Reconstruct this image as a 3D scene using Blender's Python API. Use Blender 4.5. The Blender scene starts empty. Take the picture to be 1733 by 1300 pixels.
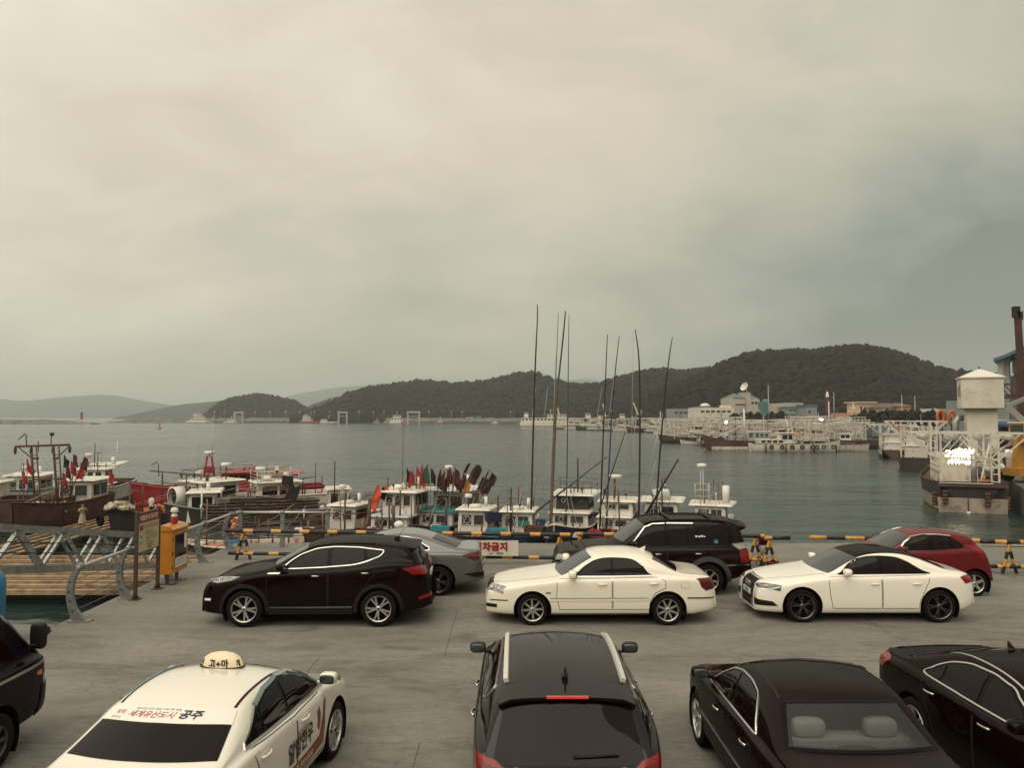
import bpy, bmesh, math, random
from mathutils import Vector, Matrix
from mathutils.bvhtree import BVHTree
R = math.radians
random.seed(7)
SC = bpy.context.scene
COL = SC.collection

# ------------------------------------------------------------------ camera
CAM_H = 4.25
PITCH = R(2.42)
FPX = 1302.0
cam = bpy.data.cameras.new('camera')
cam.sensor_width = 36.0
cam.lens = 36.0 * FPX / 1733.0
cam.clip_start = 0.1
cam.clip_end = 40000
camo = bpy.data.objects.new('camera', cam)
camo.location = (0, 0, CAM_H)
camo.rotation_euler = (R(90) + PITCH, 0, 0)
COL.objects.link(camo)
SC.camera = camo

# ------------------------------------------------------------------ render settings
SC.render.engine = 'CYCLES'
SC.view_settings.view_transform = 'Standard'
SC.view_settings.look = 'None'
SC.view_settings.exposure = 0.4
SC.view_settings.gamma = 1.0
SC.view_settings.use_curve_mapping = False
SC.cycles.use_denoising = True
SC.cycles.max_bounces = 6
SC.cycles.transparent_max_bounces = 8
SC.cycles.volume_bounces = 1
SC.cycles.caustics_reflective = False
SC.cycles.caustics_refractive = False

# ------------------------------------------------------------------ world: overcast sky
SUN_EL, SUN_AZ = R(56), R(205)          # azimuth clockwise from +Y (the view direction)
W = bpy.data.worlds.new('World')
SC.world = W
W.use_nodes = True
nt = W.node_tree
nt.nodes.clear()
def N(t, kind, **kw):
    n = t.nodes.new(kind)
    for k, v in kw.items():
        if k.startswith('i_'):
            key = k[2:]
            n.inputs[int(key) if key.isdigit() else key.replace('_', ' ')].default_value = v
        else:
            setattr(n, k, v)
    return n
def link(t, a, b):
    t.links.new(a, b)
def math_node(t, op, a, b=None, clamp=False):
    n = t.nodes.new('ShaderNodeMath'); n.operation = op; n.use_clamp = clamp
    for i, v in enumerate((a, b)):
        if v is None: continue
        if isinstance(v, (int, float)): n.inputs[i].default_value = v
        else: t.links.new(v, n.inputs[i])
    return n.outputs[0]
def ramp(t, fac, stops):
    n = t.nodes.new('ShaderNodeValToRGB')
    e = n.color_ramp.elements
    while len(e) < len(stops): e.new(0.5)
    for i, (p, c) in enumerate(stops):
        e[i].position = p
        e[i].color = (c[0], c[1], c[2], 1) if len(c) == 3 else c
    if fac is not None: t.links.new(fac, n.inputs[0])
    return n
out = N(nt, 'ShaderNodeOutputWorld')
tc = N(nt, 'ShaderNodeTexCoord')
sep = N(nt, 'ShaderNodeSeparateXYZ'); link(nt, tc.outputs['Generated'], sep.inputs[0])
zz = math_node(nt, 'ADD', math_node(nt, 'MAXIMUM', sep.outputs[2], 0.0), 0.42)
px = math_node(nt, 'DIVIDE', sep.outputs[0], zz)
py = math_node(nt, 'DIVIDE', sep.outputs[1], zz)
cmb = N(nt, 'ShaderNodeCombineXYZ'); link(nt, px, cmb.inputs[0]); link(nt, py, cmb.inputs[1])
mp = N(nt, 'ShaderNodeMapping'); mp.inputs['Scale'].default_value = (0.85, 1.15, 1.0); mp.inputs['Location'].default_value = (0.9, 0.35, 0)
link(nt, cmb.outputs[0], mp.inputs[0])
n1 = N(nt, 'ShaderNodeTexNoise', i_Scale=1.25, i_Detail=7.0, i_Roughness=0.52, i_Distortion=0.35); link(nt, mp.outputs[0], n1.inputs['Vector'])
n2 = N(nt, 'ShaderNodeTexNoise', i_Scale=3.6, i_Detail=7.0, i_Roughness=0.6, i_Distortion=0.7); link(nt, mp.outputs[0], n2.inputs['Vector'])
cl = math_node(nt, 'ADD', math_node(nt, 'MULTIPLY', n1.outputs[0], 0.72), math_node(nt, 'MULTIPLY', n2.outputs[0], 0.28))
# brightness of the overcast: brighter to the left and overhead, duller to the right
V = math_node(nt, 'ADD', math_node(nt, 'MULTIPLY', sep.outputs[0], -0.25), math_node(nt, 'MULTIPLY', math_node(nt, 'MINIMUM', math_node(nt, 'MAXIMUM', sep.outputs[2], 0.0), 0.6), 0.45))
V = math_node(nt, 'ADD', V, math_node(nt, 'MULTIPLY', math_node(nt, 'SUBTRACT', cl, 0.5), 0.80))
V = math_node(nt, 'SUBTRACT', V, math_node(nt, 'MULTIPLY', math_node(nt, 'MULTIPLY', math_node(nt, 'MAXIMUM', sep.outputs[0], 0.0), math_node(nt, 'MAXIMUM', math_node(nt, 'SUBTRACT', 0.32, sep.outputs[2]), 0.0)), 2.0))
fac = math_node(nt, 'DIVIDE', math_node(nt, 'ADD', V, 0.345 - 0.15), 0.65, clamp=True)
SKY_RAMP = ramp(nt, fac, [(0.0, (0.150, 0.166, 0.144)), (0.123, (0.228, 0.243, 0.206)), (0.354, (0.376, 0.367, 0.285)), (0.569, (0.526, 0.467, 0.372)), (0.66, (0.585, 0.530, 0.417)), (1.0, (0.80, 0.735, 0.60))])
bgc = N(nt, 'ShaderNodeBackground', i_Strength=1.10); link(nt, SKY_RAMP.outputs[0], bgc.inputs[0])
sky = N(nt, 'ShaderNodeTexSky', sky_type='NISHITA', sun_disc=False, sun_elevation=SUN_EL, sun_rotation=SUN_AZ, air_density=1.0, dust_density=4.0, ozone_density=1.0)
bgs = N(nt, 'ShaderNodeBackground', i_Strength=0.05); link(nt, sky.outputs[0], bgs.inputs[0])
mixs = N(nt, 'ShaderNodeMixShader', i_0=0.08); link(nt, bgc.outputs[0], mixs.inputs[1]); link(nt, bgs.outputs[0], mixs.inputs[2])
link(nt, mixs.outputs[0], out.inputs[0])

sun = bpy.data.lights.new('sun', 'SUN')
sun.energy = 1.5
sun.angle = R(70)
sun.color = (1.0, 0.93, 0.80)
suno = bpy.data.objects.new('sun', sun)
COL.objects.link(suno)
sd = Vector((math.sin(SUN_AZ) * math.cos(SUN_EL), math.cos(SUN_AZ) * math.cos(SUN_EL), math.sin(SUN_EL)))
suno.rotation_euler = sd.to_track_quat('Z', 'Y').to_euler()

# ------------------------------------------------------------------ pixel -> world (photograph is 1733 x 1300)
def ray(px, py):
    u = (px - 866.5) / FPX; v = -(py - 650.0) / FPX
    c, s = math.cos(PITCH), math.sin(PITCH)
    return Vector((u, c - s * v, s + c * v))
def at(px, py, z=0.0):
    d = ray(px, py); t = (z - CAM_H) / d.z
    return Vector((0, 0, CAM_H)) + d * t
def atd(px, py, Y):
    d = ray(px, py); t = Y / d.y
    return Vector((0, 0, CAM_H)) + d * t

# ------------------------------------------------------------------ materials
MATS = {}
def mat(name, col, rough=0.6, metal=0.0, coat=0.0, var=0.0, scale=3.0, bump=0.0, bscale=20.0, spec=0.5, emit=None, estr=0.0, alpha=1.0, col2=None, detail=5.0, dstretch=None, coord='POS', trans=0.0, dirt=None, rvar=0.0):
    if name in MATS: return MATS[name]
    m = bpy.data.materials.new(name); MATS[name] = m
    m.use_nodes = True
    t = m.node_tree
    b = t.nodes['Principled BSDF']
    b.inputs['Base Color'].default_value = (*col, 1)
    b.inputs['Roughness'].default_value = rough
    b.inputs['Metallic'].default_value = metal
    b.inputs['Specular IOR Level'].default_value = spec
    if coat:
        b.inputs['Coat Weight'].default_value = coat
        b.inputs['Coat Roughness'].default_value = 0.04
    if trans: b.inputs['Transmission Weight'].default_value = trans
    if alpha < 1: b.inputs['Alpha'].default_value = alpha
    if emit:
        b.inputs['Emission Color'].default_value = (*emit, 1)
        b.inputs['Emission Strength'].default_value = estr
    src = None
    if var or bump or dirt or rvar:
        if coord == 'POS':
            g = t.nodes.new('ShaderNodeNewGeometry'); src = g.outputs['Position']
        else:
            g = t.nodes.new('ShaderNodeTexCoord'); src = g.outputs['Object']
    colsock = None
    if var:
        n = N(t, 'ShaderNodeTexNoise', i_Scale=scale, i_Detail=detail, i_Roughness=0.6); link(t, src, n.inputs['Vector'])
        c2 = col2 or tuple(max(0, c * (1 - var)) for c in col)
        c1 = tuple(min(1, c * (1 + var * 0.6)) for c in col) if col2 is None else col
        rp = ramp(t, n.outputs[0], [(0.33, c2), (0.67, c1)])
        colsock = rp.outputs[0]
        if rvar:
            rr = math_node(t, 'ADD', math_node(t, 'MULTIPLY', n.outputs[0], rvar), rough - rvar * 0.5)
            link(t, rr, b.inputs['Roughness'])
    if dirt:
        dc, dscale, lo, hi = dirt
        n = N(t, 'ShaderNodeTexNoise', i_Scale=dscale, i_Detail=8.0, i_Roughness=0.65)
        if dstretch:
            mpd = t.nodes.new('ShaderNodeMapping'); mpd.inputs['Scale'].default_value = dstretch; link(t, src, mpd.inputs[0]); link(t, mpd.outputs[0], n.inputs['Vector'])
        else: link(t, src, n.inputs['Vector'])
        f = ramp(t, n.outputs[0], [(lo, (0, 0, 0)), (hi, (1, 1, 1))])
        mx = t.nodes.new('ShaderNodeMix'); mx.data_type = 'RGBA'
        link(t, f.outputs[0], mx.inputs[0])
        if colsock is not None: link(t, colsock, mx.inputs[6])
        else: mx.inputs[6].default_value = (*col, 1)
        mx.inputs[7].default_value = (*dc, 1)
        colsock = mx.outputs[2]
    if colsock is not None: link(t, colsock, b.inputs['Base Color'])
    if bump:
        n = N(t, 'ShaderNodeTexNoise', i_Scale=bscale, i_Detail=4.0); link(t, src, n.inputs['Vector'])
        bm_ = N(t, 'ShaderNodeBump', i_Strength=bump, i_Distance=0.02); link(t, n.outputs[0], bm_.inputs['Height'])
        link(t, bm_.outputs[0], b.inputs['Normal'])
    return m

# ------------------------------------------------------------------ mesh builder
class MB:
    def __init__(s): s.v = []; s.f = []; s.m = []; s.sm = []
    def add(s, verts, faces, mi=0, smooth=False, mtx=None):
        o = len(s.v)
        if mtx is not None: s.v.extend(tuple(mtx @ Vector(p)) for p in verts)
        else: s.v.extend(tuple(p) for p in verts)
        for f in faces:
            s.f.append(tuple(i + o for i in f)); s.m.append(mi); s.sm.append(smooth)
        return s
    def box(s, c, d, mi=0, rz=0.0, mtx=None, taper=1.0):
        x, y, z = d[0] / 2, d[1] / 2, d[2] / 2
        vs = [(-x, -y, -z), (x, -y, -z), (x, y, -z), (-x, y, -z), (-x * taper, -y * taper, z), (x * taper, -y * taper, z), (x * taper, y * taper, z), (-x * taper, y * taper, z)]
        if rz:
            ca, sa = math.cos(rz), math.sin(rz)
            vs = [(a * ca - b * sa, a * sa + b * ca, e) for a, b, e in vs]
        vs = [(a + c[0], b + c[1], e + c[2]) for a, b, e in vs]
        return s.add(vs, [(0, 3, 2, 1), (4, 5, 6, 7), (0, 1, 5, 4), (1, 2, 6, 5), (2, 3, 7, 6), (3, 0, 4, 7)], mi, False, mtx)
    def b2(s, x0, x1, y0, y1, z0, z1, mi=0, mtx=None):
        return s.box(((x0 + x1) / 2, (y0 + y1) / 2, (z0 + z1) / 2), (x1 - x0, y1 - y0, z1 - z0), mi, 0, mtx)
    def bar(s, p, q, w, h=None, mi=0, up=(0, 0, 1)):
        h = w if h is None else h
        p, q = Vector(p), Vector(q); d = (q - p)
        if d.length < 1e-6: return s
        d.normalize(); u = Vector(up)
        if abs(d.dot(u)) > 0.98: u = Vector((1, 0, 0))
        a = d.cross(u).normalized() * (w / 2); b = a.cross(d).normalized() * (h / 2)
        vs = [p - a - b, p + a - b, p + a + b, p - a + b, q - a - b, q + a - b, q + a + b, q - a + b]
        return s.add(vs, [(3, 2, 1, 0), (4, 5, 6, 7), (0, 1, 5, 4), (1, 2, 6, 5), (2, 3, 7, 6), (3, 0, 4, 7)], mi)
    def tube(s, pts, r, n=6, mi=0, r2=None, caps=True, smooth=True, matf=None, closed=False):
        pts = [Vector(p) for p in pts]; k = len(pts); vs = []; fs = []
        prev = None
        for i, p in enumerate(pts):
            a = pts[max(i - 1, 0)] if not closed else pts[i - 1]
            c = pts[min(i + 1, k - 1)] if not closed else pts[(i + 1) % k]
            t = (c - a)
            t = t.normalized() if t.length > 1e-9 else Vector((0, 0, 1))
            if prev is None:
                up = Vector((0, 0, 1)) if abs(t.z) < 0.9 else Vector((1, 0, 0))
                x = t.cross(up).normalized()
            else:
                x = (prev - t * prev.dot(t))
                x = x.normalized() if x.length > 1e-6 else t.orthogonal().normalized()
            prev = x; y = t.cross(x)
            rr = r if r2 is None else r + (r2 - r) * i / max(1, k - 1)
            for j in range(n):
                an = 2 * math.pi * j / n
                vs.append(p + x * (math.cos(an) * rr) + y * (math.sin(an) * rr))
        o = len(s.v); s.v.extend(tuple(v) for v in vs)
        rng = range(k) if closed else range(k - 1)
        for i in rng:
            i2 = (i + 1) % k
            for j in range(n):
                j2 = (j + 1) % n
                s.f.append((o + i * n + j, o + i * n + j2, o + i2 * n + j2, o + i2 * n + j))
                s.m.append(mi if matf is None else matf(i)); s.sm.append(smooth)
        if caps and not closed:
            s.f.append(tuple(o + j for j in reversed(range(n)))); s.m.append(mi if matf is None else matf(0)); s.sm.append(False)
            s.f.append(tuple(o + (k - 1) * n + j for j in range(n))); s.m.append(mi if matf is None else matf(k - 2)); s.sm.append(False)
        return s
    def lathe(s, prof, n=16, mi=0, mtx=None, smooth=True, a0=0.0, a1=2 * math.pi):
        full = abs(a1 - a0 - 2 * math.pi) < 1e-6
        cnt = n if full else n + 1
        vs = []
        for r, z in prof:
            for j in range(cnt):
                an = a0 + (a1 - a0) * j / n
                vs.append((r * math.cos(an), r * math.sin(an), z))
        fs = []
        for i in range(len(prof) - 1):
            for j in range(n):
                j2 = (j + 1) % cnt
                fs.append((i * cnt + j, i * cnt + j2, (i + 1) * cnt + j2, (i + 1) * cnt + j))
        return s.add(vs, fs, mi, smooth, mtx)
    def prism(s, poly, z0, z1, mi=0, mtx=None):
        n = len(poly)
        vs = [(x, y, z0) for x, y in poly] + [(x, y, z1) for x, y in poly]
        fs = [tuple(reversed(range(n))), tuple(range(n, 2 * n))] + [(i, (i + 1) % n, n + (i + 1) % n, n + i) for i in range(n)]
        return s.add(vs, fs, mi, False, mtx)
    def ell(s, c, r, mi=0, e=1.0, nu=14, nv=8, mtx=None, smooth=True):
        # superellipsoid
        def p(v, k): return math.copysign(abs(v) ** k, v)
        vs = []; fs = []
        for i in range(nv + 1):
            ph = -math.pi / 2 + math.pi * i / nv
            for j in range(nu):
                th = 2 * math.pi * j / nu
                vs.append((c[0] + r[0] * p(math.cos(ph), e) * p(math.cos(th), e), c[1] + r[1] * p(math.cos(ph), e) * p(math.sin(th), e), c[2] + r[2] * p(math.sin(ph), e)))
        for i in range(nv):
            for j in range(nu):
                j2 = (j + 1) % nu
                fs.append((i * nu + j, i * nu + j2, (i + 1) * nu + j2, (i + 1) * nu + j))
        return s.add(vs, fs, mi, smooth, mtx)
    def mesh(s, name, mats):
        me = bpy.data.meshes.new(name)
        me.from_pydata(s.v, [], s.f)
        for m in (mats if isinstance(mats, (list, tuple)) else [mats]): me.materials.append(m)
        me.polygons.foreach_set('material_index', s.m)
        me.polygons.foreach_set('use_smooth', s.sm)
        me.update()
        return me
    def build(s, name, mats, parent=None, loc=None, rot=None, sharp=None):
        me = s.mesh(name, mats)
        if sharp: me.set_sharp_from_angle(angle=R(sharp))
        return obj(name, me, parent, loc, rot)
def obj(name, me, parent=None, loc=None, rot=None):
    o = bpy.data.objects.new(name, me); COL.objects.link(o)
    if parent is not None: o.parent = parent
    if loc is not None: o.location = loc
    if rot is not None: o.rotation_euler = rot
    return o
def tag(o, label=None, cat=None, group=None, kind=None):
    if label: o['label'] = label
    if cat: o['category'] = cat
    if group: o['group'] = group
    if kind: o['kind'] = kind
    return o
def thing(name, label, cat, loc=(0, 0, 0), rz=0.0, group=None):
    o = bpy.data.objects.new(name, None); COL.objects.link(o)
    o.empty_display_size = 0.2
    o.location = loc; o.rotation_euler = (0, 0, rz)
    return tag(o, label, cat, group)
KIDS = {}
def kids_of(o):
    return [c for c in o.children]
def dup(root, loc=None, rz=None, label=None, group=None, scale=None):
    def cp(o, par):
        c = o.copy(); COL.objects.link(c)
        if par is not None: c.parent = par
        for ch in list(o.children): cp(ch, c)
        return c
    r = cp(root, None)
    if loc is not None: r.location = loc
    if rz is not None: r.rotation_euler = (0, 0, rz)
    if scale is not None: r.scale = scale
    if label: r['label'] = label
    if group: r['group'] = group
    return r
def text_geo(s, size=1.0, bold=0.0, space=1.0):
    c = bpy.data.curves.new('txt', 'FONT'); c.body = s; c.size = size; c.align_x = 'CENTER'; c.align_y = 'CENTER'; c.offset = bold; c.resolution_u = 3; c.space_character = space
    o = bpy.data.objects.new('txt', c); COL.objects.link(o)
    dg = bpy.context.evaluated_depsgraph_get(); ev = o.evaluated_get(dg)
    me = ev.to_mesh()
    vs = [tuple(v.co) for v in me.vertices]; fs = [tuple(p.vertices) for p in me.polygons]
    ev.to_mesh_clear()
    bpy.data.objects.remove(o); bpy.data.curves.remove(c)
    return vs, fs
def frame(o, x, z):
    # matrix: local X -> x, local Z (out of the print) -> z
    x = Vector(x).normalized(); z = Vector(z).normalized(); y = z.cross(x).normalized(); x = y.cross(z)
    return Matrix(((x.x, y.x, z.x, o[0]), (x.y, y.y, z.y, o[1]), (x.z, y.z, z.z, o[2]), (0, 0, 0, 1)))
def chaikin(pts, it=2):
    pts = [tuple(p) for p in pts]
    for _ in range(it):
        q = [pts[0]]
        for a, b in zip(pts[:-1], pts[1:]):
            q.append(tuple(0.75 * x + 0.25 * y for x, y in zip(a, b)))
            q.append(tuple(0.25 * x + 0.75 * y for x, y in zip(a, b)))
        q.append(pts[-1]); pts = q
    return pts
def interp(pts):
    xs = [p[0] for p in pts]; ys = [p[1] for p in pts]
    def f(x):
        if x <= xs[0]: return ys[0]
        for i in range(1, len(xs)):
            if x <= xs[i]:
                d = xs[i] - xs[i - 1]
                return ys[i] if d < 1e-9 else ys[i - 1] + (ys[i] - ys[i - 1]) * (x - xs[i - 1]) / d
        return ys[-1]
    return f

WATER_Z = -3.3
PONT_Z = -2.75
# ================================================================== SETTING
def concrete_mat():
    m = bpy.data.materials.new('weathered concrete'); m.use_nodes = True; t = m.node_tree; b = t.nodes['Principled BSDF']
    g = N(t, 'ShaderNodeNewGeometry')
    st = N(t, 'ShaderNodeMapping'); st.inputs['Scale'].default_value = (0.55, 1.6, 1.0); link(t, g.outputs['Position'], st.inputs[0])
    a = N(t, 'ShaderNodeTexNoise', i_Scale=0.42, i_Detail=9.0, i_Roughness=0.66, i_Distortion=0.6); link(t, st.outputs[0], a.inputs['Vector'])
    ra = ramp(t, a.outputs[0], [(0.30, (0.128, 0.120, 0.104)), (0.5, (0.195, 0.183, 0.158)), (0.72, (0.250, 0.234, 0.203))])
    c2 = N(t, 'ShaderNodeTexNoise', i_Scale=26.0, i_Detail=6.0, i_Roughness=0.7); link(t, g.outputs['Position'], c2.inputs['Vector'])
    rb = ramp(t, c2.outputs[0], [(0.3, (0.80, 0.80, 0.80)), (0.7, (1.12, 1.12, 1.12))])
    c3 = N(t, 'ShaderNodeTexNoise', i_Scale=7.5, i_Detail=7.0, i_Roughness=0.68); link(t, st.outputs[0], c3.inputs['Vector'])
    rb3 = ramp(t, c3.outputs[0], [(0.32, (0.80, 0.80, 0.79)), (0.68, (1.14, 1.14, 1.15))])
    mx0 = N(t, 'ShaderNodeMix', data_type='RGBA', blend_type='MULTIPLY'); mx0.inputs[0].default_value = 1.0; link(t, ra.outputs[0], mx0.inputs[6]); link(t, rb3.outputs[0], mx0.inputs[7])
    mx = N(t, 'ShaderNodeMix', data_type='RGBA', blend_type='MULTIPLY'); mx.inputs[0].default_value = 1.0
    link(t, mx0.outputs[2], mx.inputs[6]); link(t, rb.outputs[0], mx.inputs[7])
    d = N(t, 'ShaderNodeTexNoise', i_Scale=0.95, i_Detail=7.0, i_Roughness=0.6, i_Distortion=1.2); link(t, st.outputs[0], d.inputs['Vector'])
    rd = ramp(t, d.outputs[0], [(0.54, (0, 0, 0)), (0.68, (0.8, 0.8, 0.8))])
    m2 = N(t, 'ShaderNodeMix', data_type='RGBA'); link(t, rd.outputs[0], m2.inputs[0]); link(t, mx.outputs[2], m2.inputs[6]); m2.inputs[7].default_value = (0.105, 0.095, 0.080, 1)
    # fine cracks
    v = N(t, 'ShaderNodeTexVoronoi', feature='DISTANCE_TO_EDGE', i_Scale=0.16)
    wp = N(t, 'ShaderNodeTexNoise', i_Scale=0.8, i_Detail=6.0); link(t, g.outputs['Position'], wp.inputs['Vector'])
    va = N(t, 'ShaderNodeVectorMath', operation='ADD'); vs_ = N(t, 'ShaderNodeVectorMath', operation='SCALE'); vs_.inputs['Scale'].default_value = 2.2
    link(t, wp.outputs['Color'], vs_.inputs[0]); link(t, vs_.outputs[0], va.inputs[0]); link(t, g.outputs['Position'], va.inputs[1]); link(t, va.outputs[0], v.inputs['Vector'])
    rc = ramp(t, v.outputs['Distance'], [(0.0, (1, 1, 1)), (0.0035, (0, 0, 0))])
    cf = math_node(t, 'MULTIPLY', rc.outputs[0], 0.30)
    m3 = N(t, 'ShaderNodeMix', data_type='RGBA'); link(t, cf, m3.inputs[0]); link(t, m2.outputs[2], m3.inputs[6]); m3.inputs[7].default_value = (0.05, 0.045, 0.04, 1)
    link(t, m3.outputs[2], b.inputs['Base Color'])
    b.inputs['Roughness'].default_value = 0.82; b.inputs['Specular IOR Level'].default_value = 0.3
    bp = N(t, 'ShaderNodeBump', i_Strength=0.25, i_Distance=0.006); link(t, c2.outputs[0], bp.inputs['Height']); link(t, bp.outputs[0], b.inputs['Normal'])
    return m
concrete = concrete_mat()
quay_wall_m = mat('stained quay wall', (0.12, 0.11, 0.095), 0.9, var=0.4, scale=0.8, dirt=((0.025, 0.025, 0.018), 0.6, 0.45, 0.65))
joint_m = mat('joint filler', (0.085, 0.078, 0.066), 0.9)

q = MB()
q.prism([(-60, -30), (60, -30), (60, 26), (-9.3, 26), (-9.3, 15.9), (-60, 15.9)], -5.0, -0.014)
quay = q.build('quay', [joint_m]); tag(quay, kind='structure')
w = MB()
for a, b in (((60, 26.0), (-9.3, 26.0)), ((-9.3, 26.0), (-9.3, 15.9)), ((-9.3, 15.9), (-60, 15.9))):
    d = Vector((b[0] - a[0], b[1] - a[1], 0)).normalized(); n = Vector((d.y, -d.x, 0))
    a_, b_ = Vector((*a, 0)) + n * .01, Vector((*b, 0)) + n * .01
    w.add([(a_.x, a_.y, -5), (b_.x, b_.y, -5), (b_.x, b_.y, -.015), (a_.x, a_.y, -.015)], [(0, 1, 2, 3)])
w.build('quay_face', quay_wall_m, quay)
rows = [-30, -6, -0.5, 3.0, 6.6, 10.2, 13.8, 17.05, 20.4, 23.4, 26.0]
for i in range(len(rows) - 1):
    cols = [-60, -34, -20, -9.3, -1.2, 7.4, 16.2, 25, 60]
    if i % 2: cols = [-60, -34, -20, -9.3, -3.4, 4.4, 12.4, 21, 60]
    for j in range(len(cols) - 1):
        x0, x1, y0, y1 = cols[j], cols[j + 1], rows[i], rows[i + 1]
        if x1 <= -9.3 and y1 > 15.9:
            y1 = 15.9
            if y0 >= y1: continue
        g = 0.0045; h = random.uniform(-.002, .002)
        s = MB(); s.b2(x0 + g, x1 - g, y0 + g, y1 - g, -.013, h)
        s.build('concrete_slab', concrete, quay)

# ---- water
def water_mat():
    m = bpy.data.materials.new('harbour water'); m.use_nodes = True; t = m.node_tree; b = t.nodes['Principled BSDF']
    b.inputs['Base Color'].default_value = (0.019, 0.038, 0.034, 1); b.inputs['IOR'].default_value = 1.333
    g = N(t, 'ShaderNodeNewGeometry')
    mp_ = N(t, 'ShaderNodeMapping'); mp_.inputs['Scale'].default_value = (0.45, 1.0, 1.0); mp_.inputs['Rotation'].default_value = (0, 0, 0.25); link(t, g.outputs['Position'], mp_.inputs[0])
    n1_ = N(t, 'ShaderNodeTexNoise', i_Scale=0.55, i_Detail=5.0, i_Roughness=0.55, i_Distortion=0.4); link(t, mp_.outputs[0], n1_.inputs['Vector'])
    n2_ = N(t, 'ShaderNodeTexNoise', i_Scale=2.6, i_Detail=3.0, i_Roughness=0.5); link(t, mp_.outputs[0], n2_.inputs['Vector'])
    n3_ = N(t, 'ShaderNodeTexNoise', i_Scale=0.035, i_Detail=5.0, i_Roughness=0.6, i_Distortion=1.0); link(t, mp_.outputs[0], n3_.inputs['Vector'])
    n4_ = N(t, 'ShaderNodeTexNoise', i_Scale=0.17, i_Detail=3.0, i_Roughness=0.5, i_Distortion=0.3); link(t, mp_.outputs[0], n4_.inputs['Vector'])
    h = math_node(t, 'ADD', math_node(t, 'MULTIPLY', n1_.outputs[0], 1.0), math_node(t, 'MULTIPLY', n2_.outputs[0], 0.22))
    h = math_node(t, 'ADD', h, math_node(t, 'MULTIPLY', n4_.outputs[0], 2.2))
    # calmer and choppier patches
    k = ramp(t, n3_.outputs[0], [(0.38, (0.45, 0.45, 0.45)), (0.62, (1, 1, 1))])
    h2 = math_node(t, 'MULTIPLY', h, k.outputs[0])
    bp = N(t, 'ShaderNodeBump', i_Strength=0.9, i_Distance=0.42); link(t, h2, bp.inputs['Height']); link(t, bp.outputs[0], b.inputs['Normal'])
    rr = math_node(t, 'ADD', math_node(t, 'MULTIPLY', n3_.outputs[0], 0.16), 0.08); link(t, rr, b.inputs['Roughness'])
    return m
water_m = water_mat()
w = MB()
w.add([(-9000, -250, WATER_Z), (9000, -250, WATER_Z), (9000, 9300, WATER_Z), (-9000, 9300, WATER_Z)], [(0, 1, 2, 3)])
tag(w.build('water', water_m), kind='structure')

# ---- land on the right and behind the harbour
land_m = mat('harbour apron', (0.105, 0.098, 0.085), 0.85, var=0.35, scale=0.25, dirt=((0.05, 0.046, 0.04), 0.35, 0.5, 0.62))
LAND_Z = -1.2
lp = [(33.0, 47.2), (101, 182), (116, 250), (122, 430), (104, 520), (80, 640), (10, 770), (-160, 868), (-460, 905), (-480, 935), (-160, 1400), (3000, 2200), (3000, 30)]
l_ = MB(); l_.prism(list(reversed(lp)), -5, LAND_Z); tag(l_.build('land', land_m), kind='structure')
rubble_m = mat('rubble bank', (0.17, 0.155, 0.13), 0.9, var=0.5, scale=0.25)
def bank(name, pts, wid, top, mt, kind='structure', label=None, cat=None):
    rnd = random.Random(5); mb = MB(); vs = []; fs = []
    P = []
    for a, b in zip(pts[:-1], pts[1:]):
        n = max(2, int(math.hypot(b[0] - a[0], b[1] - a[1]) / 7))
        P += [(a[0] + (b[0] - a[0]) * i / n, a[1] + (b[1] - a[1]) * i / n) for i in range(n)]
    P.append(pts[-1])
    for i, p in enumerate(P):
        f = min(1.0, (i + .3) / 6, (len(P) - i - .7) / 6)
        for dy, zz_ in ((-wid, -4.5), (-wid * .62, WATER_Z + .6), (-wid * .4, top * .55), (-wid * .3, top), (wid * .3, top), (wid, -4.5)):
            j = 1.0
            vs.append((p[0] + rnd.uniform(-1, 1), p[1] + dy + rnd.uniform(-j, j), (zz_ + 4.5) * (0.35 + .65 * f) - 4.5 + (rnd.uniform(-.5, .5) if zz_ > -4 else 0)))
    for i in range(len(P) - 1):
        for k in range(5): fs.append((i * 6 + k, (i + 1) * 6 + k, (i + 1) * 6 + k + 1, i * 6 + k + 1))
    mb.add(vs, fs); o = mb.build(name, mt); tag(o, label, cat, kind=kind); return o
bank('breakwater', [(-900, 775), (-640, 770), (-412, 762)], 16, 1.1, rubble_m)
bank('embankment', [(-470, 900), (-300, 905), (-160, 875), (0, 790), (70, 660)], 15, 2.4, mat('embankment earth', (0.15, 0.14, 0.115), 0.9, var=0.4, scale=0.2))

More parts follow.
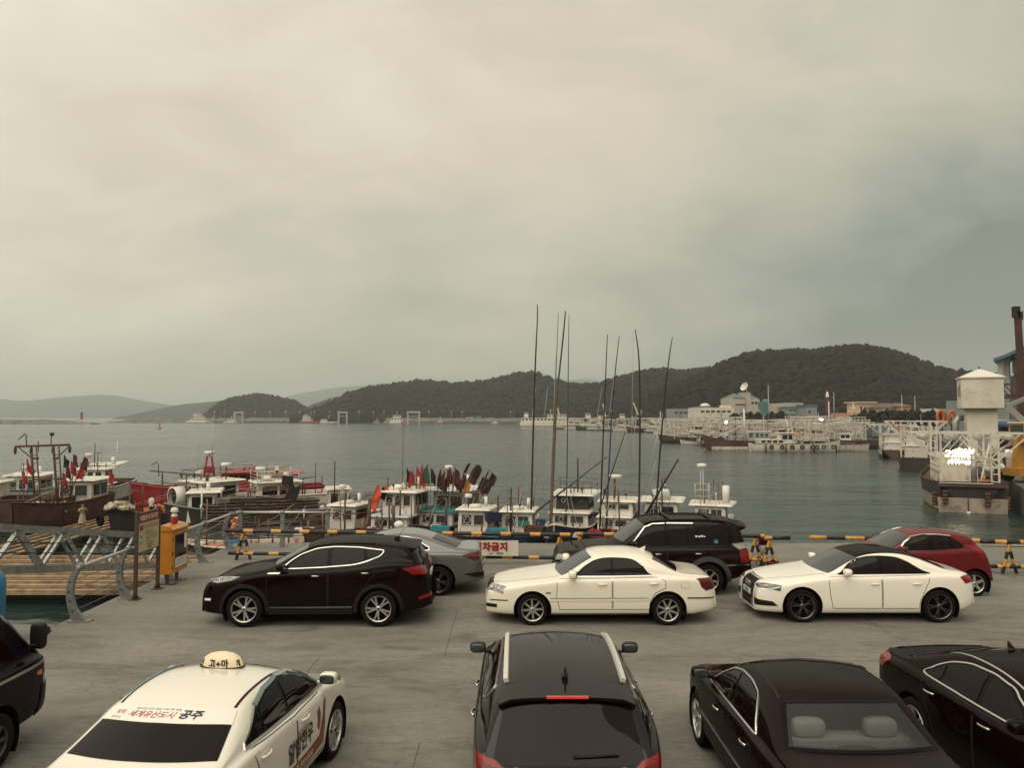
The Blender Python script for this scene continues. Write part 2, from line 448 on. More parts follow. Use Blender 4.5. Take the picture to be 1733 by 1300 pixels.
# ---- hills
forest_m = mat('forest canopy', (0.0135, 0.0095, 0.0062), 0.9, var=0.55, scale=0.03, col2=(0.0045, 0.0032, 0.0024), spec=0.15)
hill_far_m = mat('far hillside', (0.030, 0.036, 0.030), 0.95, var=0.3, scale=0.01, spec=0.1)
ICO = None
def ico():
    global ICO
    if ICO is None:
        bm = bmesh.new(); bmesh.ops.create_icosphere(bm, subdivisions=1, radius=1.0)
        bm.verts.ensure_lookup_table()
        ICO = ([v.co.copy() for v in bm.verts], [tuple(v.index for v in f.verts) for f in bm.faces]); bm.free()
    return ICO
def hill(sky, D, front, back, base=LAND_Z, n=90, m=18, bump=1.0, mt=None, trees=0, tr=4.0, seed=1, name='hill'):
    rnd = random.Random(seed)
    pts = [atd(px, py, D) for px, py in sky]
    f = interp(chaikin([(p.x, p.z) for p in pts], 2))
    x0, x1 = pts[0].x, pts[-1].x
    ph = [rnd.uniform(0, 6.28) for _ in range(12)]
    def H(x, v):      # v: -1 front foot, 0 ridge, 1 back foot
        sh = math.cos(abs(v) ** 1.15 * math.pi / 2) ** 0.9 if abs(v) < 1 else 0.0
        w_ = (math.sin(x / (front * .21) + ph[0] + v * 2.1) + .6 * math.sin(x / (front * .09) + ph[1] - v * 4.2)) * .085 * bump * math.sin(math.pi * min(1, abs(v))) 
        return base + (f(x) - base) * max(0, sh + w_ * (1 if v < 0 else 0))
    vs = []; fs = []
    for i in range(n + 1):
        x = x0 + (x1 - x0) * i / n
        for j in range(m + 1):
            v = -1 + 1.6 * j / m
            y = D + (front * v if v < 0 else back * v)
            vs.append((x * (y / D) ** .6, y, H(x, v) - (0.6 * tr if trees else 0)))
    for i in range(n):
        for j in range(m):
            a = i * (m + 1) + j
            fs.append((a, a + m + 1, a + m + 2, a + 1))
    mb = MB(); mb.add(vs, fs, 0, True); o = mb.build(name, mt or forest_m); tag(o, kind='structure')
    if trees:
        V, F = ico(); mb = MB(); V2 = []; F2 = []
        for k in range(trees):
            v = -abs(rnd.random() ** 0.8) if k % 8 else rnd.uniform(-.05, .08)
            x = rnd.uniform(x0, x1); y = D + (front * v if v < 0 else back * v)
            z = H(x, v)
            if z < base + 1.5: continue
            r = tr * rnd.uniform(.55, 1.25); o_ = len(V2)
            rx, rz = r * rnd.uniform(.85, 1.2), r * rnd.uniform(.75, 1.15); a = rnd.random() * 6
            ca, sa = math.cos(a), math.sin(a)
            for p in V:
                q_ = p * rnd.uniform(.78, 1.18)
                V2.append((x * (y / D) ** .6 + (q_.x * ca - q_.y * sa) * rx, y + (q_.x * sa + q_.y * ca) * rx, z - .55 * tr + .35 * r + q_.z * rz))
            F2 += [tuple(i + o_ for i in t_) for t_ in F]
        mb.v = V2; mb.f = F2; mb.m = [0] * len(F2); mb.sm = [False] * len(F2)
        o2 = mb.build('forest', forest_m); tag(o2, kind='stuff')
    return o
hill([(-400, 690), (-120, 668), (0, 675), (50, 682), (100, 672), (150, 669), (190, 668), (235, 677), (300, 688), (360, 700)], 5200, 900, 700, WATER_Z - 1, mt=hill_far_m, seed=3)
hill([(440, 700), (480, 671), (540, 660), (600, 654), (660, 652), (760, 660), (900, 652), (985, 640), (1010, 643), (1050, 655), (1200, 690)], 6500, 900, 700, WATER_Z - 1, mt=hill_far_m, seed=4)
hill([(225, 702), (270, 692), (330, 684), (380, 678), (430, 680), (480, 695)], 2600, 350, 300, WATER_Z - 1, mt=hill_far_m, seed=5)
hill([(515, 695), (540, 684), (570, 678), (600, 670), (640, 664), (700, 668)], 1900, 200, 200, WATER_Z - 1, mt=forest_m, seed=6, trees=900, tr=7)
hill([(352, 704), (370, 688), (400, 674), (425, 670), (440, 668), (468, 674), (500, 682), (525, 697), (535, 703)], 1250, 90, 90, WATER_Z - 1, seed=7, trees=900, tr=4.5, n=50)
hill([(520, 702), (548, 692), (575, 682), (600, 670), (640, 659), (680, 651), (720, 646), (760, 653), (800, 651), (850, 644), (905, 637), (950, 651), (1000, 653), (1060, 660), (1130, 672), (1250, 690)], 1050, 190, 160, LAND_Z, seed=8, trees=3000, tr=5.2, n=110)
hill([(930, 690), (980, 662), (1020, 648), (1050, 642), (1090, 633), (1130, 631), (1165, 632), (1200, 627), (1300, 625), (1400, 640)], 900, 150, 150, LAND_Z, seed=9, trees=1500, tr=5.0)
hill([(1010, 705), (1060, 690), (1100, 672), (1150, 650), (1200, 635), (1250, 613), (1300, 606), (1335, 597), (1370, 600), (1410, 594), (1450, 591), (1490, 594), (1530, 606), (1570, 621), (1620, 637), (1700, 650), (1800, 660), (2000, 668), (2300, 690)], 640, 190, 160, LAND_Z, seed=10, trees=5600, tr=3.9, n=140)

# ---- haze
hz = MB(); hz.b2(-9400, 9400, -300, 9600, WATER_Z - 2.0 - 1.0, 330)
hzo = hz.build('haze', []); tag(hzo, kind='stuff')
hm = bpy.data.materials.new('haze'); hm.use_nodes = True; t_ = hm.node_tree; t_.nodes.clear()
ho = N(t_, 'ShaderNodeOutputMaterial'); hv = N(t_, 'ShaderNodeVolumePrincipled'); hv.inputs['Color'].default_value = (0.92, 0.995, 0.975, 1); hv.inputs['Density'].default_value = 0.00023; hv.inputs['Anisotropy'].default_value = 0.45
link(t_, hv.outputs[0], ho.inputs['Volume']); hzo.data.materials.append(hm)
# ================================================================== CARS
black_trim = mat('black plastic trim', (0.008, 0.006, 0.006), 0.45, spec=0.3)
gap_black = mat('panel gap black', (0.006, 0.005, 0.005), 0.8)
glass_dark = mat('tinted car glass', (0.006, 0.0015, 0.0012), 0.03, spec=0.2)
glass_frit = mat('black glass border', (0.004, 0.003, 0.003), 0.2, spec=0.12)
glass_clear = mat('windscreen glass', (0.030, 0.036, 0.036), 0.03, spec=0.8)
chrome = mat('chrome trim', (0.60, 0.57, 0.52), 0.2, metal=1.0)
satin = mat('satin aluminium', (0.62, 0.60, 0.56), 0.32, metal=1.0)
rail_silver = mat('silver roof rail', (0.62, 0.59, 0.52), 0.4, metal=0.2)
alloy = mat('alloy wheel silver', (0.55, 0.53, 0.50), 0.30, metal=0.85)
alloy_dark = mat('alloy wheel gunmetal', (0.16, 0.15, 0.145), 0.30, metal=0.9)
rubber = mat('tyre rubber', (0.010, 0.0050, 0.0045), 0.8, spec=0.15, var=0.3, scale=30, coord='OBJ')
well_black = mat('wheel well black', (0.005, 0.0012, 0.001), 0.9, spec=0.1)
lamp_red = mat('red lamp lens', (0.20, 0.008, 0.007), 0.15, coat=0.35, spec=0.3)
lamp_dark_red = mat('dark red lamp lens', (0.075, 0.004, 0.004), 0.12, coat=0.4, spec=0.3)
lamp_clear = mat('headlamp lens', (0.30, 0.30, 0.28), 0.10, coat=0.6, metal=0.5)
lamp_white = mat('lamp chrome bright', (0.85, 0.85, 0.82), 0.2)
lamp_smoke = mat('smoked headlamp lens', (0.05, 0.05, 0.05), 0.06, coat=1.0)
lamp_amber = mat('amber repeater', (0.55, 0.10, 0.015), 0.2, coat=1.0)
cladding = mat('grey black cladding', (0.010, 0.008, 0.008), 0.5, spec=0.3)
flare_grey = mat('weathered grey flare', (0.045, 0.045, 0.045), 0.5)
plate_white = mat('number plate white', (0.62, 0.62, 0.58), 0.4)
plate_ink = mat('number plate ink', (0.03, 0.03, 0.03), 0.5)
paint_black = mat('black car paint', (0.006, 0.0012, 0.0010), 0.3, coat=0.32, spec=0.0)
paint_black2 = mat('brownish black car paint', (0.010, 0.0035, 0.0030), 0.3, coat=0.35, spec=0.0)
paint_blackgrey = mat('dark graphite car paint', (0.011, 0.0085, 0.0085), 0.3, coat=0.7, spec=0.0)
paint_grey = mat('grey metallic car paint', (0.115, 0.115, 0.110), 0.28, metal=0.35, coat=1.0)
paint_pearl = mat('pearl white car paint', (0.83, 0.76, 0.63), 0.30, coat=1.0)
paint_white = mat('white car paint', (0.86, 0.80, 0.69), 0.28, coat=1.0)
paint_taxi = mat('cream white taxi paint', (0.77, 0.72, 0.62), 0.28, coat=1.0)
paint_red = mat('dark red car paint', (0.12, 0.006, 0.007), 0.3, coat=0.7, spec=0.0)
paint_navy = mat('navy van paint', (0.009, 0.004, 0.008), 0.3, coat=0.35, spec=0.0)

def fillet(pts, r=0.07, n=3):
    out = []
    k = len(pts)
    for i in range(k):
        a, b, c_ = Vector(pts[i - 1]), Vector(pts[i]), Vector(pts[(i + 1) % k])
        d1 = (a - b); d2 = (c_ - b)
        t = min(r, d1.length * 0.45, d2.length * 0.45)
        p, q = b + d1.normalized() * t, b + d2.normalized() * t
        for j in range(n + 1):
            u = j / n
            out.append(tuple(p * (1 - u) ** 2 + b * 2 * u * (1 - u) + q * u * u))
    return out
def fillet_open(pts, r=0.08):
    f = fillet(pts, r); return [tuple(pts[0])] + f[4:-4] + [tuple(pts[-1])]
class Car:
    def __init__(s, name, label, L, Wd, top, belt, plan, sill, wheels, wr, paint, cat='car', tum=0.36, crown=0.035, arch=0.07, ytop=0.90, group=None, bow=0.13, warp_x=None, shift=0.0):
        s.shift = shift
        s.mx = (lambda X: X if X < 1.0 else X - shift * min(1.0, (X - 1.0) / 0.45)) if shift else (lambda X: X)
        L = s.mx(L)
        top, belt, plan = ([(s.mx(a), b) for a, b in q] for q in (top, belt, plan))
        wheels = tuple(s.mx(w) for w in wheels)
        s.L, s.W, s.paint = L, Wd, paint
        s.belt = interp(chaikin(belt, 2)); s.plan = interp(chaikin(plan, 2)); s.sill = interp(sill)
        s.tum, s.crown, s.ytop = tum, crown, ytop
        s.bow = bow
        wx = warp_x or (0.26 * L, 0.43 * L, 0.55 * L, 0.62 * L, 0.74 * L, 0.9 * L)
        s.wf = interp([(0, 0), (wx[0] - 0.3, bow), (wx[1], bow * 0.8), (wx[2], 0), (wx[3], 0), (wx[4], -bow * 0.9), (wx[5], -bow * 0.9), (L, 0)])
        s.root = thing(name, label, cat, group=group)
        s.wheels, s.wr = wheels, wr
        top = [p for p in top if p[1] > s.sill(p[0]) + 0.09]
        P = chaikin(top, 3)
        d = [0.0]
        for a, b in zip(P[:-1], P[1:]): d.append(d[-1] + math.hypot(b[0] - a[0], b[1] - a[1]))
        n = 132; st = []; k = 0
        for i in range(n):
            t = d[-1] * i / (n - 1)
            while k < len(d) - 2 and d[k + 1] < t: k += 1
            f = (t - d[k]) / max(1e-9, d[k + 1] - d[k])
            x = P[k][0] + (P[k + 1][0] - P[k][0]) * f; z = P[k][1] + (P[k + 1][1] - P[k][1]) * f
            if st: x = max(x, st[-1][0] + 0.0012)
            st.append((x, z))
        vs = []; rings = []
        for X, Z in st:
            H = s.section(X, Z)
            ring = [(L / 2 - X, y, z) for y, z in H] + [(L / 2 - X, -y, z) for y, z in reversed(H[1:-1])]
            rings.append(len(ring)); vs.extend(ring)
        m = rings[0]; fs = []
        for i in range(n - 1):
            for j in range(m):
                j2 = (j + 1) % m
                fs.append((i * m + j, i * m + j2, (i + 1) * m + j2, (i + 1) * m + j))
        fs.append(tuple(range(m))); fs.append(tuple(reversed(range((n - 1) * m, n * m))))
        s.bvh = BVHTree.FromPolygons([Vector(v) for v in vs], fs)
        s.vs, s.fs, s.m_ = vs, fs, m
        s.arch_r = wr + arch
    def section(s, X, Zt):
        w = s.plan(X) * s.W / 2
        zb = min(s.belt(X), Zt - 0.05)
        zs = min(s.sill(X), zb - 0.05)
        h = Zt - zb
        y0 = s.ytop * w
        yr = max(0.25 * w, y0 - s.tum * max(0.0, h - 0.05))
        cr = s.crown * min(1.0, max(0.0, (h - 0.05) / 0.35)) + 0.014
        mid = zs + 0.48 * (zb - zs)
        ctl = [(0, zs), (0.80 * w, zs), (0.93 * w, zs + 0.015), (0.985 * w, zs + min(0.12, 0.3 * (zb - zs))), (w, mid), (0.995 * w, zb - min(0.09, 0.3 * (zb - zs))), (0.968 * w, zb), (y0, zb + min(0.02, h * 0.25)),
               (y0 - s.tum * 0.42 * max(0, h - 0.05), zb + h * 0.5), (yr + 0.02 * min(1, h / 0.3), Zt - cr - min(0.07, h * 0.15)), (yr - 0.05, Zt - cr + 0.01), (yr * 0.55, Zt - cr * 0.25), (0, Zt)]
        return chaikin(ctl, 2)
    def warp(s, p):
        X = s.L / 2 - p[0]
        k = min(1.0, max(0.0, (p[2] - s.belt(X) + 0.02) / 0.12))
        return (p[0] - s.wf(X) * (p[1] / 0.7) ** 2 * k, p[1], p[2])
    def finish_body(s, mats=None, facefn=None, hole=None):
        bm = bmesh.new()
        bv = [bm.verts.new(v) for v in s.vs]
        for f in s.fs: bm.faces.new([bv[i] for i in f])
        bmesh.ops.recalc_face_normals(bm, faces=bm.faces)
        yin = s.W / 2 - 0.34
        dele = []
        for f in bm.faces:
            c = f.calc_center_median(); X = s.L / 2 - c.x
            if abs(c.y) > yin:
                for wx in s.wheels:
                    if (X - wx) ** 2 + (c.z - s.wr) ** 2 < s.arch_r ** 2 and c.z < s.belt(X):
                        dele.append(f); break
            if hole and hole(X, c.y, c.z): dele.append(f)
        bmesh.ops.delete(bm, geom=list(set(dele)), context='FACES')
        for v in bm.verts:
            if not v.is_boundary or abs(v.co.y) < yin: continue
            X = s.L / 2 - v.co.x
            for wx in s.wheels:
                dx, dz = X - wx, v.co.z - s.wr
                r = math.hypot(dx, dz)
                if abs(r - s.arch_r) < 0.10 and v.co.z > s.sill(X) + 0.01 and r > 0:
                    k = s.arch_r / r
                    v.co.x = s.L / 2 - (wx + dx * k); v.co.z = s.wr + dz * k
        for f in bm.faces:
            f.smooth = True
            if facefn:
                c = f.calc_center_median(); f.material_index = facefn(s.L / 2 - c.x, c.y, c.z)
        for v in bm.verts: v.co = s.warp(v.co)
        me = bpy.data.meshes.new('body'); bm.to_mesh(me); bm.free()
        for m in (mats or [s.paint]): me.materials.append(m)
        me.set_sharp_from_angle(angle=R(40))
        s.body = obj('body', me, s.root)
        w = MB()
        for wx in s.wheels:
            for sg in (1, -1):
                cx = s.L / 2 - wx
                vs = []; n = 18
                for i in range(n + 1):
                    a = R(-35) + R(250) * i / n
                    for y in (s.W / 2 * s.plan(wx) - 0.012, yin - 0.02):
                        vs.append((cx + math.cos(a) * s.arch_r, sg * y, s.wr + math.sin(a) * s.arch_r))
                fs = [(2 * i, 2 * i + 1, 2 * i + 3, 2 * i + 2) for i in range(n)]
                o = len(vs); vs.append((cx, sg * (yin - 0.02), s.wr))
                fs += [(o, 2 * i + 1, 2 * i + 3) for i in range(n)]
                w.add(vs, fs)
        w.b2(-s.L / 2 + 0.7, s.L / 2 - 0.6, -s.W / 2 + 0.3, s.W / 2 - 0.3, 0.115, s.sill(s.L / 2) + 0.06)  # underbody plate set low to block light and deepen shade under the car
        w.build('wheel_well_shade_plate', well_black, s.root)
        return s.body
    # ---- panels that follow the body surface
    def hit(s, p, d):
        h = s.bvh.ray_cast(Vector(p) - d * 2.5, d, 5.0)
        if h[0] is None:
            loc, nrm, _, _ = s.bvh.find_nearest(Vector(p))
            if nrm.dot(d) > 0: nrm = -nrm
            return loc, nrm
        n = h[1]
        if n.dot(d) > 0: n = -n
        return h[0], n
    def patch(s, pts, d, mt, name, parent=None, off=0.006, cell=0.042, rim=True, geo=None):
        d = Vector(d).normalized()
        up = Vector((0, 0, 1)) if abs(d.z) < 0.9 else Vector((1, 0, 0))
        u = d.cross(up).normalized(); v = u.cross(d).normalized()
        if geo is None:
            P2 = [(Vector(p).dot(u), Vector(p).dot(v)) for p in pts]
            dep = sum(Vector(p).dot(d) for p in pts) / len(pts)
            x0, x1 = min(p[0] for p in P2), max(p[0] for p in P2); y0, y1 = min(p[1] for p in P2), max(p[1] for p in P2)
            nx = max(1, math.ceil((x1 - x0) / cell)); ny = max(1, math.ceil((y1 - y0) / cell))
            idx = {}; V = []; F = []
            for i in range(nx):
                for j in range(ny):
                    a0, a1 = x0 + (x1 - x0) * i / nx, x0 + (x1 - x0) * (i + 1) / nx
                    b0, b1 = y0 + (y1 - y0) * j / ny, y0 + (y1 - y0) * (j + 1) / ny
                    poly = P2
                    for ax, lim, sg in ((0, a0, 1), (0, a1, -1), (1, b0, 1), (1, b1, -1)):
                        q = []
                        for k in range(len(poly)):
                            a, b = poly[k - 1], poly[k]
                            ia, ib = sg * (a[ax] - lim) >= -1e-9, sg * (b[ax] - lim) >= -1e-9
                            if ia != ib:
                                t = (lim - a[ax]) / (b[ax] - a[ax])
                                q.append((a[0] + (b[0] - a[0]) * t, a[1] + (b[1] - a[1]) * t))
                            if ib: q.append(b)
                        poly = q
                        if not poly: break
                    if len(poly) < 3: continue
                    f = []
                    for p in poly:
                        k = (round(p[0], 4), round(p[1], 4))
                        if k not in idx: idx[k] = len(V); V.append(p)
                        if not f or f[-1] != idx[k]: f.append(idx[k])
                    if len(f) > 1 and f[0] == f[-1]: f.pop()
                    ar = sum(V[f[k - 1]][0] * V[f[k]][1] - V[f[k]][0] * V[f[k - 1]][1] for k in range(len(f))) if len(f) > 2 else 0
                    if len(set(f)) == len(f) and len(f) > 2 and abs(ar) > 1e-7:
                        F.append(tuple(f) if ar > 0 else tuple(reversed(f)))
        else:
            V, F, dep = geo
            rim = False
        out = []; inn = []
        for p in V:
            loc, nr = s.hit(u * p[0] + v * p[1] + d * dep, d)
            out.append(s.warp(loc + nr * off)); inn.append(s.warp(loc - nr * 0.006))
        mb = MB(); mb.add(out, F, 0, True)
        if rim:
            ec = {}
            for f in F:
                for a, b in zip(f, f[1:] + f[:1]): ec[(a, b)] = 1
            bd = [(a, b) for (a, b) in ec if (b, a) not in ec]
            o = len(mb.v); mb.v.extend(tuple(p) for p in inn)
            for a, b in bd:
                mb.f.append((b, a, o + a, o + b)); mb.m.append(0); mb.sm.append(False)
        ob = mb.build(name, mt, parent or s.root, sharp=32)
        return ob
    def S(s, pts, side=1):   # side-view points (X from the front, Z) -> 3-D points and ray
        return [(s.L / 2 - s.mx(X), side * s.W / 2, Z) for X, Z in pts], (0, -side, 0)
    def side(s, pts, mt, name, side, parent=None, off=0.006, **k):
        p, d = s.S(pts, side); return s.patch(p, d, mt, name, parent, off, **k)
    def top(s, pts, mt, name, parent=None, off=0.006, **k):
        return s.patch([(s.L / 2 - s.mx(X), y, 1.0) for X, y in pts], (0, 0, -1), mt, name, parent, off, **k)
    def topm(s, pts, *a, **k):   # half outline mirrored across the middle
        pts = [p for p in pts if abs(p[1]) > 1e-6]
        return s.top(pts + [(x, -y) for x, y in reversed(pts)], *a, **k)
    def face(s, pts, mt, name, rear=False, parent=None, off=0.006, mirror=False, **k):
        if mirror:
            pts = [p for p in pts if abs(p[0]) > 1e-6]
            pts = pts + [(-y, z) for y, z in reversed(pts)]
        sg = -1 if rear else 1
        return s.patch([(sg * s.L / 2, y, z) for y, z in pts], (-sg, 0, 0), mt, name, parent, off, **k)
    def strip(s, pts, d, w, h, mt, name, parent=None, closed=False, mb=None, step=0.07):
        d = Vector(d).normalized()
        pts = [Vector(p) for p in pts]
        if closed: pts = pts + [pts[0]]
        q = []
        for a, b in zip(pts[:-1], pts[1:]):
            n = max(1, round((b - a).length / step))
            q += [a + (b - a) * i / n for i in range(n)]
        q.append(pts[-1])
        L = [s.hit(p, d) for p in q]
        own = mb is None; mb = mb or MB()
        vs = []
        for i, (loc, nr) in enumerate(L):
            t = (L[min(i + 1, len(L) - 1)][0] - L[max(i - 1, 0)][0])
            t = t.normalized() if t.length > 1e-6 else Vector((1, 0, 0))
            b = t.cross(nr).normalized() * (w / 2)
            for e in (b - nr * 0.004, b + nr * h, -b + nr * h, -b - nr * 0.004): vs.append(s.warp(loc + e))
        fs = []
        for i in range(len(L) - 1):
            for j in range(3):
                fs.append((i * 4 + j, i * 4 + j + 1, (i + 1) * 4 + j + 1, (i + 1) * 4 + j))
        fs += [(3, 2, 1, 0), tuple(len(vs) - 4 + j for j in range(4))]
        mb.add(vs, fs, 0, False)
        return mb.build(name, mt, parent or s.root) if own else mb
    def sstrip(s, pts, side, w, h, mt, name, **k):
        p, d = s.S(pts, side); return s.strip(p, d, w, h, mt, name, **k)
    def gaps(s, lists):
        for pts, d in lists: s.strip(pts, d, 0.011, 0.0015, gap_black, 'panel_gap')
    # ---- wheels
    def add_wheels(s, style, rimmat, wid=0.215, rr=0.72):
        r = s.wr
        ty = MB()
        prof = [(r * rr, -wid / 2 + 0.01), (r * 0.9, -wid / 2), (r * 0.975, -wid / 2 + 0.02), (r, -wid / 2 + 0.05), (r, wid / 2 - 0.05), (r * 0.975, wid / 2 - 0.02), (r * 0.9, wid / 2), (r * rr, wid / 2 - 0.01)]
        M_ = Matrix.Rotation(R(-90), 4, 'X')    # lathe axis -> +Y (outside)
        ty.lathe(prof, 40, 0, M_)
        tme = ty.mesh('tyre', rubber); tme.set_sharp_from_angle(angle=R(50))
        rm = MB(); q = r * rr
        yo = wid / 2 - 0.012
        rm.lathe([(q, yo - 0.12), (q, yo), (q * 0.985, yo + 0.008), (q * 0.93, yo), (q * 0.91, yo - 0.02), (q * 0.90, yo - 0.13)], 40, 0, M_)
        rm.lathe([(q * 0.92, yo - 0.085), (0.001, yo - 0.075)], 24, 1, M_)
        rm.lathe([(0.20 * q, yo - 0.075), (0.19 * q, yo - 0.012), (0.15 * q, yo - 0.004), (0.001, yo - 0.002)], 20, 0, M_)
        rm.lathe([(0.075 * q, yo - 0.002), (0.07 * q, yo + 0.004), (0.001, yo + 0.005)], 12, 1, M_)
        kind, n, w0, w1, dbl = style
        for i in range(n):
            for sg in ((-1, 1) if dbl else (0,)):
                a = 2 * math.pi * i / n + math.pi / 2
                a_in = a + sg * dbl * 0.5; a_out = a + sg * dbl
                def pt(rad, ang, off, y):
                    ca, sa = math.cos(ang), math.sin(ang)
                    return (rad * ca - off * sa, y, rad * sa + off * ca)
                vs = []
                for rad, ang, hw, yy in ((0.12 * q, a_in, w0 * q / 2, yo - 0.018), (0.55 * q, (a_in + a_out) / 2, (w0 + w1) * q / 4, yo - 0.012), (0.94 * q, a_out, w1 * q / 2, yo - 0.008)):
                    for off, dy in ((-hw, -0.035), (-hw * 0.75, 0), (hw * 0.75, 0), (hw, -0.035)): vs.append(pt(rad, ang, off, yy + dy))
                fs = []
                for k in range(2):
                    for j in range(3): fs.append((k * 4 + j, k * 4 + j + 1, (k + 1) * 4 + j + 1, (k + 1) * 4 + j))
                rm.add(vs, fs, 0, False)
        rme = rm.mesh('rim', [rimmat, well_black]); rme.set_sharp_from_angle(angle=R(35))
        for wx in s.wheels:
            for sg in (1, -1):
                yy = sg * (s.W / 2 * s.plan(wx) - wid / 2 - 0.005)
                o = obj('wheel', tme, s.root, (s.L / 2 - wx, yy, r), (0, 0, 0 if sg > 0 else math.pi))
                obj('rim', rme, o, (0, 0, 0), (0, random.random() * 3, 0))
    def windows(s, outline, panes, trim=None, trim_w=0.016, both=(1, -1), glass=None, trim_pts=None):
        if glass_frit.name not in s.body.data.materials: s.body.data.materials.append(glass_frit)
        mi = list(s.body.data.materials).index(glass_frit); ol = [(s.mx(a), b) for a, b in outline]
        def inside(x, z):
            r_ = False
            for i in range(len(ol)):
                (xa, za), (xb, zb2) = ol[i - 1], ol[i]
                if (za > z) != (zb2 > z) and x < (xb - xa) * (z - za) / (zb2 - za) + xa: r_ = not r_
            return r_
        zmin = min(p[1] for p in ol)
        for p in s.body.data.polygons:
            c_ = p.center
            if c_.z < zmin or abs(c_.y) < s.W * .25: continue
            X = s.L / 2 - c_.x; X -= s.wf(X) * (c_.y / .7) ** 2 * min(1.0, max(0.0, (c_.z - s.belt(X) + .02) / .12))
            if all(inside(X + dx, c_.z + dz) for dx, dz in ((.03, 0), (-.03, 0), (0, .02), (0, -.02))): p.material_index = mi
        outline = fillet(outline, 0.09); panes = [fillet(p, 0.045) for p in panes]
        if trim_pts: trim_pts = fillet_open(trim_pts)
        for sd in both:
            s.side(outline, glass_frit, 'window_surround', sd, off=0.004)
            for p in panes: s.side(p, glass or glass_dark, 'side_window', sd, off=0.011)
            if trim: s.sstrip(trim_pts or outline, sd, trim_w, 0.014, trim, 'window_trim', closed=trim_pts is None)
    def doors(s, polys, handles, hmat, both=(1, -1), hl=0.17):
        for sd in both:
            for poly, (hx, hz) in zip(polys, handles):
                dr = s.side(poly, s.paint, 'door', sd, off=0.0025)
                s.sstrip(poly, sd, 0.011, 0.0035, gap_black, 'panel_gap', parent=dr, closed=True)
                mb = MB()
                pts, d = s.S([(hx - hl / 2, hz), (hx + hl / 2, hz)], sd)
                q = []
                for i in range(7):
                    t = i / 6
                    p = Vector(pts[0]) * (1 - t) + Vector(pts[1]) * t
                    loc, nr = s.hit(p, Vector(d)); q.append(loc + nr * (0.008 + 0.032 * math.sin(math.pi * t) ** 0.5))
                mb.tube(q, 0.014, 8)
                mb.build('door_handle', hmat, dr)
    def mirrors(s, X, Z, mt, size=(0.075, 0.105, 0.068), y=None, both=(1, -1)):
        for sd in both:
            p, d = s.S([(X, Z - 0.05)], sd); loc, nr = s.hit(Vector(p[0]), Vector(d))
            c = (loc.x - 0.02, loc.y + sd * (0.06 + size[1] * 0.9), Z + 0.02)
            mb = MB(); mb.ell(c, size, 0, 0.62, 18, 10)
            mb.tube([(loc.x, loc.y - sd * 0.03, Z - 0.05), (c[0], c[1] - sd * 0.03, Z - 0.02)], 0.022, 8)
            o = mb.build('wing_mirror', mt, s.root)
            g = MB(); g.ell((c[0] - size[0] * 0.88, c[1], c[2]), (0.016, size[1] * 0.86, size[2] * 0.82), 0, 0.6, 16, 8)
            g.build('mirror_glass', glass_clear, o)
    def place(s, x, y, head):
        # head: yaw of the car's nose (0 = +X)
        s.root.location = (x, y, 0); s.root.rotation_euler = (0, 0, head)
def spoiler(c, x0, x1, hw, mt, fall):
    sp = MB(); rows = []
    xe = x0 - .12
    for x, dz in ((x0, .003), (xe, .008), (x1, .004)):
        row = []
        for i in range(-6, 7):
            y = hw * i / 6
            loc, nr = c.hit(Vector((max(x, xe), y, 1.6)), Vector((0, 0, -1)))
            z = loc.z + dz - max(0, xe - x) * fall
            row.append((x + .06 * (y / hw) ** 2, y, z))
        rows.append(row)
    rows += [[(p[0] + .015, p[1], p[2] - .035) for p in rows[-1]], [(p[0] + .22, p[1], p[2] - .12) for p in rows[-1]]]
    k = 13
    sp.add([p for r_ in rows for p in r_], [(i * k + j, i * k + j + 1, (i + 1) * k + j + 1, (i + 1) * k + j) for i in range(4) for j in range(k - 1)], 0, True)
    for j in (0, k - 1):
        o = len(sp.v); q = [rows[i][j] for i in (0, 1, 2, 3, 4)]
        sp.add(q, [(0, 1, 2, 3, 4)], 0, False)
    return sp.build('roof_spoiler', mt, c.root, sharp=35), rows[2][6][2]
def lamp_bulbs(car, hl, pts, d, r=.05):
    d = Vector(d).normalized()
    for p in pts:
        loc, nr = car.hit(Vector(p), d)
        m = frame(loc + nr * .007, nr.orthogonal(), nr)
        mb = MB(); mb.lathe([(r, .0), (r * .92, .004), (r * .8, .001)], 18, 0, m); mb.lathe([(r * .8, .001), (0, .001)], 18, 1, m); mb.lathe([(r * .42, .004), (0, .008)], 12, 2, m)
        mb.build('lamp_reflector', [chrome, lamp_smoke, lamp_white], hl)
def plate(car, y, z, rear, txt=None):
    sg = -1 if rear else 1
    loc, nr = car.hit(Vector((sg * car.L / 2, y, z)), Vector((-sg, 0, 0)))
    mb = MB(); mb.box((loc.x + sg * 0.012, y, z), (0.02, 0.5, 0.11))
    o = mb.build('number_plate', plate_white, car.root)
    if txt:
        v, f = text_geo(txt, 0.115, 0.004)
        m2 = MB(); m2.add(v, f, 0, False, frame((loc.x + sg * 0.024, y, z), (0, sg, 0), (sg, 0, 0)))
        m2.build('lettering', plate_ink, o)
PLAN = lambda L, f=0.70, r=0.74: [(0, f), (0.06, f + 0.07), (0.2, f + 0.17), (0.5, 0.955), (1.0, 0.995), (1.6, 1.0), (L - 1.4, 1.0), (L - 0.8, 0.985), (L - 0.35, 0.945), (L - 0.12, 0.87), (L - 0.03, r + 0.03), (L, r)]
WEST = math.pi      # nose towards -X
NORTH = math.pi / 2 # nose away from the camera

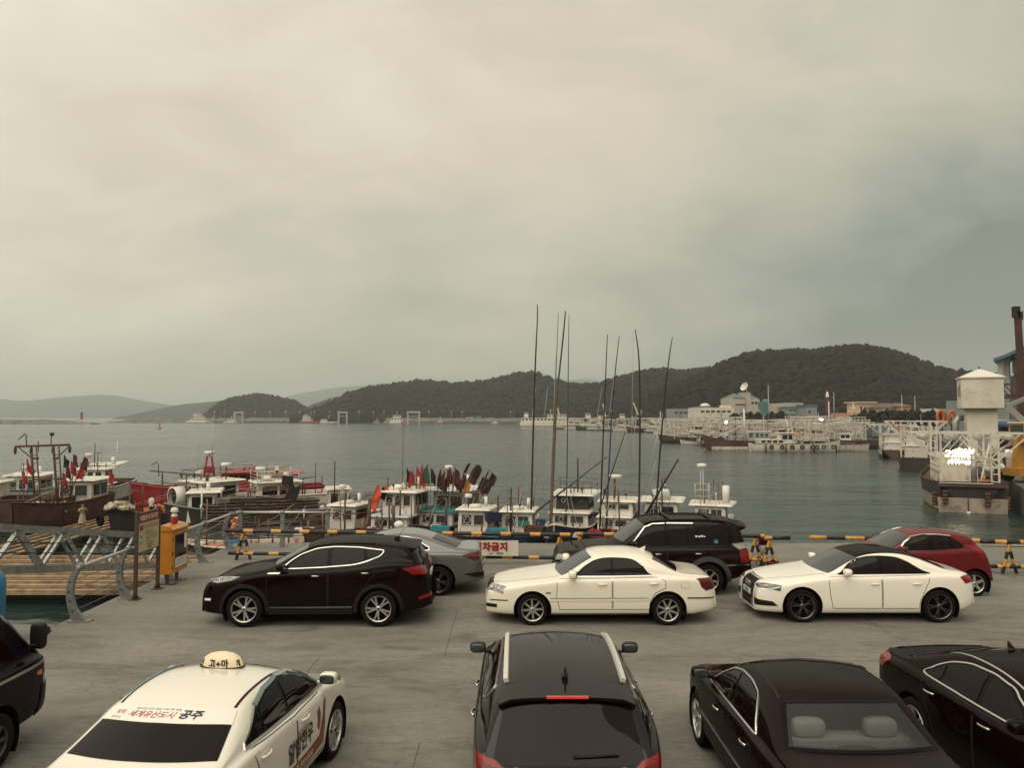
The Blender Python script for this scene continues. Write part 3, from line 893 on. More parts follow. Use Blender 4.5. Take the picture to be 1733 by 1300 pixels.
# ---- 1. black mid-size SUV, side on
c = Car('parked_suv', 'glossy black SUV with silver split-spoke wheels and chrome window line, side on at left', 4.69, 1.88,
        [(0, .36), (0.0, .62), (.05, .80), (.22, .94), (.6, 1.04), (1.0, 1.10), (1.28, 1.15), (1.9, 1.50), (2.25, 1.635), (2.8, 1.685), (3.4, 1.675), (3.95, 1.625), (4.25, 1.57), (4.34, 1.49), (4.48, 1.22), (4.56, 1.06), (4.62, .92), (4.67, .72), (4.69, .5), (4.69, .38)],
        [(0, .8), (.5, .92), (1.0, 1.03), (1.4, 1.09), (2.5, 1.13), (3.2, 1.18), (3.9, 1.28), (4.3, 1.25), (4.69, 1.1)],
        PLAN(4.69), [(0, .25), (.6, .22), (3.9, .24), (4.5, .33), (4.69, .38)], (.93, 3.63), .365, paint_black, cat='car', tum=.40)
c.finish_body()
DLO = [(1.47, 1.15), (1.70, 1.31), (1.95, 1.44), (2.29, 1.535), (2.7, 1.57), (3.3, 1.56), (3.87, 1.505), (3.80, 1.40), (3.53, 1.30), (3.18, 1.235), (2.5, 1.185)]
c.windows(DLO, [[(1.62, 1.18), (1.80, 1.31), (2.02, 1.42), (2.31, 1.505), (2.57, 1.53), (2.57, 1.205)], [(2.66, 1.21), (2.66, 1.535), (3.3, 1.525), (3.42, 1.515), (3.50, 1.315), (3.18, 1.255)], [(3.50, 1.51), (3.80, 1.475), (3.74, 1.395), (3.57, 1.33)]], chrome, 0.019)
c.doors([[(1.38, 1.09), (2.60, 1.14), (2.60, .42), (1.45, .42), (1.38, .62)], [(2.62, 1.14), (3.20, 1.19), (3.52, 1.25), (3.55, 1.05), (3.32, .80), (3.18, .55), (3.12, .42), (2.62, .42)]], [(2.36, 1.03), (3.36, 1.085)], chrome)
c.topm([(1.40, .72), (2.06, .58), (2.06, 0), (1.40, 0)], glass_clear, 'windscreen')
c.face([(.60, 1.22), (.52, 1.47), (0, 1.50), (0, 1.14)], glass_dark, 'rear_window', rear=True, mirror=True)
for sd in (1, -1):
    hl = c.patch([(2.30, sd * .55, .95), (1.62, sd * .92, 1.04), (1.70, sd * .92, .95), (2.0, sd * .86, .885), (2.33, sd * .55, .86)], (-.55, -sd * .83, -.4), lamp_clear, 'headlight')
    lamp_bulbs(c, hl, [(2.15, sd * .70, .925), (1.98, sd * .82, .955)], (-.55, -sd * .83, -.4))
    c.patch([(2.2, sd * .66, .555), (2.10, sd * .80, .57), (2.10, sd * .80, .52), (2.2, sd * .66, .51)], (-.6, -sd * .8, 0), lamp_white, 'fog_lamp')
    c.patch([(-1.75, sd * .9, 1.17), (-2.30, sd * .6, 1.20), (-2.34, sd * .5, 1.06), (-2.27, sd * .7, 1.02), (-2.0, sd * .9, 1.04)], (.5, -sd * .86, -.2), lamp_red, 'tail_light')
    c.patch([(-2.12, sd * .9, .60), (-2.32, sd * .55, .65), (-2.32, sd * .55, .57), (-2.14, sd * .9, .54)], (.6, -sd * .8, -.2), lamp_red, 'reflector')
    for wx in c.wheels:
        pts = [(wx - math.cos(R(a)) * (c.arch_r + .035), c.wr + math.sin(R(a)) * (c.arch_r + .035)) for a in range(-8, 190, 12)]
        c.sstrip(pts, sd, 0.075, 0.014, cladding, 'arch_cladding')
    c.sstrip([(1.42, .335), (3.1, .335)], sd, 0.14, 0.012, cladding, 'sill_cladding')
    c.sstrip([(1.45, .40), (3.1, .41)], sd, 0.012, 0.016, satin, 'sill_strip')
    c.sstrip([(1.36, 1.075), (1.62, 1.08)], sd, 0.03, 0.012, chrome, 'fender_badge')
    c.strip([(2.345 - x, sd * .60, 1.7) for x in (2.05, 2.4, 3.0, 3.6)], (0, 0, -1), 0.025, 0.018, black_trim, 'roof_rail')
c.mirrors(1.66, 1.20, paint_black)
c.face([(.62, .50), (.5, .78), (0, .80), (0, .48)], black_trim, 'grille', mirror=True)
spoiler(c, -1.78, -2.06, .58, paint_black, .10)
an = MB(); an.ell((-1.55, 0, 1.66), (.07, .03, .03), 0, .8, 10, 6); an.tube([(-1.55, 0, 1.67), (-1.70, 0, 1.85)], .005, 6); an.build('antenna', black_trim, c.root)
plate(c, 0, .95, True)
c.gaps([([(2.345 - x, y, 1.75) for x, y in ((1.95, .5), (1.95, -.5))], (0, 0, -1)), ([(2.345 - x, y, 1.75) for x, y in ((3.1, .55), (3.1, -.55))], (0, 0, -1)), ([(2.345 - .35, .80, 1), (2.345 - 1.3, .80, 1)], (0, 0, -1))])
c.add_wheels(('d', 5, .17, .16, .20), alloy)
p = at(514, 1057); c.place(-4.0, 16.60, WEST + R(1.0))

# ---- 2. pearl white older saloon, side on
c = Car('parked_sedan', 'pearl white older saloon with silver many-spoke wheels, side on before the black 4x4', 4.745, 1.825,
        [(0, .30), (0.0, .50), (.02, .64), (.10, .76), (.4, .83), (.9, .90), (1.35, .955), (1.5, .99), (2.05, 1.335), (2.3, 1.405), (2.85, 1.425), (3.25, 1.405), (3.52, 1.325), (4.05, 1.04), (4.2, 1.01), (4.5, .985), (4.66, .945), (4.71, .80), (4.74, .6), (4.745, .42), (4.745, .32)],
        [(0, .62), (.5, .78), (1.2, .88), (1.6, .925), (2.6, .95), (3.6, .955), (4.4, .94), (4.745, .85)],
        PLAN(4.745, .66, .72), [(0, .2), (.6, .19), (4.2, .2), (4.6, .26), (4.745, .30)], (.95, 3.70), .315, paint_pearl, tum=.40)
c.finish_body()
DLO = [(1.60, .965), (1.90, 1.17), (2.12, 1.275), (2.35, 1.325), (2.6, 1.335), (2.9, 1.325), (3.10, 1.285), (3.32, 1.16), (3.51, 1.0), (3.48, .985), (2.6, .975)]
c.windows(DLO, [[(1.70, .985), (1.94, 1.155), (2.14, 1.25), (2.36, 1.30), (2.54, 1.308), (2.54, .995)], [(2.61, .995), (2.61, 1.308), (2.88, 1.30), (3.07, 1.262), (3.28, 1.145), (3.44, 1.005)]], satin, 0.022, trim_pts=[(1.62, .972), (2.6, .978), (3.50, .992)])
c.doors([[(1.46, .93), (2.565, .95), (2.565, .33), (1.50, .33), (1.44, .60)], [(2.585, .95), (3.55, .965), (3.66, .90), (3.66, .76), (3.45, .66), (3.34, .50), (3.32, .33), (2.585, .33)]], [(2.37, .835), (3.42, .85)], paint_pearl)
c.topm([(1.46, .71), (2.13, .56), (2.13, 0), (1.46, 0)], glass_clear, 'windscreen')
c.topm([(3.52, .57), (4.02, .68), (4.02, 0), (3.52, 0)], glass_dark, 'rear_window')
for sd in (1, -1):
    hl = c.patch([(2.3, sd * .50, .79), (2.06, sd * .84, .81), (2.08, sd * .86, .66), (2.3, sd * .5, .63)], (-.75, -sd * .66, -.4), lamp_clear, 'headlight')
    lamp_bulbs(c, hl, [(2.24, sd * .60, .72), (2.14, sd * .75, .735)], (-.75, -sd * .66, -.4), .055)
    c.patch([(-2, sd * .9, .95), (-2.34, sd * .62, .93), (-2.34, sd * .55, .72), (-2.14, sd * .86, .70), (-2.06, sd * .9, .78)], (.6, -sd * .8, -.2), lamp_dark_red, 'tail_light')
    c.sstrip([(1.30, .525), (3.30, .535)], sd, 0.05, 0.014, paint_pearl, 'side_moulding')
    c.sstrip([(1.30, .552), (3.30, .562)], sd, 0.012, 0.018, satin, 'moulding_strip')
    c.sstrip([(4.10, .56), (4.68, .545)], sd, 0.02, 0.012, black_trim, 'bumper_strip')
    c.patch([(2.24, sd * .6, .49), (1.94, sd * .87, .51), (1.94, sd * .87, .49), (2.24, sd * .6, .47)], (-.6, -sd * .8, 0), black_trim, 'bumper_strip')
    c.patch([(2.24, sd * .45, .40), (2.1, sd * .72, .41), (2.1, sd * .72, .34), (2.24, sd * .45, .33)], (-.8, -sd * .6, 0), black_trim, 'fog_lamp')
    c.sstrip([(1.3, .235), (3.32, .235)], sd, 0.012, 0.01, gap_black, 'sill_strip')
    c.sstrip([(1.22, .665), (1.32, .665)], sd, 0.03, 0.01, satin, 'fender_badge')
c.side([(3.98, .87), (4.15, .87), (4.15, .76), (3.98, .76)], paint_pearl, 'fuel_flap', 1); c.sstrip([(3.98, .87), (4.15, .87), (4.15, .76), (3.98, .76)], 1, .008, .004, gap_black, 'panel_gap', closed=True)
c.mirrors(1.74, 1.03, paint_pearl, size=(.085, .12, .08))
c.face([(.36, .50), (.34, .76), (0, .78), (0, .50)], black_trim, 'grille', mirror=True)
c.face([(.40, .46), (.37, .80), (.34, .78), (.36, .48)], chrome, 'grille_frame'); c.face([(-.40, .46), (-.37, .80), (-.34, .78), (-.36, .48)], chrome, 'grille_frame')
c.gaps([([(c.L / 2 - x, y, 1) for x, y in ((.28, .52), (.8, .66), (1.42, .70))], (0, 0, -1)), ([(c.L / 2 - x, -y, 1) for x, y in ((.28, .52), (.8, .66), (1.42, .70))], (0, 0, -1)), ([(c.L / 2 - x, y, 1) for x, y in ((4.1, .66), (4.64, .62))], (0, 0, -1))])
f_ = MB(); f_.prism([(-.09, 0), (.09, 0), (-.11, .09)], -.012, .012, 0, frame((-.92, 0, 1.375), (1, 0, 0), (0, -1, 0))); f_.build('antenna', paint_pearl, c.root)
plate(c, 0, .45, False)
c.add_wheels(('s', 8, .26, .16, 0), alloy)
c.place(1.84, 16.70, WEST)

# ---- 3. white saloon with black roof
c = Car('parked_sedan', 'white saloon with black roof and dark wheels, side on before the red hatchback', 4.52, 1.826,
        [(0, .30), (0.0, .45), (.02, .62), (.09, .77), (.4, .845), (.9, .925), (1.25, .965), (1.4, 1.0), (2.0, 1.32), (2.35, 1.405), (2.75, 1.43), (3.15, 1.395), (3.5, 1.29), (4.05, 1.06), (4.2, 1.03), (4.36, 1.01), (4.44, .97), (4.48, .82), (4.51, .6), (4.52, .42), (4.52, .32)],
        [(0, .62), (.5, .78), (1.2, .90), (1.6, .925), (2.6, .945), (3.6, .97), (4.2, .96), (4.52, .85)],
        PLAN(4.52, .70, .74), [(0, .18), (.6, .17), (4.0, .18), (4.35, .27), (4.52, .32)], (.88, 3.69), .335, paint_white, tum=.42)
def roofcol(X, y, z):
    return 1 if (1.55 < X < 3.6 and z > 1.0 and abs(y) < .50) else 0
c.finish_body([paint_white, paint_black], roofcol)
c.topm([(1.96, .60), (2.3, .585), (2.6, .58), (3.2, .575), (3.53, .57)], paint_black, 'roof_panel', off=.004)
DLO = [(1.48, .97), (1.76, 1.155), (2.02, 1.275), (2.3, 1.325), (2.6, 1.335), (2.95, 1.31), (3.28, 1.205), (3.64, 1.005), (3.60, .995), (2.6, .985)]
c.windows(DLO, [[(1.60, .99), (1.80, 1.145), (2.04, 1.25), (2.31, 1.30), (2.50, 1.307), (2.50, 1.0)], [(2.57, 1.0), (2.57, 1.305), (2.94, 1.283), (3.08, 1.24), (3.16, 1.01)], [(3.13, 1.22), (3.26, 1.175), (3.52, 1.02), (3.20, 1.01)]], None)
c.doors([[(1.42, .93), (2.50, .95), (2.50, .30), (1.50, .30), (1.44, .60)], [(2.52, .95), (3.50, .975), (3.47, .85), (3.38, .66), (3.28, .45), (3.26, .30), (2.52, .30)]], [(2.36, .80), (3.22, .81)], paint_white)
c.topm([(1.36, .72), (2.04, .60)], glass_clear, 'windscreen', off=.008)
c.topm([(3.50, .57), (4.02, .66), (4.02, 0), (3.50, 0)], glass_dark, 'rear_window')
c.face([(.27, .24), (.36, .62), (.33, .78), (0, .79), (0, .22)], black_trim, 'grille', mirror=True, off=.008)
gr = c.face([(.40, .205), (.40, .63), (.355, .80), (0, .815), (0, .20)], satin, 'grille_frame', mirror=True, off=.003)
for k in range(4):
    z = .70 - .05 * k if k < 3 else .33
    c.strip([(2.26, -.33, z), (2.26, .33, z)], (-1, 0, 0), .008, .014, satin, 'grille_bar')
rg = MB()
for k in range(4):
    loc, _ = c.hit(Vector((2.26, -.12 + k * .08, .655)), Vector((-1, 0, 0)))
    rg.tube([(loc.x + .024, -.12 + k * .08 + .052 * math.cos(a * math.pi / 8), .655 + .052 * math.sin(a * math.pi / 8)) for a in range(16)], .008, 6, closed=True)
rg.build('emblem', chrome, c.root)
plate(c, 0, .50, False, '1702')
for sd in (1, -1):
    hl = c.patch([(2.24, sd * .45, .735), (1.84, sd * .88, .775), (1.87, sd * .9, .665), (2.21, sd * .5, .625)], (-.72, -sd * .7, -.4), lamp_smoke, 'headlight')
    c.strip([(2.22, sd * .47, .665), (2.11, sd * .62, .645), (2.01, sd * .74, .655), (1.87, sd * .88, .72)], (-.72, -sd * .7, 0), .018, .014, lamp_white, 'running_lamp', parent=hl)
    c.strip([(2.22, sd * .48, .71), (1.96, sd * .80, .735)], (-.72, -sd * .7, 0), .02, .010, lamp_clear, 'running_lamp', parent=hl)
    c.patch([(2.23, sd * .46, .45), (1.96, sd * .80, .42), (1.89, sd * .85, .33), (2.21, sd * .46, .31)], (-.75, -sd * .66, 0), black_trim, 'lower_vent')
    c.patch([(-1.93, sd * .92, .95), (-2.26, sd * .6, .97), (-2.26, sd * .6, .82), (-2.03, sd * .9, .81)], (.5, -sd * .86, -.2), lamp_red, 'tail_light')
    c.sstrip([(1.42, .40), (2.5, .43), (3.25, .50)], sd, 0.010, 0.004, paint_white, 'sill_crease')
c.mirrors(1.76, 1.03, paint_white)
c.gaps([([(c.L / 2 - x, y, 1) for x, y in ((.15, .36), (.7, .60), (1.32, .70))], (0, 0, -1)), ([(c.L / 2 - x, -y, 1) for x, y in ((.15, .36), (.7, .60), (1.32, .70))], (0, 0, -1))])
c.add_wheels(('d', 5, .08, .075, .17), alloy_dark, rr=.76)
c.place(7.38, 16.90, WEST + R(-0.5))

# ---- 4. grey fastback saloon behind the black SUV
c = Car('parked_sedan', 'grey metallic saloon parked just behind the black SUV, nosed towards the yellow box', 4.85, 1.87,
        [(0, .30), (0.0, .5), (.04, .68), (.2, .80), (.8, .91), (1.3, .98), (1.5, 1.02), (2.1, 1.34), (2.5, 1.44), (2.9, 1.465), (3.3, 1.435), (3.7, 1.32), (4.3, 1.11), (4.45, 1.075), (4.68, 1.065), (4.74, 1.04), (4.77, .9), (4.82, .65), (4.85, .45), (4.85, .35)],
        [(0, .66), (.5, .82), (1.2, .94), (1.6, .97), (2.6, .985), (3.6, 1.01), (4.3, 1.0), (4.85, .9)],
        PLAN(4.85, .70, .74), [(0, .2), (.6, .19), (4.0, .2), (4.6, .28), (4.85, .33)], (.95, 3.76), .345, paint_grey, tum=.44)
c.finish_body()
DLO = [(1.55, 1.01), (1.9, 1.20), (2.25, 1.33), (2.6, 1.37), (3.0, 1.36), (3.35, 1.28), (3.72, 1.12), (3.66, 1.065), (2.6, 1.025)]
c.windows(DLO, [[(1.7, 1.035), (1.95, 1.19), (2.27, 1.30), (2.57, 1.34), (2.57, 1.04)], [(2.66, 1.04), (2.66, 1.34), (2.98, 1.33), (3.14, 1.29), (3.18, 1.055)], [(3.20, 1.28), (3.33, 1.245), (3.63, 1.11), (3.58, 1.075), (3.24, 1.06)]], chrome, 0.018)
c.doors([[(1.46, .97), (2.60, .985), (2.60, .33), (1.50, .33)], [(2.62, .985), (3.60, 1.02), (3.5, .8), (3.34, .5), (3.30, .33), (2.62, .33)]], [(2.40, .86), (3.35, .88)], paint_grey)
c.topm([(1.46, .73), (2.15, .57), (2.15, 0), (1.46, 0)], glass_clear, 'windscreen')
c.topm([(3.66, .55), (4.28, .68), (4.28, 0), (3.66, 0)], glass_dark, 'rear_window')
for sd in (1, -1):
    c.patch([(-1.93, sd * .93, .96), (-2.35, sd * .5, .99), (-2.38, sd * .3, .93), (-2.36, sd * .5, .86), (-2.2, sd * .85, .80)], (.5, -sd * .86, -.2), lamp_dark_red, 'tail_light')
    c.patch([(2.3, sd * .5, .78), (1.85, sd * .9, .83), (1.9, sd * .9, .73), (2.3, sd * .5, .68)], (-.6, -sd * .8, -.4), lamp_clear, 'headlight')
    c.patch([(-1.95, sd * .93, .52), (-2.38, sd * .4, .55), (-2.38, sd * .4, .42), (-2.2, sd * .8, .42)], (.5, -sd * .86, 0), black_trim, 'bumper_insert')
    c.strip([(-1.95, sd * .93, .53), (-2.2, sd * .8, .545), (-2.38, sd * .4, .55)], (.5, -sd * .86, 0), .018, .012, chrome, 'bumper_strip')
c.strip([(-2.30, -.66, 1.06), (-2.30, .66, 1.06)], (0, 0, -1), .03, .02, paint_grey, 'boot_lip')
c.mirrors(1.78, 1.08, paint_grey); plate(c, 0, .80, True)
c.gaps([([(c.L / 2 - x, y, 1.2) for x, y in ((4.30, .70), (4.7, .66))], (0, 0, -1)), ([(c.L / 2 - 2.18, -.56, 1.5), (c.L / 2 - 2.18, .56, 1.5)], (0, 0, -1))])
c.add_wheels(('d', 5, .12, .13, .18), alloy_dark, rr=.76)
c.place(-3.12, 19.25, WEST + R(2))

# ---- 5. black ladder-frame 4x4 behind the pearl saloon
c = Car('parked_suv', 'black boxy 4x4 with grey wheel-arch flares and roof bars, parked behind the pearl white saloon', 4.71, 1.86,
        [(0, .42), (0.0, .68), (.03, .88), (.14, 1.0), (.6, 1.06), (1.2, 1.11), (1.38, 1.15), (1.95, 1.62), (2.2, 1.72), (2.7, 1.775), (3.4, 1.785), (4.1, 1.765), (4.42, 1.72), (4.50, 1.60), (4.58, 1.25), (4.62, 1.0), (4.69, .78), (4.71, .58), (4.71, .48)],
        [(0, .86), (.5, .98), (1.2, 1.05), (1.6, 1.085), (3.0, 1.10), (4.0, 1.12), (4.71, 1.08)],
        PLAN(4.71, .74, .80), [(0, .34), (.6, .30), (4.0, .32), (4.5, .42), (4.71, .46)], (.88, 3.63), .37, paint_black2, tum=.28, arch=.085)
c.finish_body()
DLO = [(1.55, 1.13), (1.80, 1.35), (2.05, 1.555), (2.3, 1.625), (2.8, 1.65), (4.15, 1.635), (4.33, 1.56), (4.36, 1.35), (4.30, 1.16), (4.2, 1.13)]
c.windows(DLO, [[(1.67, 1.155), (1.86, 1.34), (2.09, 1.53), (2.32, 1.595), (2.62, 1.615), (2.62, 1.155)], [(2.71, 1.155), (2.71, 1.615), (3.24, 1.617), (3.24, 1.16)], [(3.29, 1.16), (3.29, 1.615), (3.44, 1.612), (3.56, 1.16)], [(3.62, 1.18), (3.56, 1.60), (4.12, 1.60), (4.26, 1.54), (4.29, 1.36), (4.24, 1.19)]])
for sd in (1, -1):
    c.sstrip([(1.62, 1.17), (1.83, 1.36), (2.06, 1.575), (2.3, 1.645), (2.64, 1.665)], sd, 0.03, 0.035, chrome, 'rain_guard')
    c.sstrip([(2.68, 1.667), (3.42, 1.665)], sd, 0.03, 0.035, chrome, 'rain_guard')
c.doors([[(1.48, 1.09), (2.655, 1.10), (2.655, .48), (1.52, .48)], [(2.675, 1.10), (3.58, 1.11), (3.56, .98), (3.30, .80), (3.16, .55), (2.675, .48)]], [(2.45, .98), (3.40, .99)], chrome)
c.topm([(1.50, .74), (2.08, .66), (2.08, 0), (1.50, 0)], glass_clear, 'windscreen')
c.face([(.66, 1.20), (.58, 1.58), (0, 1.60), (0, 1.16)], glass_dark, 'rear_window', rear=True, mirror=True)
for sd in (1, -1):
    for wx in c.wheels:
        pts = [(wx - math.cos(R(a)) * (c.arch_r + .045), c.wr + math.sin(R(a)) * (c.arch_r + .045)) for a in range(-12, 194, 12)]
        c.sstrip(pts, sd, 0.11, 0.05, flare_grey, 'arch_flare')
    c.patch([(-2.08, sd * .93, 1.08), (-2.35, sd * .7, 1.10), (-2.35, sd * .7, .80), (-2.12, sd * .93, .78)], (.6, -sd * .8, -.2), lamp_red, 'tail_light')
    c.patch([(-2.10, sd * .93, 1.24), (-2.33, sd * .7, 1.25), (-2.35, sd * .7, 1.12), (-2.10, sd * .93, 1.10)], (.6, -sd * .8, -.2), lamp_clear, 'reverse_lamp')
    c.patch([(2.3, sd * .5, .90), (2.0, sd * .86, .93), (2.04, sd * .86, .78), (2.3, sd * .5, .74)], (-.7, -sd * .7, -.4), lamp_clear, 'headlight')
    c.sstrip([(4.02, .72), (4.62, .72)], sd, 0.035, 0.02, chrome, 'bumper_strip')
    c.strip([(2.355 - x, sd * .60, 1.8) for x in (2.1, 2.6, 3.3, 4.2)], (0, 0, -1), 0.035, 0.045, black_trim, 'roof_rail')
for x in (2.75, 3.75):
    rb = MB(); rb.bar((2.355 - x, -.60, 1.80), (2.355 - x, .60, 1.80), .05, .03); rb.build('roof_bar', black_trim, c.root)
spoiler(c, -1.98, -2.32, .58, paint_black2, .16)
st = MB(); p_, d_ = c.S([(3.84, 1.27)], 1); loc, nr = c.hit(Vector(p_[0]), Vector(d_))
st.lathe([(.0, .0), (.058, .0), (.056, .002)], 20, 0, frame(loc + nr * .010, (1, 0, 0), nr)); st.build('window_sticker', mat('blue sticker', (.06, .16, .20), .5), c.root)
white_ink = mat('white lettering', (.75, .73, .68), .5)
for i, (dx, wd_, hh) in enumerate(((0, .05, .035), (.075, .06, .03), (.15, .035, .045), (.20, .04, .025))):
    c.side([(3.50 + dx, 1.36), (3.50 + dx + wd_, 1.36), (3.50 + dx + wd_, 1.36 + hh), (3.50 + dx, 1.36 + hh)], white_ink, 'window_decal', 1, off=.012, rim=False)
c.mirrors(1.82, 1.20, paint_black2); plate(c, 0, .80, True)
c.add_wheels(('s', 6, .22, .2, 0), alloy, wid=.25, rr=.66)
c.place(3.40, 19.35, WEST + R(-1))

# ---- 6. small dark red hatchback
c = Car('parked_hatchback', 'small dark red hatchback half hidden behind the white saloon', 3.595, 1.60,
        [(0, .32), (0.0, .52), (.05, .72), (.2, .86), (.6, .98), (.85, 1.04), (1.0, 1.08), (1.6, 1.40), (1.95, 1.485), (2.4, 1.50), (2.9, 1.455), (3.15, 1.40), (3.25, 1.30), (3.38, 1.05), (3.47, .9), (3.55, .65), (3.595, .45), (3.595, .38)],
        [(0, .68), (.5, .86), (1.0, .97), (1.6, 1.01), (2.5, 1.06), (3.2, 1.10), (3.595, 1.0)],
        [(0, .70), (.06, .78), (.2, .88), (.5, .96), (.9, 1), (2.7, 1), (3.1, .97), (3.4, .88), (3.56, .78), (3.595, .74)], [(0, .2), (.5, .18), (3.0, .2), (3.595, .32)], (.70, 3.085), .295, paint_red, tum=.36)
c.finish_body()
DLO = [(1.18, 1.05), (1.42, 1.22), (1.66, 1.345), (1.95, 1.40), (2.3, 1.405), (2.72, 1.375), (2.98, 1.20), (2.94, 1.13), (2.2, 1.075)]
c.windows(DLO, [[(1.3, 1.075), (1.47, 1.20), (1.69, 1.315), (1.96, 1.37), (2.06, 1.372), (2.06, 1.09)], [(2.14, 1.095), (2.14, 1.372), (2.5, 1.365), (2.62, 1.35), (2.66, 1.13)], [(2.69, 1.34), (2.91, 1.19), (2.87, 1.145), (2.72, 1.135)]])
for sd in (1, -1):
    c.sstrip([(1.22, 1.08), (1.42, 1.235), (1.66, 1.36), (1.95, 1.415), (2.3, 1.42), (2.70, 1.39)], sd, 0.03, 0.02, chrome, 'rain_guard')
    c.patch([(-1.28, sd * .8, 1.22), (-1.55, sd * .6, 1.20), (-1.66, sd * .55, .92), (-1.50, sd * .8, .90), (-1.42, sd * .8, 1.02)], (.6, -sd * .8, -.2), lamp_red, 'tail_light')
    c.patch([(1.72, sd * .4, .83), (1.2, sd * .78, .96), (1.25, sd * .8, .82), (1.72, sd * .45, .68)], (-.6, -sd * .8, -.4), lamp_clear, 'headlight')
c.doors([[(1.08, 1.0), (2.09, 1.05), (2.09, .36), (1.12, .36)], [(2.11, 1.05), (2.76, 1.10), (2.82, .95), (2.70, .60), (2.60, .36), (2.11, .36)]], [(1.93, .93), (2.62, 1.0)], paint_red)
c.topm([(1.06, .66), (1.66, .54), (1.66, 0), (1.06, 0)], glass_clear, 'windscreen')
c.face([(.52, 1.10), (.46, 1.34), (0, 1.36), (0, 1.07)], glass_dark, 'rear_window', rear=True, mirror=True)
c.mirrors(1.36, 1.10, paint_red, size=(.08, .1, .065)); plate(c, 0, .80, True)
an = MB(); an.tube([(-1.2, 0, 1.46), (-1.38, 0, 1.60)], .006, 6); an.build('antenna', black_trim, c.root)
c.add_wheels(('s', 5, .42, .34, 0), alloy, wid=.19, rr=.72)
c.place(9.68, 19.15, WEST + R(-2))

# ---- 7. taxi
c = Car('taxi', 'cream white taxi with a domed roof sign and lettered doors, seen from behind', 4.855, 1.865,
        [(0, .30), (0.0, .5), (.05, .68), (.25, .81), (.8, .93), (1.25, 1.0), (1.45, 1.05), (2.05, 1.36), (2.4, 1.455), (2.8, 1.48), (3.2, 1.455), (3.5, 1.39), (4.15, 1.12), (4.3, 1.085), (4.68, 1.06), (4.75, 1.02), (4.79, .85), (4.83, .6), (4.855, .42), (4.855, .34)],
        [(0, .66), (.5, .82), (1.2, .94), (1.6, .975), (2.6, 1.0), (3.6, 1.04), (4.3, 1.02), (4.855, .9)],
        PLAN(4.855, .70, .74), [(0, .2), (.6, .19), (4.0, .2), (4.6, .28), (4.855, .33)], (.95, 3.755), .335, paint_taxi, tum=.42, shift=.38)
c.finish_body()
DLO = [(1.55, 1.03), (1.88, 1.215), (2.2, 1.335), (2.55, 1.385), (2.95, 1.37), (3.3, 1.295), (3.78, 1.125), (3.74, 1.09), (2.6, 1.045)]
c.windows(DLO, [[(1.68, 1.055), (1.92, 1.20), (2.22, 1.31), (2.53, 1.355), (2.55, 1.06)], [(2.64, 1.065), (2.62, 1.355), (2.94, 1.342), (3.20, 1.285), (3.28, 1.08)], [(3.27, 1.265), (3.66, 1.125), (3.63, 1.10), (3.34, 1.085)]])
for sd in (1, -1):
    c.sstrip([(1.60, 1.07), (1.88, 1.232), (2.2, 1.352), (2.55, 1.40), (2.95, 1.385), (3.25, 1.325)], sd, 0.05, 0.03, mat('smoky rain guard', (.16, .21, .21), .12, coat=1.0), 'rain_guard')
    c.sstrip([(1.55, 1.018), (2.6, 1.032), (3.76, 1.08), (3.80, 1.13), (3.3, 1.31)], sd, 0.024, 0.016, satin, 'window_trim')
    c.strip([(2.4275 - .19 - x + .38, sd * .60, 1.5) for x in (1.98, 2.3, 2.7, 3.1, 3.45)], (0, 0, -1), 0.028, 0.004, black_trim, 'roof_gutter')
    c.patch([(2.12, sd * .5, .80), (1.60, sd * .9, .95), (1.66, sd * .9, .86), (2.12, sd * .55, .68)], (-.5, -sd * .86, -.4), lamp_clear, 'headlight')
    c.patch([(-1.7, sd * .93, .98), (-2.16, sd * .5, 1.0), (-2.19, sd * .4, .85), (-1.9, sd * .9, .82)], (.5, -sd * .86, -.2), lamp_red, 'tail_light')
DOORS = [[(1.80, .99), (2.60, 1.0), (2.60, .33), (1.82, .33), (1.78, .62)], [(2.62, 1.0), (3.64, 1.05), (3.52, .8), (3.34, .5), (3.30, .33), (2.62, .33)]]
c.doors(DOORS, [(2.40, .90), (3.40, .93)], paint_taxi, hl=.2)
c.topm([(1.47, .73), (2.10, .57), (2.10, 0), (1.47, 0)], glass_clear, 'windscreen')
c.topm([(3.70, .665), (4.14, .735)], glass_dark, 'rear_window')
bn = c.topm([(3.50, .635), (3.71, .67)], mat('rear banner white', (.78, .74, .66), .35), 'rear_banner', off=.010)
def on_top(txt, X, y, sz, mt, bold=0.0, par=None, car=None, off=.0125, shear=0.0, st=1.0):
    car = car or c
    v, f = text_geo(txt, sz, bold)
    vs = []
    for a, b, _ in v:
        loc, nr = car.hit(Vector((car.L / 2 - car.mx(X) + b * st, y - a - b * shear, 1.0)), Vector((0, 0, -1)))
        vs.append(car.warp(loc + nr * off))
    mb = MB(); mb.add(vs, f); return mb.build('lettering', mt, par or car.root)
ink_red = mat('red banner ink', (.38, .075, .05), .5); ink_navy = mat('navy banner ink', (.02, .022, .055), .5); ink_grey = mat('grey print', (.22, .20, .18), .5)
on_top('세계유산도시', 3.620, .150, .090, ink_red, .001, bn, shear=.25)
on_top('공주', 3.605, -.245, .122, ink_navy, .004, bn, shear=.15)
on_top('흥미진진 공주 알밤 고마나루 여행', 3.545, .12, .034, ink_grey, 0, bn)
on_top('알밤', 3.60, .50, .06, ink_red, 0, bn); on_top('공주시', 3.675, .52, .04, ink_grey, 0, bn)
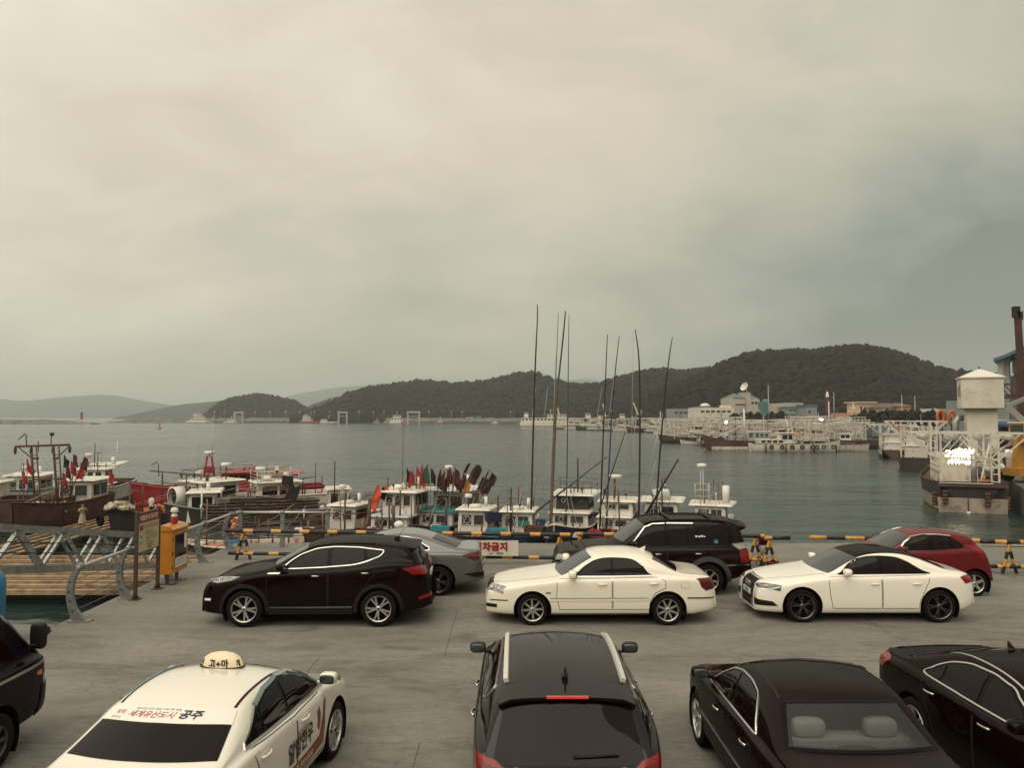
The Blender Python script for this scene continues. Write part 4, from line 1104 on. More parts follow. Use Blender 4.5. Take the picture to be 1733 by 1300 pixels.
def on_side(txt, X, Z, sz, mt, side, bold=0.0, par=None, off=.010, slope=0.0, wob=0.0, st=1.0):
    v, f = text_geo(txt, sz, bold)
    vs = []
    for a, b, _ in v:
        # on the right-hand side (-y) text runs from the rear to the nose
        x = c.L / 2 - c.mx(X) + (a if side < 0 else -a)
        p = Vector((x, side * c.W / 2, Z + b * st + a * slope + wob * math.sin(a * 9)))
        loc, nr = c.hit(p, Vector((0, -side, 0))); vs.append(c.warp(loc + nr * off))
    mb = MB(); mb.add(vs, f); return mb.build('lettering', mt, par or c.root)
ink_brown = mat('dark brown print', (.035, .012, .010), .5); band_red = mat('red brown door band', (.20, .035, .018), .4)
for sd in (-1, 1):
    c.side([(1.76, .88), (1.80, .62), (1.84, .40), (2.30, .36), (3.30, .36), (3.30, .50), (2.30, .50), (1.96, .53), (1.86, .72), (1.82, .88)], band_red, 'door_band', sd, off=.007)
    c.side([(1.93, .78), (1.94, .66), (1.99, .60), (2.03, .66), (2.01, .74), (2.04, .82), (1.97, .86)], band_red, 'chestnut_mark', sd, off=.008)
    on_side('알밤한우', 2.52, .66, .19, ink_brown, sd, .005, st=1.25, slope=.04)
    on_side('대한민국 대표', 2.46, .80, .05, ink_brown, sd, 0)
    on_side('공주 000-0000', 2.46, .43, .10, mat('cream print', (.7, .6, .42), .5), sd, .002)
c.mirrors(1.76, 1.11, paint_taxi)
dm = MB(); dm.lathe([(.0, 0), (1.05, 0), (1.06, .012), (1.0, .03)], 36, 1)
dm.lathe([(.97, .03), (.97, .06), (.92, .20), (.8, .34), (.55, .46), (.25, .515), (.001, .53)], 36, 0)
sg_ = bpy.data.objects.new('roof_sign', dm.mesh('roof_sign', [mat('cream plastic', (.78, .64, .45), .35), black_trim])); COL.objects.link(sg_); sg_.parent = c.root
SX = .13
sg_.location = (SX, .0, 1.462); sg_.scale = (.11, .25, .30)
for sgn in (1, -1):
    for tx, ang, sz in (('고', 18, .10), ('마', -18, .10), ('개', -62, .085), ('인', 62, .085)):
        v, f = text_geo(tx, sz, .004)
        vs = []
        for a, b, _ in v:
            an = R(ang) - a / .25
            zz_ = .048 + b * .92
            k = .97 - max(0, (zz_ - .02)) * 1.1
            vs.append((-sgn * (math.cos(an) * .11 * k + .004) + SX, sgn * (math.sin(an) * .25 * k * 1.01), 1.462 + zz_))
        mb = MB(); mb.add(vs, f); mb.build('lettering', plate_ink, c.root)
    mb = MB(); vs = [(-sgn * (.11 * .96 + .003) + SX, sgn * y, 1.510 + z) for y, z in ((.035, 0), (.01, .012), (0, .035), (-.01, .012), (-.035, 0), (-.01, -.012), (0, -.03), (.01, -.012))]
    mb.add(vs, [tuple(range(8))]); mb.build('emblem', ink_brown, c.root)
c.gaps([([(c.L / 2 - 3.12, y, 1.5) for y in (-.60, .60)], (0, 0, -1)), ([(c.L / 2 - x, y, 1) for x, y in ((.3, .52), (.7, .68), (1.05, .72))], (0, 0, -1)), ([(c.L / 2 - x, -y, 1) for x, y in ((.3, .52), (.7, .68), (1.05, .72))], (0, 0, -1))])
c.add_wheels(('s', 10, .12, .10, 0), alloy)
c.place(-3.25, 8.60, NORTH - R(6.5))

# ---- 8. dark graphite SUV seen from behind
c = Car('parked_suv', 'dark graphite SUV with silver roof rails and a red high brake light, seen from behind', 4.78, 1.89,
        [(0, .36), (0.0, .62), (.05, .84), (.25, .98), (.7, 1.07), (1.15, 1.13), (1.35, 1.18), (1.95, 1.52), (2.3, 1.64), (2.9, 1.685), (3.5, 1.67), (4.05, 1.62), (4.26, 1.585), (4.32, 1.53), (4.50, 1.24), (4.60, 1.09), (4.68, 1.0), (4.74, .8), (4.78, .55), (4.78, .42)],
        [(0, .8), (.5, .94), (1.0, 1.05), (1.4, 1.10), (2.5, 1.13), (3.4, 1.17), (4.2, 1.20), (4.78, 1.05)],
        PLAN(4.78, .70, .80), [(0, .25), (.6, .22), (4.0, .24), (4.5, .33), (4.78, .38)], (.93, 3.71), .37, paint_blackgrey, tum=.42, crown=.045)
c.finish_body()
DLO = [(1.5, 1.16), (1.80, 1.36), (2.05, 1.47), (2.4, 1.55), (2.9, 1.57), (3.5, 1.555), (4.0, 1.50), (3.95, 1.35), (3.6, 1.24), (2.6, 1.19)]
c.windows(DLO, [[(1.65, 1.19), (1.86, 1.34), (2.08, 1.44), (2.41, 1.52), (2.62, 1.535), (2.62, 1.21)], [(2.71, 1.215), (2.71, 1.54), (3.4, 1.53), (3.5, 1.25)], [(3.5, 1.52), (3.93, 1.475), (3.88, 1.37), (3.58, 1.265)]], satin, .018)
c.doors([[(1.40, 1.10), (2.65, 1.14), (2.65, .42), (1.45, .42)], [(2.67, 1.14), (3.55, 1.19), (3.6, 1.0), (3.38, .8), (3.25, .55), (3.2, .42), (2.67, .42)]], [(2.40, 1.02), (3.42, 1.06)], chrome)
c.topm([(1.46, .73), (2.12, .58), (2.12, 0), (1.46, 0)], glass_clear, 'windscreen')
c.top([(4.29, .57), (4.335, .60), (4.60, .70), (4.66, .60), (4.67, .3), (4.67, 0), (4.67, -.3), (4.66, -.60), (4.60, -.70), (4.335, -.60), (4.29, -.57)], glass_dark, 'rear_window', off=.007)
c.strip([(2.39 - 4.665, .60, 1.1), (2.39 - 4.675, .3, 1.1), (2.39 - 4.675, -.3, 1.1), (2.39 - 4.665, -.60, 1.1)], (.35, 0, -.94), .012, .008, gap_black, 'rear_window_seal')
for sd in (1, -1):
    c.strip([(2.39 - x, sd * .585, 1.75) for x in (2.05, 2.5, 3.0, 3.5, 4.05)], (0, 0, -1), 0.048, 0.04, rail_silver, 'roof_rail')
    c.patch([(-2.08, sd * .94, 1.13), (-2.24, sd * .80, 1.11), (-2.32, sd * .50, 1.045), (-2.34, sd * .50, .985), (-2.33, sd * .72, .94), (-2.12, sd * .94, .93)], (.72, -sd * .55, -.3), lamp_red, 'tail_light')
    c.patch([(-2.22, sd * .80, 1.05), (-2.30, sd * .62, 1.02), (-2.31, sd * .62, .99), (-2.24, sd * .80, .99)], (.72, -sd * .5, -.3), lamp_dark_red, 'tail_light_insert', off=.010)
spo, zc = spoiler(c, -1.68, -2.0, .66, paint_blackgrey, .13)
bl = MB()
bl.box((-1.995, 0, zc - .006), (.03, .40, .02)); bl.build('brake_light', mat('lit brake lamp', (.5, .03, .02), .3, emit=(1.0, .08, .04), estr=.16), spo)
an = MB(); an.ell((-1.60, 0, 1.655), (.10, .035, .02), 0, .8, 10, 6)
an.prism([(-.10, 0), (.07, 0), (-.09, .085)], -.010, .010, 0, frame((-1.60, 0, 1.665), (1, 0, 0), (0, -1, 0))); an.build('antenna', black_trim, c.root)
wp = MB(); q = []
for y, zz0 in ((-.04, 0), (-.2, .004), (-.46, .016)):
    loc, nr = c.hit(Vector((-2.25 + zz0, y, 1.2)), Vector((.35, 0, -.94))); q.append(loc + nr * .025)
wp.tube(q, .016, 6, r2=.008); wp.build('rear_wiper', black_trim, c.root)
loc, nr = c.hit(Vector((-2.345, 0, 1.01)), Vector((.6, 0, -.8)))
em = MB(); em.lathe([(.0, .004), (.88, .004), (.90, .014), (1.0, .014), (1.02, -.01)], 36, 0, frame(loc + nr * .004, (0, -1, 0), nr) @ Matrix.Diagonal((.115, .058, 1, 1)))
em.build('emblem', [chrome], c.root)
v, f = text_geo('KIA', .078, .004); e2 = MB(); e2.add(v, f, 0, False, frame(loc + nr * .0195, (0, -1, 0), nr)); e2.build('lettering', chrome, c.root)
em3 = MB(); em3.lathe([(.0, .007), (.88, .007)], 30, 0, frame(loc + nr * .004, (0, -1, 0), nr) @ Matrix.Diagonal((.115, .058, 1, 1))); em3.build('emblem_field', black_trim, c.root)
c.mirrors(1.72, 1.24, paint_blackgrey)
rb = [([(2.39 - x, y, 1.75) for x in (2.15, 3.0, 3.9)], (0, 0, -1)) for y in ()]
c.gaps([([(2.39 - 4.07 - .03 * (1 - (y / .6) ** 2), y, 1.7) for y in (-.6, -.3, 0, .3, .6)], (0, 0, -1)), ([(2.39 - 2.2, -.55, 1.7), (2.39 - 2.2, .55, 1.7)], (0, 0, -1))])
plate(c, 0, .78, True)
c.add_wheels(('d', 5, .17, .16, .20), alloy)
c.place(.54, 9.46, NORTH - R(.3))

# ---- 9. black limousine with pale headrests behind clear rear glass
c = Car('parked_sedan', 'brown-black saloon with two pale headrests showing through its rear window', 4.98, 1.87,
        [(0, .32), (0.0, .55), (.04, .70), (.15, .80), (.8, .90), (1.35, .97), (1.6, 1.02), (2.2, 1.36), (2.5, 1.45), (2.9, 1.485), (3.35, 1.47), (3.62, 1.415), (4.15, 1.09), (4.25, 1.06), (4.7, 1.045), (4.86, 1.0), (4.92, .85), (4.96, .6), (4.98, .42), (4.98, .34)],
        [(0, .68), (.5, .80), (1.2, .90), (1.6, .945), (2.6, .97), (3.6, .985), (4.4, .98), (4.98, .88)],
        PLAN(4.98, .70, .74), [(0, .2), (.6, .19), (4.2, .2), (4.7, .28), (4.98, .33)], (.95, 3.75), .33, paint_black2, tum=.36, shift=.42)
RW = [(3.70, .56), (4.15, .69)]
c.finish_body(hole=lambda X, y, z: z > 1.0 and 3.30 < X < 3.71 and abs(y) < .56 + (X - 3.28) * .29 - .03)
DLO = [(1.68, .985), (1.98, 1.16), (2.3, 1.31), (2.6, 1.365), (3.0, 1.375), (3.30, 1.33), (3.48, 1.18), (3.62, 1.02), (3.58, 1.01), (2.6, 1.0)]
c.windows(DLO, [[(1.80, 1.005), (2.02, 1.145), (2.32, 1.285), (2.6, 1.34), (2.6, 1.015)], [(2.68, 1.015), (2.68, 1.342), (2.99, 1.35), (3.27, 1.308), (3.44, 1.165), (3.55, 1.03)]], satin, .017)
c.doors([[(1.84, .95), (2.63, .97), (2.63, .33), (1.86, .33)], [(2.65, .97), (3.62, .985), (3.6, .8), (3.38, .5), (3.3, .33), (2.65, .33)]], [(2.42, .86), (3.42, .88)], chrome)
c.topm([(1.55, .73), (2.2, .58), (2.2, 0), (1.55, 0)], glass_clear, 'windscreen')
for pts in ([(3.66, -.60), (3.66, .60), (3.715, .57), (3.715, -.57)], [(4.19, -.72), (4.13, -.66), (4.13, .66), (4.19, .72)], [(3.66, .60), (4.19, .73), (4.15, .665), (3.70, .545)], [(3.66, -.60), (3.70, -.545), (4.15, -.665), (4.19, -.73)]):
    c.top(pts, glass_frit, 'rear_window_border', off=.006)
gl = bpy.data.materials.new('clear rear glass'); gl.use_nodes = True; g_t = gl.node_tree; g_t.nodes.clear()
go = N(g_t, 'ShaderNodeOutputMaterial'); tr = N(g_t, 'ShaderNodeBsdfTransparent', i_0=(.62, .66, .64, 1)); gs = N(g_t, 'ShaderNodeBsdfGlossy', i_Roughness=.02); fr = N(g_t, 'ShaderNodeFresnel', i_IOR=1.75); mx = N(g_t, 'ShaderNodeMixShader')
link(g_t, fr.outputs[0], mx.inputs[0]); link(g_t, tr.outputs[0], mx.inputs[1]); link(g_t, gs.outputs[0], mx.inputs[2]); link(g_t, mx.outputs[0], go.inputs[0])
c.topm([(3.69, .555), (4.155, .685), (4.155, 0), (3.69, 0)], gl, 'rear_window', off=.010, rim=False)
seat_m = mat('pale grey seat leather', (.42, .43, .40), .6, bump=.1, bscale=60, coord='OBJ'); shelf_m = mat('parcel shelf grey', (.17, .175, .165), .8); floor_m = mat('cabin dark lining', (.05, .05, .048), .9)
ib = MB(); ib.b2(-1.39, .90, -.66, .66, .40, .45); ib.build('cabin_floor', floor_m, c.root)
ib = MB(); ib.b2(-1.45, -1.03, -.66, .66, 1.0, 1.02); ib.build('parcel_shelf', shelf_m, c.root)
ib = MB(); ib.b2(-1.06, -.84, -.64, .64, .6, 1.045); ib.b2(-.84, -.34, -.64, .64, .5, .68); ib.build('rear_seat', seat_m, c.root)
ib = MB(); ib.ell((-1.31, 0, 1.03), (.10, .20, .035), 0, .6, 16, 8); ib.build('brake_lamp_housing', floor_m, c.root)
for y in (-.36, .36):
    ib = MB(); ib.ell((-.98, y, 1.135), (.085, .17, .095), 0, .62, 20, 10); ib.tube([(-.98, y - .05, 1.0), (-.98, y - .05, 1.08)], .01, 6); ib.tube([(-.98, y + .05, 1.0), (-.98, y + .05, 1.08)], .01, 6); ib.build('headrest', seat_m, c.root)
    ib = MB(); ib.ell((.16, y, .92), (.12, .25, .38), 0, .5, 16, 10); ib.ell((.13, y, 1.22), (.06, .13, .085), 0, .6, 14, 8); ib.build('front_seat', floor_m, c.root)
for sd in (1, -1):
    c.patch([(2.2, sd * .5, .76), (1.85, sd * .85, .80), (1.9, sd * .86, .68), (2.2, sd * .5, .62)], (-.7, -sd * .7, -.4), lamp_clear, 'headlight')
    c.patch([(-1.9, sd * .93, .95), (-2.22, sd * .5, .97), (-2.22, sd * .4, .78), (-2.0, sd * .9, .76)], (.6, -sd * .8, -.2), lamp_dark_red, 'tail_light')
    c.sstrip([(1.4, .52), (3.3, .53)], sd, 0.05, 0.014, paint_black2, 'side_moulding')
    c.sstrip([(1.4, .548), (3.3, .558)], sd, 0.010, 0.017, satin, 'moulding_strip')
    c.strip([(2.70 - x, sd * .60, 1.5) for x in (2.15, 2.6, 3.1, 3.6)], (0, 0, -1), 0.022, 0.004, gap_black, 'roof_gutter')
    c.sstrip([(1.28, .72), (1.34, .72)], sd, .04, .012, chrome, 'side_repeater')
c.gaps([([(c.L / 2 - x, y, 1) for x, y in ((.3, .52), (.7, .68), (1.08, .72))], (0, 0, -1)), ([(c.L / 2 - x, -y, 1) for x, y in ((.3, .52), (.7, .68), (1.08, .72))], (0, 0, -1)), ([(2.70 - 3.655, -.6, 1.5), (2.70 - 3.655, .6, 1.5)], (0, 0, -1))])
c.mirrors(1.82, 1.06, paint_black2)
c.add_wheels(('s', 7, .24, .18, 0), alloy)
c.place(3.32, 8.84, NORTH + R(.5))

# ---- 10. black coupe-like saloon at the right edge, facing the camera
c = Car('parked_sedan', 'glossy black saloon with an oval chrome window surround, facing the viewer at the right edge', 4.91, 1.87,
        [(0, .30), (0.0, .5), (.05, .68), (.25, .81), (.8, .92), (1.3, .985), (1.5, 1.03), (2.1, 1.35), (2.45, 1.445), (2.85, 1.475), (3.25, 1.45), (3.6, 1.36), (4.2, 1.12), (4.35, 1.085), (4.7, 1.07), (4.80, 1.03), (4.84, .88), (4.88, .62), (4.91, .42), (4.91, .34)],
        [(0, .66), (.5, .82), (1.2, .94), (1.6, .97), (2.6, .985), (3.6, 1.02), (4.3, 1.02), (4.91, .92)],
        PLAN(4.91, .70, .74), [(0, .2), (.6, .19), (4.0, .2), (4.6, .28), (4.91, .33)], (.95, 3.795), .34, paint_black, tum=.44)
c.finish_body()
DLO = [(1.56, 1.01), (1.85, 1.175), (2.2, 1.32), (2.55, 1.37), (2.95, 1.365), (3.3, 1.30), (3.62, 1.19), (3.78, 1.09), (3.74, 1.055), (3.6, 1.04), (2.6, 1.02)]
c.windows(DLO, [[(1.70, 1.035), (1.90, 1.165), (2.22, 1.295), (2.55, 1.342), (2.55, 1.04)], [(2.64, 1.04), (2.64, 1.342), (2.94, 1.337), (3.27, 1.277), (3.33, 1.26), (3.36, 1.055)], [(3.38, 1.245), (3.60, 1.165), (3.73, 1.085), (3.70, 1.07), (3.42, 1.06)]], chrome, .018)
c.doors([[(1.45, .98), (2.60, .99), (2.60, .33), (1.50, .33)], [(2.62, .99), (3.62, 1.03), (3.52, .8), (3.36, .5), (3.32, .33), (2.62, .33)]], [(2.40, .88), (3.40, .90)], chrome, hl=.2)
c.topm([(1.47, .73), (2.12, .57), (2.12, 0), (1.47, 0)], glass_clear, 'windscreen')
c.topm([(3.62, .55), (4.2, .68), (4.2, 0), (3.62, 0)], glass_dark, 'rear_window')
for sd in (1, -1):
    c.patch([(-1.95, sd * .93, 1.0), (-2.38, sd * .5, 1.02), (-2.40, sd * .4, .86), (-2.15, sd * .9, .84)], (.5, -sd * .86, -.2), lamp_red, 'tail_light')
    c.patch([(2.3, sd * .5, .80), (1.62, sd * .9, .95), (1.68, sd * .9, .85), (2.3, sd * .55, .68)], (-.5, -sd * .86, -.4), lamp_clear, 'headlight')
    c.strip([(2.455 - x, sd * .59, 1.5) for x in (2.0, 2.3, 2.7, 3.1, 3.55)], (0, 0, -1), 0.022, 0.006, satin, 'roof_gutter')
c.strip([(-2.24, -.60, 1.06), (-2.24, .60, 1.06)], (0, 0, -1), .04, .008, paint_black, 'boot_lip')
f_ = MB(); f_.prism([(-.08, 0), (.06, 0), (-.08, .075)], -.012, .012, 0, frame((-.75, 0, 1.452), (1, 0, 0), (0, -1, 0))); f_.build('antenna', black_trim, c.root)
c.mirrors(1.78, 1.09, paint_black)
c.add_wheels(('d', 5, .14, .14, .18), alloy)
c.place(6.06, 8.62, -NORTH + R(3.2))

# ---- 11. navy van at the left edge
c = Car('parked_van', 'dark navy cab-over van cut off by the left edge, with an amber side repeater', 4.9, 1.74,
        [(0, .42), (0.0, .85), (.02, 1.05), (.08, 1.18), (.55, 1.72), (.78, 1.90), (1.1, 1.955), (2.0, 1.97), (4.2, 1.97), (4.75, 1.93), (4.85, 1.80), (4.88, 1.2), (4.9, .6), (4.9, .48)],
        [(0, 1.05), (.3, 1.10), (1.2, 1.12), (4.9, 1.12)],
        [(0, .80), (.05, .88), (.15, .95), (.4, .99), (.8, 1), (4.5, 1), (4.8, .95), (4.9, .88)], [(0, .36), (.4, .33), (4.9, .36)], (1.12, 3.7), .335, paint_navy, tum=.20, arch=.09, bow=.10, warp_x=(.5, 1.0, 1.3, 3.8, 4.4, 4.8))
c.finish_body()
DLO = [(.42, 1.16), (.72, 1.52), (.92, 1.72), (1.15, 1.78), (1.75, 1.78), (1.75, 1.16)]
c.windows(DLO, [[(.56, 1.19), (.80, 1.50), (.98, 1.69), (1.17, 1.745), (1.70, 1.745), (1.70, 1.19)]])
c.windows([(1.95, 1.2), (1.95, 1.78), (4.4, 1.78), (4.4, 1.2)], [[(2.0, 1.23), (2.0, 1.75), (3.15, 1.75), (3.15, 1.23)], [(3.22, 1.23), (3.22, 1.75), (4.35, 1.75), (4.35, 1.23)]])
c.doors([[(.40, 1.08), (1.80, 1.10), (1.80, .46), (1.62, .46), (1.50, .70), (1.18, .80), (.85, .72), (.66, .50), (.46, .50)]], [(1.62, .98)], black_trim)
c.topm([(.22, .74), (.72, .66), (.72, 0), (.22, 0)], glass_clear, 'windscreen')
for sd in (1, -1):
    c.sstrip([(.12, 1.02), (1.9, 1.035), (4.7, 1.035)], sd, .035, .012, satin, 'side_stripe')
    c.side([(.24, .93), (.34, .945), (.37, .90), (.27, .875)], lamp_amber, 'side_repeater', sd, off=.016)
    c.patch([(2.42, sd * .35, .80), (2.2, sd * .80, .82), (2.25, sd * .82, .62), (2.42, sd * .35, .60)], (-.9, -sd * .43, -.4), lamp_clear, 'headlight')
    c.side([(.02, .74), (.22, .72), (.30, .36), (.02, .36)], cladding, 'bumper_end', sd, off=.02)
    mb = MB(); mb.ell((2.45 - .36, sd * .86, 1.40), (.05, .10, .17), 0, .45, 14, 10); mb.tube([(2.45 - .45, sd * .78, 1.30), (2.45 - .36, sd * .90, 1.28), (2.45 - .36, sd * .92, 1.36)], .016, 6); mb.build('wing_mirror', black_trim, c.root)
    mb = MB(); mb.ell((2.45 - .22, sd * .86, 1.42), (.07, .055, .065), 0, .8, 12, 8); mb.tube([(2.45 - .36, sd * .92, 1.42), (2.45 - .22, sd * .94, 1.42)], .012, 6); mb.build('convex_mirror', black_trim, c.root)
c.face([(.55, .44), (.5, .60), (0, .60), (0, .44)], black_trim, 'grille', mirror=True)
c.add_wheels(('s', 6, .3, .3, 0), alloy_dark, wid=.19, rr=.58)
c.place(-7.02, 8.05, NORTH)
# ================================================================== QUAY FURNITURE
steel_grey = mat('grey painted steel', (0.20, 0.205, 0.20), 0.45, metal=0.3, var=0.25, scale=6, coord='OBJ')
galv = mat('galvanised aluminium', (0.40, 0.40, 0.385), 0.4, metal=0.6, var=0.3, scale=4)
pipe_m = mat('pale steel pipe', (0.50, 0.49, 0.46), 0.35, metal=0.5)
rust_m = mat('rusty steel', (0.10, 0.042, 0.022), 0.85, var=0.5, scale=8)
bolt_m = mat('dark bolt', (0.05, 0.045, 0.04), 0.6, metal=0.5)
wire_m = mat('steel wire', (0.12, 0.115, 0.11), 0.4, metal=0.7)
yel = mat('barrier yellow paint', (0.56, 0.29, 0.065), 0.5, var=0.25, scale=7, dirt=((0.10, 0.05, 0.02), 5, 0.58, 0.72))
blk = mat('barrier black paint', (0.013, 0.008, 0.007), 0.5)

# ---- balustrade along the left edge and the short stretch at the back
rail_root = thing('balustrade', 'grey balustrade of curved posts and a round top rail along the quay edge', 'railing')
def curved_post(x, y, yaw, H_=1.12):
    # S shaped flat post leaning outwards and coming back to a ring that carries the rail
    m_ = Matrix.Translation((x, y, 0)) @ Matrix.Rotation(yaw, 4, 'Z')
    prof = [(0.10, 0.0, .30), (0.02, .10, .22), (-.06, .25, .165), (-.115, .45, .145), (-.13, .65, .135), (-.10, .85, .125), (-.03, 1.0, .115), (.05, 1.09, .10)]
    vs = []; th = .045
    for cx, z, wd in prof:
        for a, b in ((-1, -1), (1, -1), (1, 1), (-1, 1)): vs.append((cx + a * wd / 2, b * th, z))
    fs = []
    for i in range(len(prof) - 1):
        for j in range(4): fs.append((i * 4 + j, i * 4 + (j + 1) % 4, (i + 1) * 4 + (j + 1) % 4, (i + 1) * 4 + j))
    fs += [(3, 2, 1, 0), tuple(len(vs) - 4 + j for j in range(4))]
    mb = MB(); mb.add(vs, fs, 0, False, m_)
    p = mb.build('post', steel_grey, rail_root)
    b = MB(); b.box((.10, 0, .012), (.44, .20, .024), 0, 0, m_); b.build('base_plate', steel_grey, p)
    r = MB(); r.lathe([(.035, -.05), (.075, -.05), (.075, .05), (.035, .05), (.035, -.05)], 16, 0, m_ @ Matrix.Translation((.07, 0, 1.13)) @ Matrix.Rotation(R(90), 4, 'X')); r.build('rail_ring', steel_grey, p)
    for z, cx in ((.22, -.045), (.42, -.11), (.62, -.13), (.82, -.11)):
        k = MB(); k.lathe([(0, .012), (.02, .012), (.02, 0)], 8, 0, m_ @ Matrix.Translation((cx, -th, z)) @ Matrix.Rotation(R(90), 4, 'X')); k.build('bolt', bolt_m, p)
    return m_ @ Vector((.07, 0, 1.13))
PX = -9.05
py_list = [16.15, 18.15, 20.4, 22.6, 24.75]
tops = [curved_post(PX, y, 0) for y in py_list]
mb = MB(); mb.tube([tops[0] + Vector((0, -.1, 0))] + tops + [tops[-1] + Vector((0, .25, 0))], .036, 10); mb.build('top_rail', pipe_m, rail_root)
for z, cx in ((.22, -.045), (.42, -.11), (.62, -.13), (.82, -.11)):
    mb = MB(); mb.tube([(PX + cx, py_list[0], z), (PX + cx, py_list[-1], z)], .009, 6); mb.build('wire', wire_m, rail_root)
bx = [-8.86, -7.48, -6.02]
for x in bx:
    mb = MB(); mb.add([(x + a * w_, 25.25 + b * .035, z) for z, w_ in ((0, .10), (.1, .075), (1.02, .065), (1.1, .06)) for a, b in ((-1, -1), (1, -1), (1, 1), (-1, 1))], [(i * 4 + j, i * 4 + (j + 1) % 4, i * 4 + 4 + (j + 1) % 4, i * 4 + 4 + j) for i in range(3) for j in range(4)] + [(12, 13, 14, 15)])
    p = mb.build('post', steel_grey, rail_root)
    b = MB(); b.box((x, 25.25, .012), (.30, .24, .024)); b.build('base_plate', steel_grey, p)
    r = MB(); r.lathe([(.036, -.06), (.07, -.06), (.07, .06), (.036, .06)], 14, 0, Matrix.Translation((x, 25.25, 1.12)) @ Matrix.Rotation(R(90), 4, 'Y')); r.build('rail_ring', steel_grey, p)
mb = MB(); mb.tube([(-9.0, 25.25, 1.12), (-5.75, 25.25, 1.12)], .036, 10); mb.build('top_rail', pipe_m, rail_root)
for z in (.3, .55, .8):
    mb = MB(); mb.tube([(-8.9, 25.22, z), (-6.0, 25.22, z)], .008, 6); mb.build('wire', wire_m, rail_root)

# ---- warning notice board (faces the car park, +X)
nb = thing('notice_board', 'red-headed cream notice board on two brown posts at the quay edge', 'sign', (-8.74, 18.6, 0))
post_m = mat('brown bronze post', (0.085, 0.062, 0.048), 0.45, metal=0.5)
cream = mat('cream sign face', (0.52, 0.42, 0.235), 0.5); sign_red = mat('red sign header', (0.26, 0.022, 0.022), 0.5); sign_ink = mat('dark brown sign ink', (0.045, 0.03, 0.02), 0.6); sign_white = mat('white sign lettering', (0.72, 0.68, 0.6), 0.5)
for y in (-.56, .56):
    mb = MB(); mb.b2(-.035, .035, y - .035, y + .035, 0, 2.03); p = mb.build('post', post_m, nb)
    mb = MB(); mb.b2(-.12, .12, y - .12, y + .12, 0, .015)
    for dx, dy in ((.1, 0), (-.1, 0), (0, .1), (0, -.1)):
        mb.add([(dx * 1.0, y + dy, .015), (dx * .3, y + dy * .3, .015), (dx * .3, y + dy * .3, .16)], [(0, 1, 2)])
    mb.build('foot', rust_m, p)
mb = MB(); mb.b2(-.02, .02, -.52, .52, 1.06, 1.96); mb.build('panel', post_m, nb)
mb = MB(); mb.b2(.02, .026, -.52, .52, 1.06, 1.73); face_ = mb.build('sign_face', cream, nb)
mb = MB(); mb.b2(.02, .026, -.52, .52, 1.73, 1.96); mb.build('sign_header', sign_red, nb)
for z in (1.05, 1.97):
    mb = MB(); mb.b2(-.03, .03, -.56, .56, z - .012, z + .012); mb.build('frame_bar', post_m, nb)
def nb_text(s, y, z, size, mt, par, bold=0, off=.029):
    v, f = text_geo(s, size, bold); mb = MB(); mb.add(v, f, 0, False, frame((off, y, z), (0, 1, 0), (1, 0, 0))); return mb.build('lettering', mt, par)
nb_text('위험안내 표지판', 0, 1.84, .135, sign_white, nb, .003)
rnd = random.Random(3)
for i in range(8):
    z = 1.655 - i * .052 - (.018 if i > 1 else 0)
    ln = [.66, .62, .40, .50, .66, .64, .62, .28][i]
    s_ = ''.join(rnd.choice('위험안전수심주의출입금지구역바다항만관리') if rnd.random() > .18 else ' ' for _ in range(int(ln / .038)))
    nb_text(s_, -.17 + ln / 2 - .04, z, .042 if i > 1 else .050, sign_ink, face_)
nb_text('보령해양경찰서', .05, 1.19, .06, sign_ink, face_); nb_text('대천항', .05, 1.12, .06, sign_ink, face_, .002); nb_text('관 계 기 관', .05, 1.25, .05, sign_ink, face_)
mb = MB(); mb.b2(.026, .029, -.47, -.29, 1.56, 1.68); mb.build('pictogram', sign_red, face_)
for z in (1.46, 1.32):
    mb = MB(); mb.lathe([(.075, 0), (.062, .003), (.060, .001)], 20, 0, frame((.027, -.38, z), (0, 1, 0), (1, 0, 0))); mb.lathe([(.060, .001), (0, .001)], 20, 1, frame((.027, -.38, z), (0, 1, 0), (1, 0, 0)))
    mb.box((.029, -.38, z - .02), (.003, .06, .04), 0, 0); mb.build('pictogram', [sign_ink, sign_white], face_)

# ---- orange-yellow rescue equipment cabinet
cb = thing('rescue_cabinet', 'orange-yellow cabinet with a dark glass door on two short legs by the balustrade', 'cabinet', (-8.68, 19.95, 0))
cab_m = mat('orange yellow enamel', (0.50, 0.185, 0.014), 0.4, coat=0.3, var=0.12, scale=3, coord='OBJ')
mb = MB(); mb.b2(-.19, .13, -.43, .43, .28, 1.36); mb.build('cabinet_body', cab_m, cb)
pr = [(-.20, 1.36), (.17, 1.36), (.17, 1.40), (.05, 1.47), (-.10, 1.50), (-.20, 1.49)]
mb = MB(); mb.add([(x, -.46, z) for x, z in pr] + [(x, .46, z) for x, z in pr], [tuple(range(6)), tuple(reversed(range(6, 12)))] + [(i, 6 + i, 6 + (i + 1) % 6, (i + 1) % 6) for i in range(6)]); mb.build('lid', cab_m, cb)
mb = MB(); mb.b2(.13, .16, -.42, .42, .30, 1.33); dr_ = mb.build('door', cab_m, cb)
mb = MB(); mb.b2(.16, .166, -.34, .34, .40, 1.24); mb.build('window', mat('dark cabinet glass', (.010, .008, .006), .08), dr_)
mb = MB(); mb.b2(.166, .170, -.33, .33, .42, .66); mb.build('notice', sign_white, dr_)
mb = MB(); mb.b2(.166, .170, .19, .33, .85, 1.22); mb.build('notice', sign_white, dr_)
mb = MB(); mb.b2(.172, .175, -.14, .2, 1.385, 1.425); mb.build('name_label', sign_white, cb)
